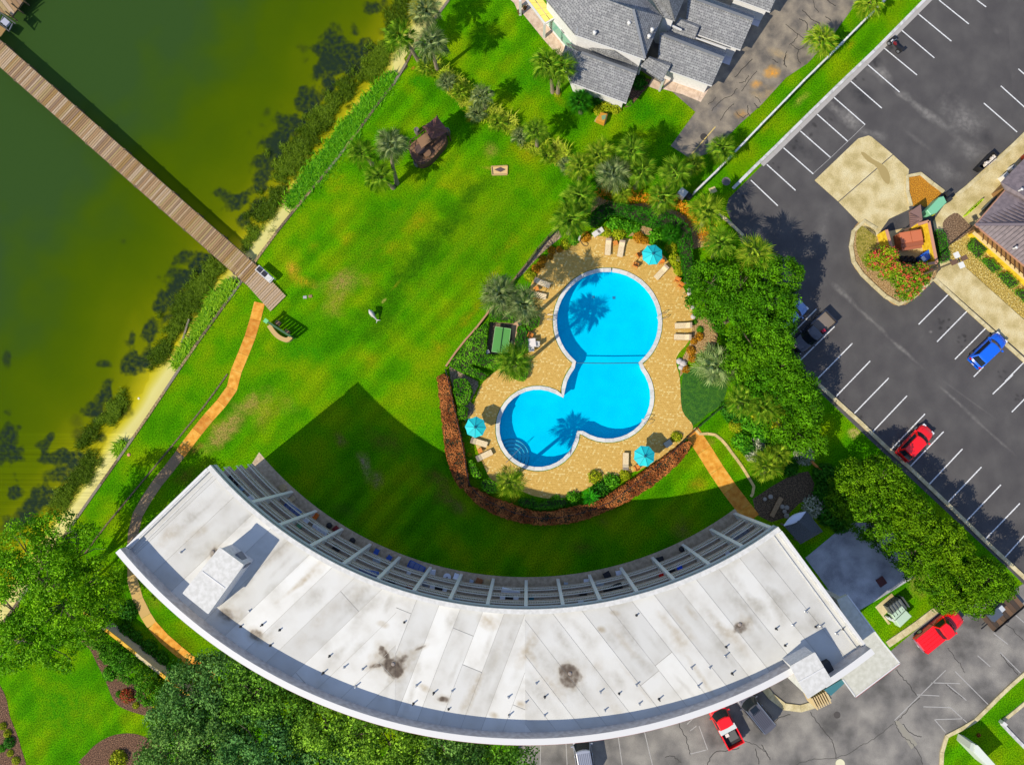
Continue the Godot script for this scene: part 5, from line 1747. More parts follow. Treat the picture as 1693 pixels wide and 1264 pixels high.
	for i in 2:
		g = Geo.new()
		g.box(cc + bx * Vector3(-0.63 + 1.26 * i, 1.42, -0.25), Vector3(1.2, 0.1, 1.25), bx)
		put("lid", g, plain(208, 118, 76, 0.6), t)
	g = Geo.new()
	g.box(cc + bx * Vector3(0, 1.1, 0.98), Vector3(2.3, 0.12, 0.35), bx)
	put("lifting_bar", g, plain(176, 104, 72, 0.6), t)
	t = thing("blue_bin", "blue recycling cart with lid ajar in the enclosure corner", "bin", Q("d8", 720, 830))
	g = Geo.new()
	var bb := Basis(Vector3.UP, 0.6)
	var bc := Q("d8", 705, 845)
	g.box(bc + Vector3(0, 0.55, 0), Vector3(1.3, 1.0, 0.8), bb)
	put("bin_body", g, plain(22, 84, 176, 0.5), t)
	g = Geo.new()
	g.box(bc + bb * Vector3(0.12, 1.12, 0), Vector3(1.3, 0.08, 0.9), bb)
	put("lid", g, plain(24, 96, 208, 0.4), t)
	g = Geo.new()
	g.box(bc + bb * Vector3(-0.5, 1.2, 0.05), Vector3(0.4, 0.08, 0.5), bb)
	put("bag", g, plain(210, 224, 236, 0.5), t)
	rnd.seed = 5
	for i in 6:
		g = Geo.new()
		g.lathe(Q("d8", 510 + 24 * i, 850 + (i % 2) * 22), [Vector2(0.0, 0.0), Vector2(0.34, 0.12), Vector2(0.3, 0.4), Vector2(0.06, 0.55), Vector2(0.0, 0.6)], 8, i)
		one("rubbish_bag", g, M.black, "black tied rubbish bag heaped behind the rusty container", "rubbish bag", "black bags in the bin enclosure", true)
	hedge("narrow clipped hedge against the outside of the bin enclosure", "", out("d8", [815, 590, 870, 590, 905, 640, 945, 860, 920, 890, 865, 890]), 0.9, lin(36, 118, 8), lin(90, 180, 20), 0.12, 66)
	t = thing("electrical_cabinet", "pale green electrical cabinet with yellow label beside the island", "cabinet", Q("d8", 850, 350))
	g = Geo.new()
	g.prism(out("d8", [765, 385, 880, 262, 925, 250, 955, 310, 860, 410, 800, 430], 1.5), 0.1, 1.5, 0.06)
	put("cabinet_body", g, plain(128, 200, 156, 0.5), t)
	g = Geo.new()
	g.box(Q("d8", 835, 420, 0.8), Vector3(0.6, 0.5, 0.06), Basis(Vector3.UP, 0.75))
	put("label_plate", g, plain(206, 196, 40), t)
	g = Geo.new()
	g.box(Q("d8", 950, 300, 0.7), Vector3(0.5, 1.4, 0.4), Basis(Vector3.UP, 0.75))
	g.box(Q("d8", 950, 238, 0.5), Vector3(0.5, 1.0, 0.4), Basis(Vector3.UP, 0.75))
	put("meter_box", g, M.dark, t)
	# the lamp post
	t = thing("lamp_post", "tall dark lamp post with four square heads rising behind the flowering shrub", "lamp post", P(1495, 466))
	var foot := P(1495, 466)
	var head := P(1573, 434, 10.0)
	g = Geo.new()
	g.tube([foot, foot + Vector3(0, 5, 0), Vector3(foot.x, 10.0, foot.z)], [0.12, 0.1, 0.08], 8)
	put("pole", g, plain(96, 84, 66), t)
	for i in 4:
		var d := Vector3(1, 0, 0).rotated(Vector3.UP, 0.4 + PI / 2 * i)
		g = Geo.new()
		g.box(Vector3(foot.x, 10.0, foot.z) + d * 0.55, Vector3(0.6, 0.16, 0.48), Basis(Vector3.UP, 0.4 + PI / 2 * i))
		var hd := put("lamp_head", g, plain(112, 84, 64) if i % 2 == 0 else plain(228, 228, 220), t)
		g = Geo.new()
		g.bar(Vector3(foot.x, 10.0, foot.z), Vector3(foot.x, 10.0, foot.z) + d * 0.3, 0.07)
		put("arm", g, M.dark, hd)

# ---------- the pier and what stands about
func make_pier() -> void:
	rnd.seed = 31
	var mats := []
	var tex := ntex(131, 0.05, 256, [[0.2, 0.72, 0.7, 0.66], [0.8, 1.0, 1.0, 1.0]], 4, FastNoiseLite.TYPE_SIMPLEX, true)
	for q in [[176, 142, 102], [196, 160, 116], [210, 180, 140], [186, 150, 92], [170, 140, 112], [216, 190, 158], [198, 172, 120]]:
		var m := plain(q[0], q[1], q[2], 0.9)
		m.albedo_texture = tex
		m.uv1_scale = Vector3(0.4, 2.0, 1)
		mats.append(m)
	var y := 0.28
	var t := thing("pier", "long weathered plank pier running from the lawn out over the lagoon", "pier", P(250, 290, -0.9))
	var a0 := flat(Q("A1", -200, 86, y))
	var a1 := flat(Q("B1", 1693, 528, y))
	var across := (a1 - a0).normalized().orthogonal()
	if across.y < 0:
		across = -across
	var b0 := a0 + across * 2.42
	var b1 := a1 + across * 2.42
	var n := 172
	for i in n:
		var f0 := (i + 0.04) / n
		var f1 := (i + 0.84) / n
		var g := Geo.new()
		var e := rnd.randf_range(-0.012, 0.012)
		g.prism(PackedVector2Array([a0.lerp(a1, f0) , a0.lerp(a1, f1), b0.lerp(b1, f1), b0.lerp(b1, f0)]), y - 0.06, y + e)
		put("plank", g, mats[rnd.randi() % 7], t)
	var c1 := flat(Q("B2", 208, 706, 0.12))
	var d1 := flat(Q("B2", 108, 806, 0.12))
	for i in 15:
		var f0 := (i + 0.05) / 15
		var f1 := (i + 0.92) / 15
		var g := Geo.new()
		var h := lerpf(y, 0.2, i / 15.0)
		g.prism(PackedVector2Array([a1.lerp(c1, f0), a1.lerp(c1, f1), b1.lerp(d1, f1), b1.lerp(d1, f0)]), h - 0.06, h + rnd.randf_range(-0.01, 0.01))
		put("plank", g, mats[5 if i % 3 else 2], t)
	for q in [[a0, a1], [b0, b1]]:
		var g := Geo.new()
		g.bar(up(q[0], y - 0.18), up(q[1], y - 0.18), 0.12, 0.22)
		put("beam", g, M.timber_edge, t)
	for i in 12:
		for q in [[a0, a1], [b0, b1]]:
			var g := Geo.new()
			var p := up((q[0] as Vector2).lerp(q[1], (i + 0.5) / 12.0), 0)
			g.lathe(p + Vector3(0, -2.8, 0), [Vector2(0.14, 0), Vector2(0.14, 3.1), Vector2(0, 3.1)], 8)
			put("pile", g, M.timber_edge, t)
	# the platform where the pier widens, at the picture's corner
	t = thing("pier_platform", "plank platform at the pier's far end with dark rail", "platform", Q("A1", 40, 40, -0.9))
	var cut := out("A1", [-200, -160, 300, -160, 150, 5, 70, 110, 0, 75, -200, -40], y)
	for i in 30:
		var x := -11.0 + 0.5 * i
		var d := Vector2(0.62, 0.78)
		var o := flat(Q("A1", 0, 0, y)) + d.orthogonal() * x
		for e in Geometry2D.intersect_polygons(cut, PackedVector2Array([o + d * 20, o + d * 20 + d.orthogonal() * 0.46, o - d * 20 + d.orthogonal() * 0.46, o - d * 20])):
			var g := Geo.new()
			g.prism(e, y - 0.06, y + rnd.randf_range(-0.01, 0.01))
			put("plank", g, mats[rnd.randi() % 7], t)
	var cut2 := out("A1", [-200, 120, 0, 165, 36, 190, 0, 238, -200, 120], y)
	var g2 := Geo.new()
	g2.prism(cut2, y - 0.06, y)
	put("plank", g2, mats[3], t)
	var rl := Geo.new()
	for q in [[150, 5], [112, 58], [72, 108]]:
		var p := Q("A1", q[0] + 4, q[1], y)
		rl.box(Vector3(p.x, y + 0.1, p.z), Vector3(0.12, 2.0, 0.12))
	rl.bar(Q("A1", 158, -4, y - 0.2), Q("A1", 74, 108, y - 0.2), 0.12, 0.3)
	put("edge_rail", rl, M.timber_edge, t)
	t = thing("metal_rack", "grey metal rack and ladder fixed to the platform edge over the water", "rack", Q("A1", 45, 140, 0.4))
	for i in 5:
		var g := Geo.new()
		g.bar(Q("A1", 0 + 20 * i, 90 + 16 * i, 1.0 - 0.05 * i), Q("A1", -20 + 20 * i, 130 + 16 * i, 1.0 - 0.05 * i), 0.1)
		put("rung", g, plain(120, 122, 128, 0.5), t)
	for q in [[[0, 80], [100, 155]], [[-30, 130], [60, 205]]]:
		var g := Geo.new()
		g.bar(Q("A1", q[0][0], q[0][1], 1.0), Q("A1", q[1][0], q[1][1], 0.8), 0.12)
		put("rail", g, plain(86, 84, 82, 0.6), t)
	var g3 := Geo.new()
	g3.box(Q("A1", 36, 145, 0.9), Vector3(0.9, 0.25, 0.7), Basis(Vector3.UP, -0.7))
	put("seat_box", g3, plain(176, 178, 190, 0.5), t)
	# the bench that hangs on the pier's land end
	t = thing("pier_bench", "white framed bench with two dark seats beside the pier's landward end", "bench", Q("B2", 70, 560))
	var bb := Basis(Vector3.UP, -0.72)
	var o2 := Q("B2", 66, 562, 0.9)
	for i in 2:
		var g := Geo.new()
		g.box(o2 + bb * Vector3(-0.75 + 0.75 * i, 0.05, 0), Vector3(0.6, 0.08, 0.5), bb)
		put("seat", g, plain(36, 38, 48), t)
	var g4 := Geo.new()
	g4.box(o2 + bb * Vector3(0.72, 0.05, 0), Vector3(0.7, 0.08, 0.6), bb)
	put("table_top", g4, M.white_rough, t)
	g4 = Geo.new()
	g4.box(o2 - Vector3(0, 0.06, 0), Vector3(2.4, 0.1, 0.75), bb)
	put("frame", g4, plain(206, 206, 204), t)
	g4 = Geo.new()
	for x: float in [-1.05, 1.05]:
		for z: float in [-0.3, 0.3]:
			g4.box(o2 + bb * Vector3(x, -0.5, z), Vector3(0.08, 0.8, 0.08), bb)
	put("leg", g4, plain(190, 190, 188), t)

func prop(called: String, label: String, cat: String, at: Vector3, group := "", turn := 0.0) -> Node3D:
	return thing(called, label, cat, at, group, turn)

func lbox(t: Node3D, called: String, at: Vector3, size: Vector3, m: Material, b := Basis()) -> MeshInstance3D:
	var g := Geo.new()
	g.box(at, size, b)
	return put(called, g.mesh(), m, t)

func make_lounger() -> Node3D:
	var t := prop("sun_lounger", "", "sun lounger", Vector3.ZERO)
	var cloth: Material = M.cloth
	var g := Geo.new()
	for z: float in [-0.33, 0.33]:
		g.bar(Vector3(-0.95, 0.3, z), Vector3(0.95, 0.3, z), 0.05)
	put("frame", g.mesh(), M.rail_tan, t)
	for x: float in [-0.75, 0.75]:
		for z: float in [-0.33, 0.33]:
			lbox(t, "leg", Vector3(x, 0.15, z), Vector3(0.05, 0.3, 0.05), M.rail_tan)
	lbox(t, "seat", Vector3(0.3, 0.35, 0), Vector3(1.3, 0.05, 0.64), cloth)
	lbox(t, "backrest", Vector3(-0.64, 0.47, 0), Vector3(0.66, 0.05, 0.64), cloth, Basis(Vector3.BACK, -0.38))
	lbox(t, "head_strap", Vector3(-0.85, 0.585, 0), Vector3(0.24, 0.04, 0.6), M.strap, Basis(Vector3.BACK, -0.38))
	return t

func make_umbrella() -> Node3D:
	var t := prop("parasol", "", "parasol", Vector3.ZERO)
	var g := Geo.new()
	g.tube([Vector3(0, 0, 0), Vector3(0, 2.75, 0)], [0.03, 0.03], 7)
	put("pole", g.mesh(), M.steel, t)
	for i in 8:
		g = Geo.new()
		var a := TAU * i / 8 + 0.2
		var b := TAU * (i + 1) / 8 + 0.2
		var top := Vector3(0, 2.65, 0)
		var p := Vector3(cos(a) * 1.2, 2.12, sin(a) * 1.2)
		var q := Vector3(cos(b) * 1.2, 2.12, sin(b) * 1.2)
		var mid := (p + q) / 2 * Vector3(0.97, 1, 0.97)
		g.tri(top, p, mid)
		g.tri(top, mid, q)
		g.quad(p, mid, mid - Vector3(0, 0.14, 0), p - Vector3(0, 0.14, 0))
		g.quad(mid, q, q - Vector3(0, 0.14, 0), mid - Vector3(0, 0.14, 0))
		put("canopy_panel", g.mesh(), M.turquoise[i % 3], t)
		g = Geo.new()
		g.bar(top + Vector3(0, 0.012, 0), p + Vector3(0, 0.012, 0), 0.03, 0.02)
		put("seam", g.mesh(), M.seam, t)
	g = Geo.new()
	g.lathe(Vector3(0, 2.62, 0), [Vector2(0.16, 0.0), Vector2(0.14, 0.07), Vector2(0.05, 0.12), Vector2(0.03, 0.24), Vector2(0, 0.25)], 8)
	put("finial", g.mesh(), plain(20, 110, 130), t)
	g = Geo.new()
	g.lathe(Vector3.ZERO, [Vector2(0.32, 0), Vector2(0.32, 0.08), Vector2(0.05, 0.14), Vector2(0, 0.14)], 12)
	put("foot", g.mesh(), M.dark, t)
	return t

func make_chair(m: Material, r := 0.0) -> Node3D:
	var t := prop("garden_chair", "", "chair", Vector3.ZERO)
	lbox(t, "seat", Vector3(0, 0.42, 0), Vector3(0.52, 0.05, 0.52), m)
	lbox(t, "backrest", Vector3(-0.27, 0.7, 0), Vector3(0.05, 0.5, 0.52), m, Basis(Vector3.BACK, 0.15))
	for z: float in [-0.28, 0.28]:
		lbox(t, "armrest", Vector3(0, 0.62, z), Vector3(0.5, 0.04, 0.07), m)
		for x: float in [-0.22, 0.22]:
			lbox(t, "leg", Vector3(x, 0.3, z), Vector3(0.05, 0.6, 0.05), m)
	return t

func again(o: Node3D, label: String, group: String, at: Vector3, turn: float, first := false) -> Node3D:
	var c := o
	if not first:
		c = o.duplicate()
		c.name = str(o.name).rstrip("0123456789")
		add_child(c, true)
	c.position = at
	c.rotation.y = turn
	tag(c, label, o.get_meta("category"), group)
	return c

func turn_of(k: String, x0: float, y0: float, x1: float, y1: float) -> float:
	var d := Q(k, x1, y1) - Q(k, x0, y0)
	return atan2(-d.z, d.x)

func make_garden_things() -> void:
	M.cloth = surf(ntex(141, 0.03, 256, [[0.2, 222, 200, 156], [0.8, 242, 222, 182]]), 1.5)
	M.strap = plain(170, 152, 130)
	M.rail_tan = plain(168, 140, 96)
	M.turquoise = [plain(14, 208, 214, 0.7), plain(24, 218, 222, 0.7), plain(8, 196, 206, 0.7)]
	M.seam = plain(8, 132, 148, 0.8)
	var l := make_lounger()
	var first := true
	for q in [["B3", 655, 335, 648, 440, "tan sun lounger at the north edge of the deck, nearer the palms"], ["B3", 745, 350, 728, 448, "tan sun lounger at the north edge, by the flower shrubs"], ["B3", 1035, 512, 960, 592, "tan sun lounger slanting beside the north east parasol"], ["B3", 1190, 897, 1090, 900, "tan sun lounger on the east edge, north of its twin"], ["B3", 1185, 975, 1085, 972, "tan sun lounger on the east edge, south of its twin"], ["B3", 172, 600, 272, 640, "tan sun lounger on the west edge with grey head strap"], ["B3", 150, 690, 240, 710, "tan sun lounger on the west edge under the palm's fronds"], ["pool", 300, 795, 480, 850, "tan sun lounger just below the west parasol"], ["pool", 355, 1000, 535, 915, "tan sun lounger slanting by the clipped hedge at the west edge"], ["C3", 765, 612, 768, 508, "tan sun lounger standing alone on the south edge of the deck"]]:
		var c := Q(q[0], (q[1] + q[3]) / 2, (q[2] + q[4]) / 2, 0.35)
		c.y = 0.04
		again(l, q[5], "sun loungers round the pool", c, turn_of(q[0], q[1], q[2], q[3], q[4]), first)
		first = false
	var u := make_umbrella()
	first = true
	for q in [["B3", 940, 436, "turquoise octagonal parasol by the north east hedge"], ["pool", 352, 664, "turquoise octagonal parasol beside the west clipped bushes"], ["C3", 888, 526, "turquoise octagonal parasol against the south red hedge"]]:
		var c := Q(q[0], q[1], q[2], 2.2)
		c.y = 0.04
		again(u, q[3], "parasols round the pool", c, q[1], first)
		first = false
	var ch := make_chair(M.orange_wood)
	first = true
	for q in [["B3", 850, 445, 0.5, "orange wooden chair west of the north east parasol"], ["B3", 827, 508, 1.2, "orange wooden chair out on the pavers by the deep round"], ["B3", 990, 485, 3.4, "orange wooden chair tucked under the north east parasol's rim"], ["B3", 1095, 605, 2.7, "orange wooden chair beside the rocks, the upper of two"], ["B3", 1120, 640, 2.5, "orange wooden chair beside the rocks, the lower of two"], ["pp", 775, 820, -0.4, "orange wooden chair in the shade beside the white table"], ["C3", 835, 600, 2.0, "orange wooden chair below the south parasol"]]:
		again(ch, q[4], "orange chairs of the pool deck", Q(q[0], q[1], q[2], 0.04), q[3], first)
		first = false
	var tb := prop("side_table", "", "side table", Vector3.ZERO)
	lbox(tb, "table_top", Vector3(0, 0.45, 0), Vector3(0.5, 0.05, 0.5), M.orange_wood)
	for x: float in [-0.2, 0.2]:
		for z: float in [-0.2, 0.2]:
			lbox(tb, "leg", Vector3(x, 0.22, z), Vector3(0.05, 0.44, 0.05), M.orange_wood)
	first = true
	for q in [["B3", 697, 366, "orange side table between the two north loungers"], ["B3", 185, 662, "orange side table between the two west loungers"], ["pool", 400, 905, "orange side table between the two loungers below the west parasol"]]:
		again(tb, q[3], "orange side tables between loungers", Q(q[0], q[1], q[2], 0.04), 0.3, first)
		first = false
	var wt := prop("square_table", "white square table in the palm shade beside the orange chair", "table", Q("pp", 783, 882, 0.04), "", 0.1)
	lbox(wt, "table_top", Vector3(0, 0.72, 0), Vector3(0.95, 0.05, 0.95), plain(236, 228, 220, 0.5))
	for x: float in [-0.4, 0.4]:
		for z: float in [-0.4, 0.4]:
			lbox(wt, "leg", Vector3(x, 0.36, z), Vector3(0.06, 0.72, 0.06), M.white)
	var wc := make_chair(M.white)
	again(wc, "white garden chair east of the white square table", "white chairs at the square table", Q("pp", 828, 893, 0.04), 3.1, true)
	again(wc, "pale garden chair south of the white square table", "white chairs at the square table", Q("pp", 782, 935, 0.04), 1.6)
	# tables under the parasols
	var rt := prop("round_table", "", "round table", Vector3.ZERO)
	var g := Geo.new()
	g.lathe(Vector3.ZERO, [Vector2(0.3, 0.0), Vector2(0.05, 0.06), Vector2(0.05, 0.7), Vector2(0.55, 0.7), Vector2(0.55, 0.74), Vector2(0.0, 0.74)], 16)
	put("pedestal_top", g.mesh(), M.orange_wood, rt)
	again(rt, "round orange table under the north east parasol", "round tables under parasols", Q("B3", 930, 455, 0.04) + Vector3(0.1, 0, 0.2), 0, true)
	again(rt, "round orange table under the south parasol", "round tables under parasols", Q("C3", 870, 545, 0.04), 0)
	# ping-pong table in its paved niche
	patch("niche_paving", "pp", [425, 695, 640, 705, 660, 690, 700, 650, 720, 680, 640, 760, 620, 940, 560, 985, 385, 975], 0.03, surf(ntex(142, 0.05, 256, [[0.2, 92, 76, 60], [0.8, 150, 126, 100]]), 3.0, M.fine, 8.4))
	patch("niche_paving", "pp", [610, 730, 680, 660, 700, 690, 660, 740, 660, 860, 620, 930], 0.034, plain(206, 168, 130, 0.9))
	var p4 := out("pp", [468, 736, 603, 755, 575, 976, 437, 952], 0.76)
	var pt := prop("table_tennis_table", "green table tennis table with white edge in a hedged niche", "table tennis table", up((p4[0] + p4[2]) / 2))
	for i in 2:
		var m0 := p4[0].lerp(p4[1], 0.5)
		var m1 := p4[3].lerp(p4[2], 0.5)
		g = Geo.new()
		g.prism(PackedVector2Array([p4[0], m0 - (p4[1] - p4[0]) * 0.012, m1 - (p4[1] - p4[0]) * 0.012, p4[3]]) if i == 0 else PackedVector2Array([m0 + (p4[1] - p4[0]) * 0.012, p4[1], p4[2], m1 + (p4[1] - p4[0]) * 0.012]), 0.7, 0.76)
		put("table_half", g, plain(88, 158, 72, 0.5), pt)
	g = Geo.new()
	for i in 4:
		g.bar(up(p4[i], 0.745), up(p4[(i + 1) % 4], 0.745), 0.05, 0.04)
	put("edge_line", g, plain(150, 200, 130), pt)
	g = Geo.new()
	g.bar(up(p4[0].lerp(p4[1], 0.5), 0.83), up(p4[3].lerp(p4[2], 0.5), 0.83), 0.02, 0.14)
	put("net", g, M.dark, pt)
	for i in 4:
		g = Geo.new()
		var c := p4[i].lerp((p4[0] + p4[2]) / 2, 0.2)
		g.box(up(c, 0.36), Vector3(0.08, 0.68, 0.08))
		put("leg", g, M.dark, pt)
	for q in [["pp", 640, 685, "small dark bin at the niche opening beside the palm hedge"], ["pp", 682, 715, "low grey stool on the pink paving by the niche"], ["pp", 403, 960, "pale box lamp at the niche's south west corner"], ["pp", 608, 875, "dark box lamp beside the table tennis table"]]:
		g = Geo.new()
		g.box(Q(q[0], q[1], q[2]) + Vector3(0, 0.22, 0), Vector3(0.36, 0.44, 0.36), Basis(Vector3.UP, 0.4))
		g.box(Q(q[0], q[1], q[2]) + Vector3(0, 0.46, 0), Vector3(0.42, 0.05, 0.42), Basis(Vector3.UP, 0.4))
		one(("low_stool" if "stool" in q[3] else "small_bin" if "bin" in q[3] else "box_lamp"), g, plain(190, 190, 196) if "pale" in q[3] else M.dark, q[3], "stool" if "stool" in q[3] else "bin" if "bin" in q[3] else "lamp")
	# shower post, bin and box
	var sp := prop("shower_post", "white pool shower post with black hose at the north west of the deck", "shower", Q("B3", 460, 335))
	g = Geo.new()
	g.box(Q("B3", 460, 345) + Vector3(0, 0.9, 0), Vector3(0.16, 1.8, 0.16))
	put("post", g, M.white, sp)
	g = Geo.new()
	var hp := smooth_line(out("B3", [470, 345, 490, 375, 515, 380, 518, 360, 480, 350]), false, 5)
	var hv := []
	var hr := []
	for q in hp:
		hv.append(up(q, 0.07))
		hr.append(0.035)
	g.tube(hv, hr, 5)
	put("hose", g, M.black, sp)
	sp = prop("pool_box", "black lidded box among shrubs beside the south parasol", "box", Q("C3", 1035, 445))
	lbox(sp, "box_body", Vector3(0, 0.3, 0), Vector3(0.8, 0.6, 0.6), M.black, Basis(Vector3.UP, 0.6))
	lbox(sp, "lid", Vector3(0, 0.63, 0), Vector3(0.86, 0.06, 0.66), plain(70, 84, 96, 0.4), Basis(Vector3.UP, 0.6))
	for q in [["B3", 575, 300, 0.9], ["B3", 600, 285, 0.7]]:
		g = Geo.new()
		g.box(Q(q[0], q[1], q[2]) + Vector3(0, 0.2, 0), Vector3(q[3], 0.4, 0.6), Basis(Vector3.UP, 0.6))
		one("stone_block", g, plain(226, 222, 214), "larger pale stone block by the north shrubs" if q[3] > 0.8 else "smaller pale stone block by the north shrubs", "stone block")
	sp = prop("pump_unit", "white and black pump unit against the end of the white fence", "pump", Q("B3", 1140, 50))
	lbox(sp, "white_cover", Vector3(-0.25, 0.5, 0), Vector3(0.85, 1.0, 0.95), M.white, Basis(Vector3.UP, 0.9))
	lbox(sp, "motor", Vector3(0.5, 0.35, 0.25), Vector3(0.6, 0.7, 0.8), M.black, Basis(Vector3.UP, 0.9))
	# white fence along the drive: boards between posts
	var fl := out("A4", [830, -40, 700, 92, 560, 233, 420, 373, 280, 510, 140, 655, 0, 798, -60, 860, -130, 935, -180, 985, -275, 1085, -440, 1245], 1.5)
	var fence := prop("white_fence", "long white vinyl fence between the old drive and the grass strip", "fence", up(fl[5]))
	var posts := walk(fl, 2.4)
	for i in posts.size() - 1:
		g = Geo.new()
		g.bar(up(posts[i], 0.72), up(posts[i + 1], 0.72), 0.06, 1.44)
		put("panel", g, M.white, fence)
		g = Geo.new()
		g.bar(up(posts[i], 1.47), up(posts[i + 1], 1.47), 0.2, 0.08)
		put("top_rail", g, M.white, fence)
		g = Geo.new()
		g.box(up(posts[i], 0.78), Vector3(0.22, 1.6, 0.22), Basis(Vector3.UP, 0.8))
		put("post", g, M.white, fence)
	# pool fence: dark pickets along the hedge and the lawn side
	for q in [["black pool fence between the red hedge and the deck shrubs", ["px", 738, 612, 745, 640, 756, 690, 768, 745, 778, 803, 800, 822, 850, 845, 900, 855, 950, 848, 1000, 832, 1040, 804, 1092, 762, 1142, 715, 1170, 690, 1192, 672]], ["dark timber pool fence along the north west lawn edge", ["px", 826, 502, 845, 470, 868, 442, 890, 412, 912, 388, 924, 374]], ["pink capped low wall from the hedge corner up to the palms", ["px", 738, 606, 762, 572, 786, 545, 800, 528, 812, 510]]]:
		var fp := smooth_line(out(q[1][0], q[1].slice(1)), false, 4)
		var low: bool = "pink" in q[0]
		var ft := prop("low_wall" if low else "pool_fence", q[0], "low wall" if low else "fence", up(fp[fp.size() / 2]))
		var pp := walk(fp, 1.9)
		for i in pp.size() - 1:
			g = Geo.new()
			if low:
				g.bar(up(pp[i], 0.3), up(pp[i + 1], 0.3), 0.2, 0.6)
				put("wall_length", g, plain(186, 140, 104), ft)
				continue
			g.bar(up(pp[i], 1.15), up(pp[i + 1], 1.15), 0.06)
			g.bar(up(pp[i], 0.15), up(pp[i + 1], 0.15), 0.05)
			put("rail", g, M.black if "black" in q[0] else plain(120, 92, 62), ft)
			g = Geo.new()
			for e in walk(PackedVector2Array([pp[i], pp[i + 1]]), 0.16):
				g.box(up(e, 0.65), Vector3(0.03, 1.0, 0.03))
			stuff(put("pickets", g, M.black if "black" in q[0] else plain(90, 70, 50), ft))
			g = Geo.new()
			g.box(up(pp[i], 0.62), Vector3(0.09, 1.25, 0.09))
			put("post", g, M.black, ft)
	# stone fish on the lawn
	sp = prop("fish_statue", "grey stone leaping fish statue on the lawn", "statue", Q("B2", 770, 825))
	var h0 := Q("B2", 748, 795, 0.75)
	var h1 := Q("B2", 800, 862, 0.25)
	var rings := []
	for i in 9:
		var f := i / 8.0
		var c := h0.lerp(h1, f) + Vector3(0, 0.35 * sin(PI * f), 0)
		var r: float = [0.06, 0.17, 0.24, 0.25, 0.22, 0.17, 0.12, 0.08, 0.05][i]
		var ring := []
		var side := (h1 - h0).cross(Vector3.UP).normalized()
		for k in 8:
			ring.append(c + side * cos(TAU * k / 8) * r + Vector3.UP * sin(TAU * k / 8) * r * 1.2)
		rings.append(ring)
	g = Geo.new()
	g.loft(rings)
	put("body", g, plain(206, 204, 196, 0.8), sp, true)
	var sd := (h1 - h0).cross(Vector3.UP).normalized()
	var fw := (h1 - h0).normalized()
	for q in [[0.98, 0.32, 0.3, "tail"], [0.3, 0.3, 0.22, "fin"]]:
		for s: float in [-1.0, 1.0]:
			var c := h0.lerp(h1, q[0]) + Vector3(0, 0.35 * sin(PI * q[0]), 0)
			g = Geo.new()
			var tip: Vector3 = c + sd * s * q[1] + fw * q[2]
			g.tri(c - fw * 0.06 + Vector3(0, 0.04, 0), c + fw * 0.12, tip)
			g.tri(c - fw * 0.06 - Vector3(0, 0.04, 0), c + fw * 0.12, tip)
			put(q[3], g, plain(214, 212, 204, 0.8), sp)
	g = Geo.new()
	g.lathe(Q("B2", 772, 828), [Vector2(0.28, 0), Vector2(0.2, 0.3), Vector2(0.12, 0.75), Vector2(0, 0.75)], 10)
	put("plinth", g, plain(150, 150, 140, 0.9), sp)
	# two covers in the grass
	for q in [["B2", 331, 713, "pale grey square cover set in the lawn near the pier", plain(176, 176, 178, 0.7)], ["B2", 366, 707, "brown square cover set in the lawn near the pier", plain(150, 120, 84, 0.8)]]:
		g = Geo.new()
		g.prism(PackedVector2Array([flat(Q(q[0], q[1] - 12, q[2] - 8)), flat(Q(q[0], q[1] + 12, q[2] - 10)), flat(Q(q[0], q[1] + 12, q[2] + 9)), flat(Q(q[0], q[1] - 11, q[2] + 9))]), 0, 0.08, 0.02)
		one("ground_cover", g, q[4], q[3], "cover")
	for q in [["A2", 1545, 1085, 1650, 1080, 1648, 1138, 1550, 1140, "sand filled horseshoe pit with a dark stake board on the lawn"]]:
		var pit := prop("horseshoe_pit", q[9], "horseshoe pit", Q("A2", 1600, 1110))
		var hp4 := out("A2", [q[1], q[2], q[3], q[4], q[5], q[6], q[7], q[8]])
		g = Geo.new()
		g.sheet(hp4, 0.03)
		put("sand", g, plain(222, 190, 130, 0.95), pit)
		for i in 4:
			g = Geo.new()
			g.bar(up(hp4[i], 0.08), up(hp4[(i + 1) % 4], 0.08), 0.1, 0.16)
			put("board", g, plain(200, 168, 108), pit)
		g = Geo.new()
		g.prism(out("A2", [1565, 1105, 1600, 1090, 1635, 1105, 1605, 1120]), 0.03, 0.12)
		put("stake_board", g, plain(92, 76, 74), pit)
	# curved seat with its green screen by the path
	var cs := prop("curved_bench", "curved stone bench with tall green slatted screen beside the path", "bench", Q("B2", 170, 930))
	g = Geo.new()
	var cp := smooth_line(out("B2", [95, 895, 130, 945, 170, 978, 212, 990, 240, 970], 0.5), false, 5)
	g.prism(ribbon(cp, 0.5), 0.0, 0.5, 0.04)
	put("seat_wall", g, plain(206, 172, 112), cs)
	var s0 := Q("B2", 78, 868, 1.6)
	var s1 := Q("B2", 236, 968, 1.6)
	for i in 9:
		g = Geo.new()
		var f := i / 8.0
		g.box(Vector3(lerpf(s0.x, s1.x, f), 0.85, lerpf(s0.z, s1.z, f)), Vector3(0.3, 1.5, 0.07), Basis(Vector3.UP, turn_of("B2", 78, 868, 236, 968)))
		put("screen_slat", g, plain(70, 120, 66, 0.7), cs)
	g = Geo.new()
	g.bar(s0 + Vector3(0, 0.04, 0), s1 + Vector3(0, 0.04, 0), 0.22, 0.08)
	put("screen_cap", g, plain(60, 104, 62, 0.7), cs)
	g = Geo.new()
	g.box(s0 + Vector3(0, 0.05, 0), Vector3(0.5, 0.12, 0.45), Basis(Vector3.UP, -0.6))
	put("corner_cap", g, plain(120, 206, 130, 0.6), cs)
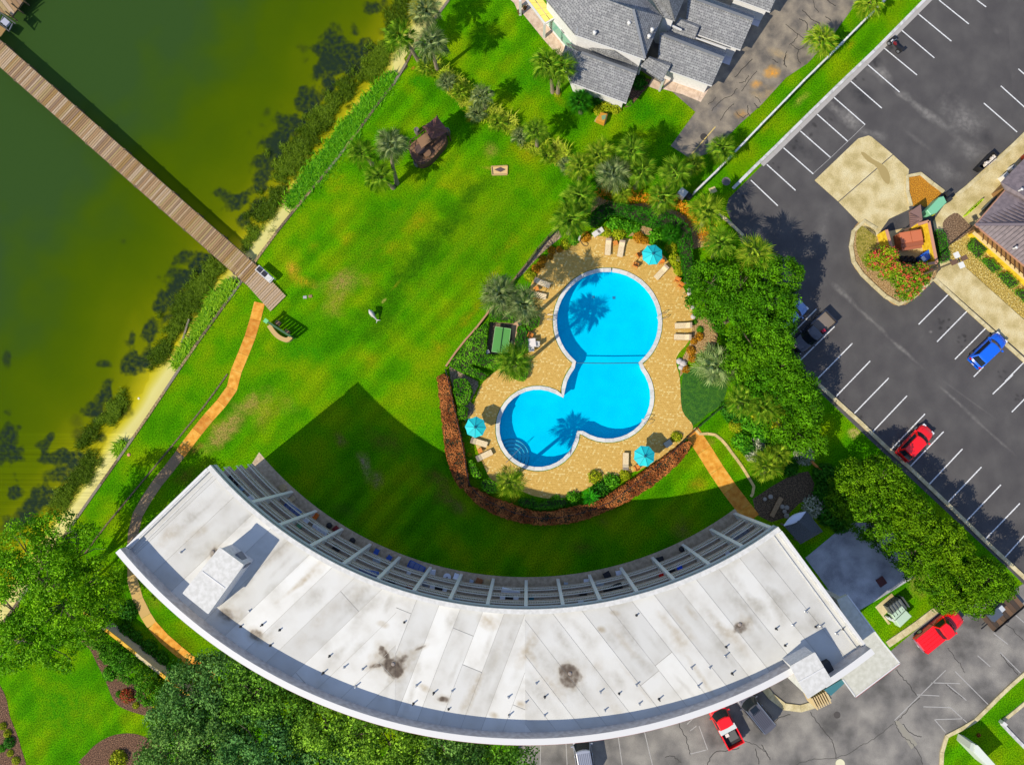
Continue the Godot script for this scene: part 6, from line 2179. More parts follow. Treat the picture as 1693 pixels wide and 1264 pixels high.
	for q in [[155, 880], [215, 940]]:
		g = Geo.new()
		g.box(Q("B2", q[0], q[1], 0.45), Vector3(0.65, 0.08, 0.45), Basis(Vector3.UP, -0.6))
		g.box(Q("B2", q[0], q[1], 0.22), Vector3(0.5, 0.4, 0.3), Basis(Vector3.UP, -0.6))
		put("seat", g, plain(150, 116, 84), cs)
	# play house: a decked oval with a tent roof, a round turret and tubs
	sp = prop("playhouse", "brown timber playhouse with tent roof, round turret and decked oval on the lawn", "playhouse", Q("A2", 1140, 960))
	var oval := smooth_line(out("A2", [1015, 985, 1025, 930, 1070, 900, 1110, 860, 1190, 850, 1250, 880, 1245, 930, 1200, 985, 1150, 1040, 1090, 1070, 1045, 1050], 1.2), true, 4)
	g = Geo.new()
	g.prism(oval, 0.0, 1.15)
	put("hull", g, plain(92, 66, 50), sp)
	var dk := []
	for q in [[120, 88, 62], [138, 104, 74], [108, 80, 60]]:
		dk.append(plain(q[0], q[1], q[2], 0.85))
	rnd.seed = 61
	for i in 14:
		var d := Vector2(0.77, 0.64)
		var o := flat(Q("A2", 1135, 960, 1.2)) + d.orthogonal() * (-2.7 + 0.4 * i)
		for e in Geometry2D.intersect_polygons(oval, PackedVector2Array([o - d * 6, o + d * 6, o + d * 6 + d.orthogonal() * 0.37, o - d * 6 + d.orthogonal() * 0.37])):
			g = Geo.new()
			g.prism(e, 1.152, 1.2 + rnd.randf_range(0, 0.015))
			put("deck_plank", g, dk[rnd.randi() % 3], sp)
	var tc := Q("A2", 1178, 830, 3.3)
	for i in 4:
		var cor := [[1098, 822], [1190, 752], [1264, 850], [1160, 905]]
		var c0 := Q("A2", cor[i][0], cor[i][1], 2.7)
		var c1 := Q("A2", cor[(i + 1) % 4][0], cor[(i + 1) % 4][1], 2.7)
		g = Geo.new()
		for k in 6:   # cloth that sags in folds
			var f0 := c0.lerp(c1, k / 6.0)
			var f1 := c0.lerp(c1, (k + 1) / 6.0)
			var sag0 := Vector3(0, -0.12 * sin(PI * k / 6.0) - 0.1 * (k % 2), 0)
			var sag1 := Vector3(0, -0.12 * sin(PI * (k + 1) / 6.0) - 0.1 * ((k + 1) % 2), 0)
			var m0 := tc.lerp(f0, 0.55) + sag0 * 1.6
			var m1 := tc.lerp(f1, 0.55) + sag1 * 1.6
			g.tri(tc, m0, m1)
			g.quad(m0, f0 + sag0, f1 + sag1, m1)
		put("tent_roof", g, plain(124, 82, 70, 0.8), sp)
		g = Geo.new()
		g.box(Vector3(c0.x, 1.35, c0.z), Vector3(0.12, 2.7, 0.12))
		put("tent_post", g, plain(90, 64, 48), sp)
	g = Geo.new()
	g.prism(out("A2", [1060, 905, 1120, 860, 1155, 915, 1090, 965], 2.0), 1.95, 2.0)
	put("platform_roof", g, plain(146, 112, 78), sp)
	g = Geo.new()
	g.lathe(Q("A2", 1085, 985, 1.2), [Vector2(0.5, 0), Vector2(0.55, 0.7), Vector2(0.6, 0.72), Vector2(0.45, 0.76), Vector2(0.0, 0.74)], 16)
	put("turret", g, plain(88, 66, 54), sp)
	g = Geo.new()
	g.lathe(Q("A2", 1130, 1005, 1.2), [Vector2(0.45, 0), Vector2(0.45, 0.5), Vector2(0.0, 0.52)], 16)
	put("round_table", g, plain(126, 94, 66), sp)
	for q in [[1065, 865], [1205, 970], [1062, 1075], [1262, 868]]:
		g = Geo.new()
		g.lathe(Q("A2", q[0], q[1], 0), [Vector2(0.28, 0), Vector2(0.33, 0.5), Vector2(0.28, 1.0), Vector2(0.22, 1.0), Vector2(0.2, 0.9), Vector2(0, 0.9)], 12)
		put("barrel", g, plain(120, 112, 108), sp)
	g = Geo.new()
	var rail := []
	for i in oval.size():
		rail.append(up(oval[i], 1.95))
	for i in range(0, rail.size(), 2):
		g.bar(rail[i], rail[(i + 2) % rail.size()], 0.06)
		g.bar(rail[i], rail[i] - Vector3(0, 0.75, 0), 0.06)
	put("deck_rail", g, plain(100, 74, 54), sp)
	# the neighbours' transformer
	sp = prop("transformer_box", "rust stained orange and green transformer box on the neighbours' lawn", "transformer", Q("A3", 605, 775))
	var tp := out("A3", [575, 775, 605, 728, 648, 738, 628, 798], 0.9)
	g = Geo.new()
	g.prism(tp, 0.05, 0.9, 0.04)
	put("box_body", g, plain(206, 148, 40), sp)
	g = Geo.new()
	g.prism(out("A3", [608, 752, 640, 745, 632, 775, 612, 780], 0.93), 0.9, 0.93)
	put("lid", g, plain(126, 160, 116, 0.6), sp)
	g = Geo.new()
	g.prism(out("A3", [560, 790, 600, 722, 655, 732, 632, 812]), 0.0, 0.06)
	put("plinth", g, plain(196, 166, 104), sp)
	for q in [["A3", 285, 188, "brown potted plant under the pergola's end"], ["A3", 75, 90, "brown potted plant on the patio's lawn edge"], ["A3", 110, 60, "green potted plant on the patio"]]:
		sp = prop("potted_plant", q[3], "potted plant", Q(q[0], q[1], q[2]), "potted plants on the patio")
		g = Geo.new()
		g.lathe(Vector3.ZERO, [Vector2(0.16, 0), Vector2(0.24, 0.4), Vector2(0.2, 0.42), Vector2(0, 0.38)], 10)
		put("pot", g.mesh(), plain(150, 84, 50), sp)
		put("leaves", bush_mesh(int(q[1]), lin(70, 60, 20), lin(110, 130, 40), 0.3, 90), M.leaf, sp).transform = Transform3D(Basis().scaled(Vector3.ONE * 0.38), Vector3(0, 0.45, 0))
	# manholes, pits
	for q in [["A3", 1275, 890, 0.42, "dark round manhole ring in the old drive", 62, 0.011], ["D4", 470, 952, 0.36, "dark manhole lid in the yard tarmac", 78, 0.012], ["D4", 490, 1256, 0.5, "cream round utility lid at the bottom of the yard", 226, 0.02], ["A3", 1420, 1180, 0.5, "grey round drain lid in the grass strip", 110, 0.02]]:
		g = Geo.new()
		g.lathe(Q(q[0], q[1], q[2], 0.0), [Vector2(q[3], 0.0), Vector2(q[3], q[6] + 0.014), Vector2(q[3] * 0.86, q[6] + 0.02), Vector2(q[3] * 0.8, q[6] + 0.006), Vector2(0, q[6] + 0.008)], 20)
		one("manhole_cover", g, plain(q[5], q[5] - 4, q[5] - (40 if q[5] > 200 else 8), 0.8), q[4], "manhole cover")
	g = Geo.new()
	g.prism(out("A3", [1305, 1228, 1345, 1212, 1362, 1245, 1320, 1262]), 0, 0.06, 0.02)
	g.prism(out("A3", [1318, 1232, 1340, 1225, 1350, 1243, 1325, 1252]), 0.06, 0.075)
	one("drain_grate", g, plain(216, 200, 140), "pale square drain frame in the grass strip by the fence", "drain")
	g = Geo.new()
	g.box(Q("D4", 748, 118, 0.06), Vector3(0.9, 0.12, 0.9), Basis(Vector3.UP, 0.6))
	one("drain_hatch", g, plain(92, 44, 40), "dark red square hatch in the shaded court", "hatch")
	# air conditioning and green cabinet by the red pickup
	sp = prop("cooling_unit", "grey louvred cooling unit on a tan pad beside the green cabinet", "cooling unit", Q("D4", 815, 310))
	var pad := Geo.new()
	pad.prism(out("D4", [708, 275, 810, 190, 850, 240, 760, 330, 805, 380, 790, 385]), 0.0, 0.08)
	put("pad", pad, M.concrete, sp)
	for i in 6:
		g = Geo.new()
		var f := i / 5.0
		g.box(Q("D4", 795 + 90 * f, 300 - 62 * f, 0.55), Vector3(0.1, 1.1, 1.3), Basis(Vector3.UP, 0.6))
		put("louvre", g, plain(86, 92, 90, 0.6), sp)
	g = Geo.new()
	g.box(Q("D4", 838, 270, 0.5), Vector3(1.5, 0.95, 1.1), Basis(Vector3.UP, 0.6))
	put("body", g, plain(112, 118, 114, 0.6), sp)
	sp = prop("green_cabinet", "pale green double door cabinet on the grass near the red pickup", "cabinet", Q("D4", 870, 335))
	for i in 2:
		g = Geo.new()
		g.prism(out("D4", [815, 325, 878, 268, 900, 295, 835, 358], 1.1) if i == 0 else out("D4", [838, 361, 903, 298, 940, 335, 866, 405], 1.1), 0.05, 1.1, 0.04)
		put("cabinet_half", g, plain(190, 214, 186, 0.55), sp)
	for q in [[790, 345], [812, 355]]:
		g = Geo.new()
		g.box(Q("D4", q[0], q[1], 0.4), Vector3(0.14, 0.8, 0.4), Basis(Vector3.UP, 0.6))
		put("meter", g, plain(210, 214, 210), sp)
	# the sign wall at the lower corner
	sp = prop("monument_sign", "tall pale sign wall with stepped end on the corner grass", "sign", Q("D4", 1370, 1200))
	g = Geo.new()
	g.prism(out("D4", [1310, 1125, 1345, 1138, 1480, 1290, 1420, 1290, 1300, 1165], 2.2), 0, 2.2)
	put("sign_wall", g, plain(196, 206, 190, 0.7), sp)
	g = Geo.new()
	g.prism(out("D4", [1336, 1140, 1352, 1142, 1490, 1295, 1440, 1295, 1330, 1185], 2.3), 2.2, 2.3)
	put("sign_top", g, plain(222, 230, 216, 0.7), sp)
	for q in [["D4", 1250, 1100, "small red flowered plant on the corner grass"], ["D4", 1355, 1078, "small white flowered plant above the sign wall"]]:
		plant("flower_tuft", "bush_red" if "red" in q[3] else "bush_silver", q[3], "", q[0], q[1], q[2], 14)
	g = Geo.new()
	g.box(Q("D4", 1510, 1003, 0.3), Vector3(0.5, 0.6, 0.35), Basis(Vector3.UP, -0.7))
	one("white_marker", g, M.white, "white block marker where the side road meets the grass", "marker")
	# thatched hut and boat by the east end of the block
	sp = prop("thatched_hut", "grey thatched hut roof beside the east end wall of the block", "hut", Q("C4", 270, 1010))
	M.thatch = surf(ntex(151, 0.08, 256, [[0.2, 92, 98, 102], [0.8, 156, 162, 164]]), 1.2, M.grain, 4.2, 1.0, M.bump, 5.0)
	roof_face(sp, "C4", [[140, 970, 2.0], [250, 1092, 2.0], [330, 1020, 3.0], [210, 920, 3.0]], M.thatch, "thatch_slope", 0.2)
	roof_face(sp, "C4", [[395, 1010, 2.0], [290, 880, 2.0], [210, 920, 3.0], [330, 1020, 3.0]], M.thatch, "thatch_slope", 0.2)
	roof_face(sp, "C4", [[250, 1092, 2.0], [395, 1010, 2.0], [330, 1020, 3.0]], M.thatch, "thatch_slope", 0.2)
	for q in [[165, 975], [250, 1075], [375, 1010], [290, 895]]:
		g = Geo.new()
		var c := Q("C4", q[0], q[1], 1.9)
		g.box(Vector3(c.x, 0.95, c.z), Vector3(0.14, 1.9, 0.14))
		put("post", g, M.grey_wood, sp)
	var cr := []
	var ca := Q("C4", 142, 972, 2.75)
	var cb := Q("C4", 282, 882, 2.95)
	var cside := (cb - ca).cross(Vector3.UP).normalized()
	for i in 9:
		var f := i / 8.0
		var r := 0.42 * sin(PI * clampf(f, 0.03, 0.97)) + 0.02
		var ring := []
		for k in 8:
			ring.append(ca.lerp(cb, f) + cside * cos(TAU * k / 8) * r + Vector3.UP * sin(TAU * k / 8) * r * 0.45)
		cr.append(ring)
	g = Geo.new()
	g.loft(cr)
	one("canoe", g, plain(222, 228, 240, 0.5), "upturned white canoe lying across the thatched hut", "canoe", "", true)
	rnd.seed = 71
	for q in [["C4", 18, 800, "round stepping stone by the path's end"], ["C4", 130, 850, "stepping stone north of the hut"], ["C4", 145, 880, "stepping stone nearest the canoe's tip"], ["C4", 160, 855, "stepping stone between two others north of the hut"], ["C4", 158, 908, "stepping stone touching the hut's shadow"], ["C4", 55, 785, "small pale boulder by the path's end"]]:
		g = Geo.new()
		var r := rnd.randf_range(0.2, 0.32)
		g.lathe(Q(q[0], q[1], q[2]), [Vector2(r, 0), Vector2(r, 0.1), Vector2(r * 0.7, 0.16), Vector2(0, 0.17)], 9)
		one("stepping_stone", g, plain(168, 160, 146), q[3], "stone", "stepping stones by the hut")
	g = Geo.new()
	g.box(P(1284, 838, 0.25), Vector3(0.5, 0.1, 2.4), Basis(Vector3.UP, -0.5))
	for s: float in [-0.8, 0.8]:
		g.box(P(1284, 838, 0.1) + Basis(Vector3.UP, -0.5) * Vector3(0, 0, s), Vector3(0.4, 0.2, 0.12), Basis(Vector3.UP, -0.5))
	one("plank_bench", g, M.wood, "low tan plank bench on bare earth by the hut", "bench")
	g = Geo.new()
	g.tube([P(1341, 762, 0.2), P(1352, 772, 0.35), P(1364, 783, 0.2)], [0.16, 0.15, 0.13], 7)
	one("fallen_log", g, M.orange_wood, "orange brown log lying in the shade behind the hut", "log")
	# yellow wall in the south west garden
	var wl := out("D1", [500, 285, 560, 340, 655, 415, 740, 480, 850, 570, 1000, 690, 1120, 790, 1180, 832, 1240, 885], 1.7)
	sp = prop("garden_wall", "yellow edged garden wall with grey top below the pine", "wall", up(wl[4]))
	for i in wl.size() - 1:
		g = Geo.new()
		g.bar(up(wl[i], 0.85), up(wl[i + 1], 0.85), 0.24, 1.7)
		put("wall_length", g, plain(186, 182, 168), sp)
		g = Geo.new()
		g.bar(up(wl[i], 1.74), up(wl[i + 1], 1.74), 0.32, 0.08)
		put("wall_coping", g, [plain(240, 190, 60), plain(214, 196, 150), plain(236, 180, 40)][i % 3], sp)
	patch("wall_walk", "D1", [680, 400, 720, 385, 760, 440, 910, 540, 1020, 640, 1200, 770, 1180, 815, 1000, 690, 850, 570], 0.03, surf(ntex(152, 0.03, 256, [[0.2, 150, 150, 138], [0.8, 182, 180, 166]]), 3.0, M.fine, 9.1))
	# wreck of a timber in the reeds, sunken posts
	g = Geo.new()
	g.bar(Q("B1", 1230, 855, -0.5), Q("B1", 1168, 1060, -0.8), 0.2)
	one("drift_timber", g, M.grey_wood, "grey drift timber lying slantwise in the shore reeds", "timber")
	g = Geo.new()
	g.lathe(Q("C1", 838, 517), [Vector2(0.16, 0), Vector2(0.2, 0.06), Vector2(0.1, 0.12), Vector2(0, 0.13)], 8)
	one("pink_stone", g, plain(224, 150, 120), "pink stone lying on the grass by the seawall", "stone")
	g = Geo.new()
	g.lathe(Q("C1", 908, 152, -0.9), [Vector2(0.1, 0), Vector2(0.26, 0.1), Vector2(0.1, 0.25), Vector2(0, 0.26)], 7)
	one("white_stone", g, plain(240, 236, 200), "white stone in the shallow water off the beach", "stone")
	# bits on the kerb by the motor scooter shadow
	balcony_things()

func balcony_things() -> void:
	# what the residents keep on terrace and balconies: [sheet, x, y, storey, kind, words]
	var dark := plain(44, 44, 48)
	var blue := plain(60, 96, 160)
	var floor_y := [0.03, 2.96, 5.86, 8.76]
	for q in [
		["f1", 275, 212, 3, "chair", "dark backed chair at the west end of the top balcony"], ["f1", 325, 262, 3, "chair", "dark backed chair beside its twin on the top west balcony"], ["f1", 370, 330, 3, "stool", "pale blue stool on the top west balcony"], ["f1", 470, 415, 3, "chair", "white chair at the first fin on the top balcony"],
		["f1", 870, 545, 1, "sofa", "blue latticed sofa on the first floor balcony"], ["f1", 762, 340, 0, "box", "small tan box on the terrace by the first fin"], ["f1", 860, 445, 0, "chair", "beige chair on the terrace east of the first fin"],
		["f1", 945, 695, 2, "chair", "green deck chair on the middle balcony"], ["f1", 1005, 660, 1, "chair", "white wire chair on the first floor balcony beside the fin"], ["f1", 1095, 615, 0, "chair", "orange brown chair on the terrace by the second fin"], ["f1", 1140, 745, 1, "lounger", "white slatted daybed on the first floor balcony"], ["f1", 1235, 710, 0, "drum", "round black grill on the terrace by the third bay"], ["f1", 1295, 755, 0, "box", "dark red cool box on the terrace"], ["f1", 1465, 860, 0, "drum", "round black grill alone on the fourth bay's terrace"], ["f1", 1300, 935, 2, "box", "black box on the middle balcony of the fourth bay"],
		["f2", 135, 190, 0, "chair", "blue chair on the fifth bay's terrace, west of its twin"], ["f2", 262, 255, 0, "chair", "blue chair on the fifth bay's terrace by the fin"], ["f2", 140, 278, 1, "table", "pale square table on the first floor of the fifth bay"], ["f2", 70, 380, 3, "sofa", "blue patterned rug bench on the top balcony of the fifth bay"],
		["f2", 535, 345, 0, "sofa", "large blue cloth covered sofa on the sixth bay's terrace"], ["f2", 455, 410, 1, "stool", "small white stool on the first floor of the sixth bay"], ["f2", 285, 485, 3, "box", "black box on the top balcony of the sixth bay"], ["f2", 470, 545, 3, "box", "red brown box on the top balcony of the sixth bay"],
		["f2", 690, 400, 0, "box", "white chest at the fin of the seventh bay's terrace"], ["f2", 843, 443, 0, "round", "round white table on the seventh bay's terrace"], ["f2", 932, 435, 0, "chair", "white slim chair on the seventh bay's terrace"], ["f2", 615, 518, 2, "round", "round grey table on the middle balcony of the seventh bay"], ["f2", 695, 545, 2, "chair", "white armchair on the middle balcony, seventh bay"], ["f2", 760, 555, 2, "table", "black table between two white chairs, seventh bay"], ["f2", 812, 572, 2, "chair", "white chair east of the black table, seventh bay"],
		["f2", 1085, 490, 0, "stool", "pale folding stool on the eighth bay's terrace"], ["f2", 1240, 500, 0, "box", "tan square planter on the eighth bay's terrace"], ["f2", 1160, 490, 0, "box", "rusty brown planter on the eighth bay's terrace"], ["f2", 945, 660, 3, "stool", "pale blue stool on the top balcony, eighth bay"],
		["f2", 1475, 605, 1, "sofa", "white slatted bench on the first floor of the middle bay"], ["f2", 1395, 655, 2, "chair", "white chair west of a black table, middle bay"], ["f2", 1462, 650, 2, "table", "black table on the second floor, middle bay"], ["f2", 1530, 658, 2, "chair", "white chair east of a black table, middle bay"],
		["D3", 145, 182, 2, "chair", "teal chair on the balcony east of the middle bay"], ["D3", 455, 235, 3, "chair", "white chair on the top balcony, tenth bay"], ["D3", 470, 195, 2, "box", "black box on the second floor, tenth bay"], ["D3", 490, 118, 0, "chair", "white folding chair on the tenth bay's terrace"], ["D3", 362, 135, 0, "stool", "pale stool on the ninth bay's terrace"], ["D3", 575, 135, 1, "table", "pale table on the first floor, eleventh bay"], ["D3", 618, 75, 0, "table", "dark wire table on the eleventh bay's terrace"], ["D3", 697, 66, 0, "table", "white table at the fin of the eleventh bay's terrace"], ["D3", 655, 155, 2, "sofa", "dark sofa on the second floor, eleventh bay"],
		["D3", 958, 68, 2, "chair", "bright red chair on the second floor, twelfth bay"], ["D3", 1020, 42, 2, "box", "black box near the blue chair, thirteenth bay"], ["D3", 1072, 25, 2, "chair", "bright blue chair on the second floor, thirteenth bay"], ["D3", 1110, 2, 1, "chair", "dark red chair on the first floor, thirteenth bay"], ["C3", 1510, 1035, 2, "sofa", "grey cloth covered sofa on the last bay's balcony"], ["C3", 1600, 965, 1, "box", "grey box on the first floor of the last bay"], ["C3", 1130, 1130, 0, "drum", "round dark grill on the terrace by the east bays"], ["C3", 990, 1200, 0, "table", "dark square table on the terrace by the east bays"], ["C3", 1420, 1140, 3, "stool", "small white lamp stool on the top east balcony"],
	]:
		var w: String = q[5]
		var m: Material = dark
		for e in [["white", [226, 228, 236]], ["pale", [176, 186, 196]], ["blue", [58, 92, 168]], ["pale blue", [130, 160, 190]], ["bright blue", [24, 88, 220]], ["green", [104, 160, 120]], ["teal", [40, 112, 128]], ["orange", [196, 104, 30]], ["tan", [180, 160, 120]], ["beige", [196, 176, 140]], ["bright red", [214, 34, 24]], ["dark red", [120, 30, 34]], ["red brown", [128, 60, 46]], ["rusty", [150, 96, 56]], ["grey", [128, 132, 142]]]:
			if w.begins_with(e[0]) or (" " + e[0] + " ") in (" " + w).left(22):
				m = plain(e[1][0] * 1.1, e[1][1] * 1.1, e[1][2] * 1.1)
		var y: float = floor_y[q[3]]
		var at := Q(q[0], q[1], q[2], y + 0.5)
		var d := flat(at) - IN_C
		var r := d.length()
		r = clampf(r, IN_R + 0.55, IN_R + 1.3) if q[3] > 0 else r
		at = up(IN_C + d.normalized() * r, y)
		var turn := -d.angle() + (rnd.randf() - 0.5) * 0.5
		var t: Node3D
		var names := {"chair": ["balcony_chair", "chair"], "stool": ["balcony_stool", "stool"], "box": ["storage_box", "box"], "sofa": ["balcony_sofa", "sofa"], "table": ["balcony_table", "table"], "round": ["bistro_table", "table"], "drum": ["kettle_grill", "grill"], "lounger": ["daybed", "daybed"]}
		t = prop(names[q[4]][0], w, names[q[4]][1], at, "", turn)
		match q[4]:
			"chair":
				lbox(t, "seat", Vector3(0, 0.42, 0), Vector3(0.55, 0.06, 0.55), m)
				lbox(t, "backrest", Vector3(0.28, 0.7, 0), Vector3(0.06, 0.55, 0.55), m)
				for z: float in [-0.25, 0.25]:
					for x: float in [-0.25, 0.25]:
						lbox(t, "leg", Vector3(x, 0.2, z), Vector3(0.04, 0.4, 0.04), M.dark)
			"stool":
				lbox(t, "seat", Vector3(0, 0.45, 0), Vector3(0.4, 0.05, 0.45), m)
				for z: float in [-0.17, 0.17]:
					lbox(t, "leg", Vector3(0, 0.22, z), Vector3(0.34, 0.42, 0.04), m)
			"box":
				lbox(t, "box_body", Vector3(0, 0.25, 0), Vector3(0.5, 0.5, 0.7), m)
				lbox(t, "lid", Vector3(0, 0.53, 0), Vector3(0.55, 0.05, 0.75), m)
			"sofa":
				lbox(t, "seat", Vector3(0, 0.35, 0), Vector3(0.75, 0.25, 1.9), m)
				lbox(t, "backrest", Vector3(0.4, 0.6, 0), Vector3(0.15, 0.5, 1.9), m)
				for z: float in [-0.95, 0.95]:
					lbox(t, "armrest", Vector3(0, 0.55, z), Vector3(0.75, 0.2, 0.12), m)
				for z: float in [-0.6, 0.0, 0.6]:
					lbox(t, "cushion", Vector3(-0.04, 0.5, z), Vector3(0.6, 0.1, 0.52), plain(120, 134, 176) if "blue" in w else m)
			"table":
				lbox(t, "table_top", Vector3(0, 0.7, 0), Vector3(0.7, 0.04, 0.8), m)
				for z: float in [-0.32, 0.32]:
					lbox(t, "leg", Vector3(0, 0.34, z), Vector3(0.5, 0.68, 0.05), m)
			"round":
				var g := Geo.new()
				g.lathe(Vector3.ZERO, [Vector2(0.25, 0), Vector2(0.04, 0.05), Vector2(0.04, 0.68), Vector2(0.45, 0.69), Vector2(0.45, 0.73), Vector2(0, 0.73)], 16)
				put("table_top", g.mesh(), m, t)
				lbox(t, "table_ornament", Vector3(0, 0.78, 0), Vector3(0.12, 0.1, 0.12), M.dark)
			"drum":
				var g := Geo.new()
				g.lathe(Vector3(0, 0.5, 0), [Vector2(0.1, 0), Vector2(0.33, 0.18), Vector2(0.36, 0.28), Vector2(0.26, 0.5), Vector2(0, 0.56)], 14)
				put("grill_bowl", g.mesh(), m, t)
				for i in 3:
					lbox(t, "leg", Vector3(0.2 * cos(TAU * i / 3), 0.28, 0.2 * sin(TAU * i / 3)), Vector3(0.04, 0.56, 0.04), M.dark)
			"lounger":
				for i in 7:
					lbox(t, "slat", Vector3(0, 0.4, -0.8 + 0.27 * i), Vector3(0.65, 0.05, 0.2), m)
				lbox(t, "frame", Vector3(0, 0.3, 0), Vector3(0.6, 0.12, 1.8), m)

# ---------- vehicles: x forward
const CARS := {
	"hatch": {"l": 4.5, "w": 1.82, "hood": 0.98, "body": [[-1.0, 0.78, 0.82], [-0.97, 0.9, 1.0], [-0.8, 0.98, 1.02], [-0.3, 1.0, 1.0], [0.3, 1.0, 0.98], [0.5, 1.0, 0.97], [0.75, 0.96, 0.9], [0.93, 0.84, 0.78], [1.0, 0.62, 0.62]], "cab": [-0.93, 0.44, -0.72, 0.2, 0.96, 1.52, 0.93, 0.72], "wheels": [-0.6, 0.62], "r": 0.33},
	"van": {"l": 5.1, "w": 1.98, "hood": 1.1, "body": [[-1.0, 0.8, 1.0], [-0.97, 0.93, 1.1], [-0.8, 0.98, 1.12], [-0.3, 1.0, 1.1], [0.4, 1.0, 1.08], [0.55, 1.0, 1.06], [0.8, 0.96, 1.0], [0.95, 0.84, 0.88], [1.0, 0.66, 0.7]], "cab": [-0.97, 0.5, -0.86, 0.28, 1.06, 1.78, 0.94, 0.78], "wheels": [-0.6, 0.62], "r": 0.36},
	"pickup": {"l": 5.6, "w": 1.98, "hood": 1.12, "body": [[-0.1, 1.0, 1.1], [0.2, 1.0, 1.1], [0.45, 1.0, 1.08], [0.7, 0.97, 1.06], [0.9, 0.9, 0.98], [0.98, 0.78, 0.86], [1.0, 0.66, 0.7]], "cab": [-0.14, 0.45, -0.06, 0.26, 1.06, 1.82, 0.94, 0.78], "wheels": [-0.62, 0.64], "r": 0.4},
}

func wheel(t: Node3D, x: float, z: float, r: float) -> void:
	var g := Geo.new()
	var b := Basis(Vector3.RIGHT, PI / 2)
	var prof := [Vector2(r * 0.6, -0.1), Vector2(r * 0.95, -0.11), Vector2(r, -0.06), Vector2(r, 0.06), Vector2(r * 0.95, 0.11), Vector2(r * 0.6, 0.1)]
	g.lathe(Vector3.ZERO, prof, 16)
	g.v = Transform3D(b, Vector3(x, r, z)) * g.v
	var o := put("wheel", g.mesh(), M.black, t)
	g = Geo.new()
	g.lathe(Vector3.ZERO, [Vector2(0, -0.105), Vector2(r * 0.62, -0.1), Vector2(r * 0.62, 0.1), Vector2(0, 0.105)], 12)
	g.v = Transform3D(b, Vector3(x, r, z)) * g.v
	put("rim", g.mesh(), M.steel, o)

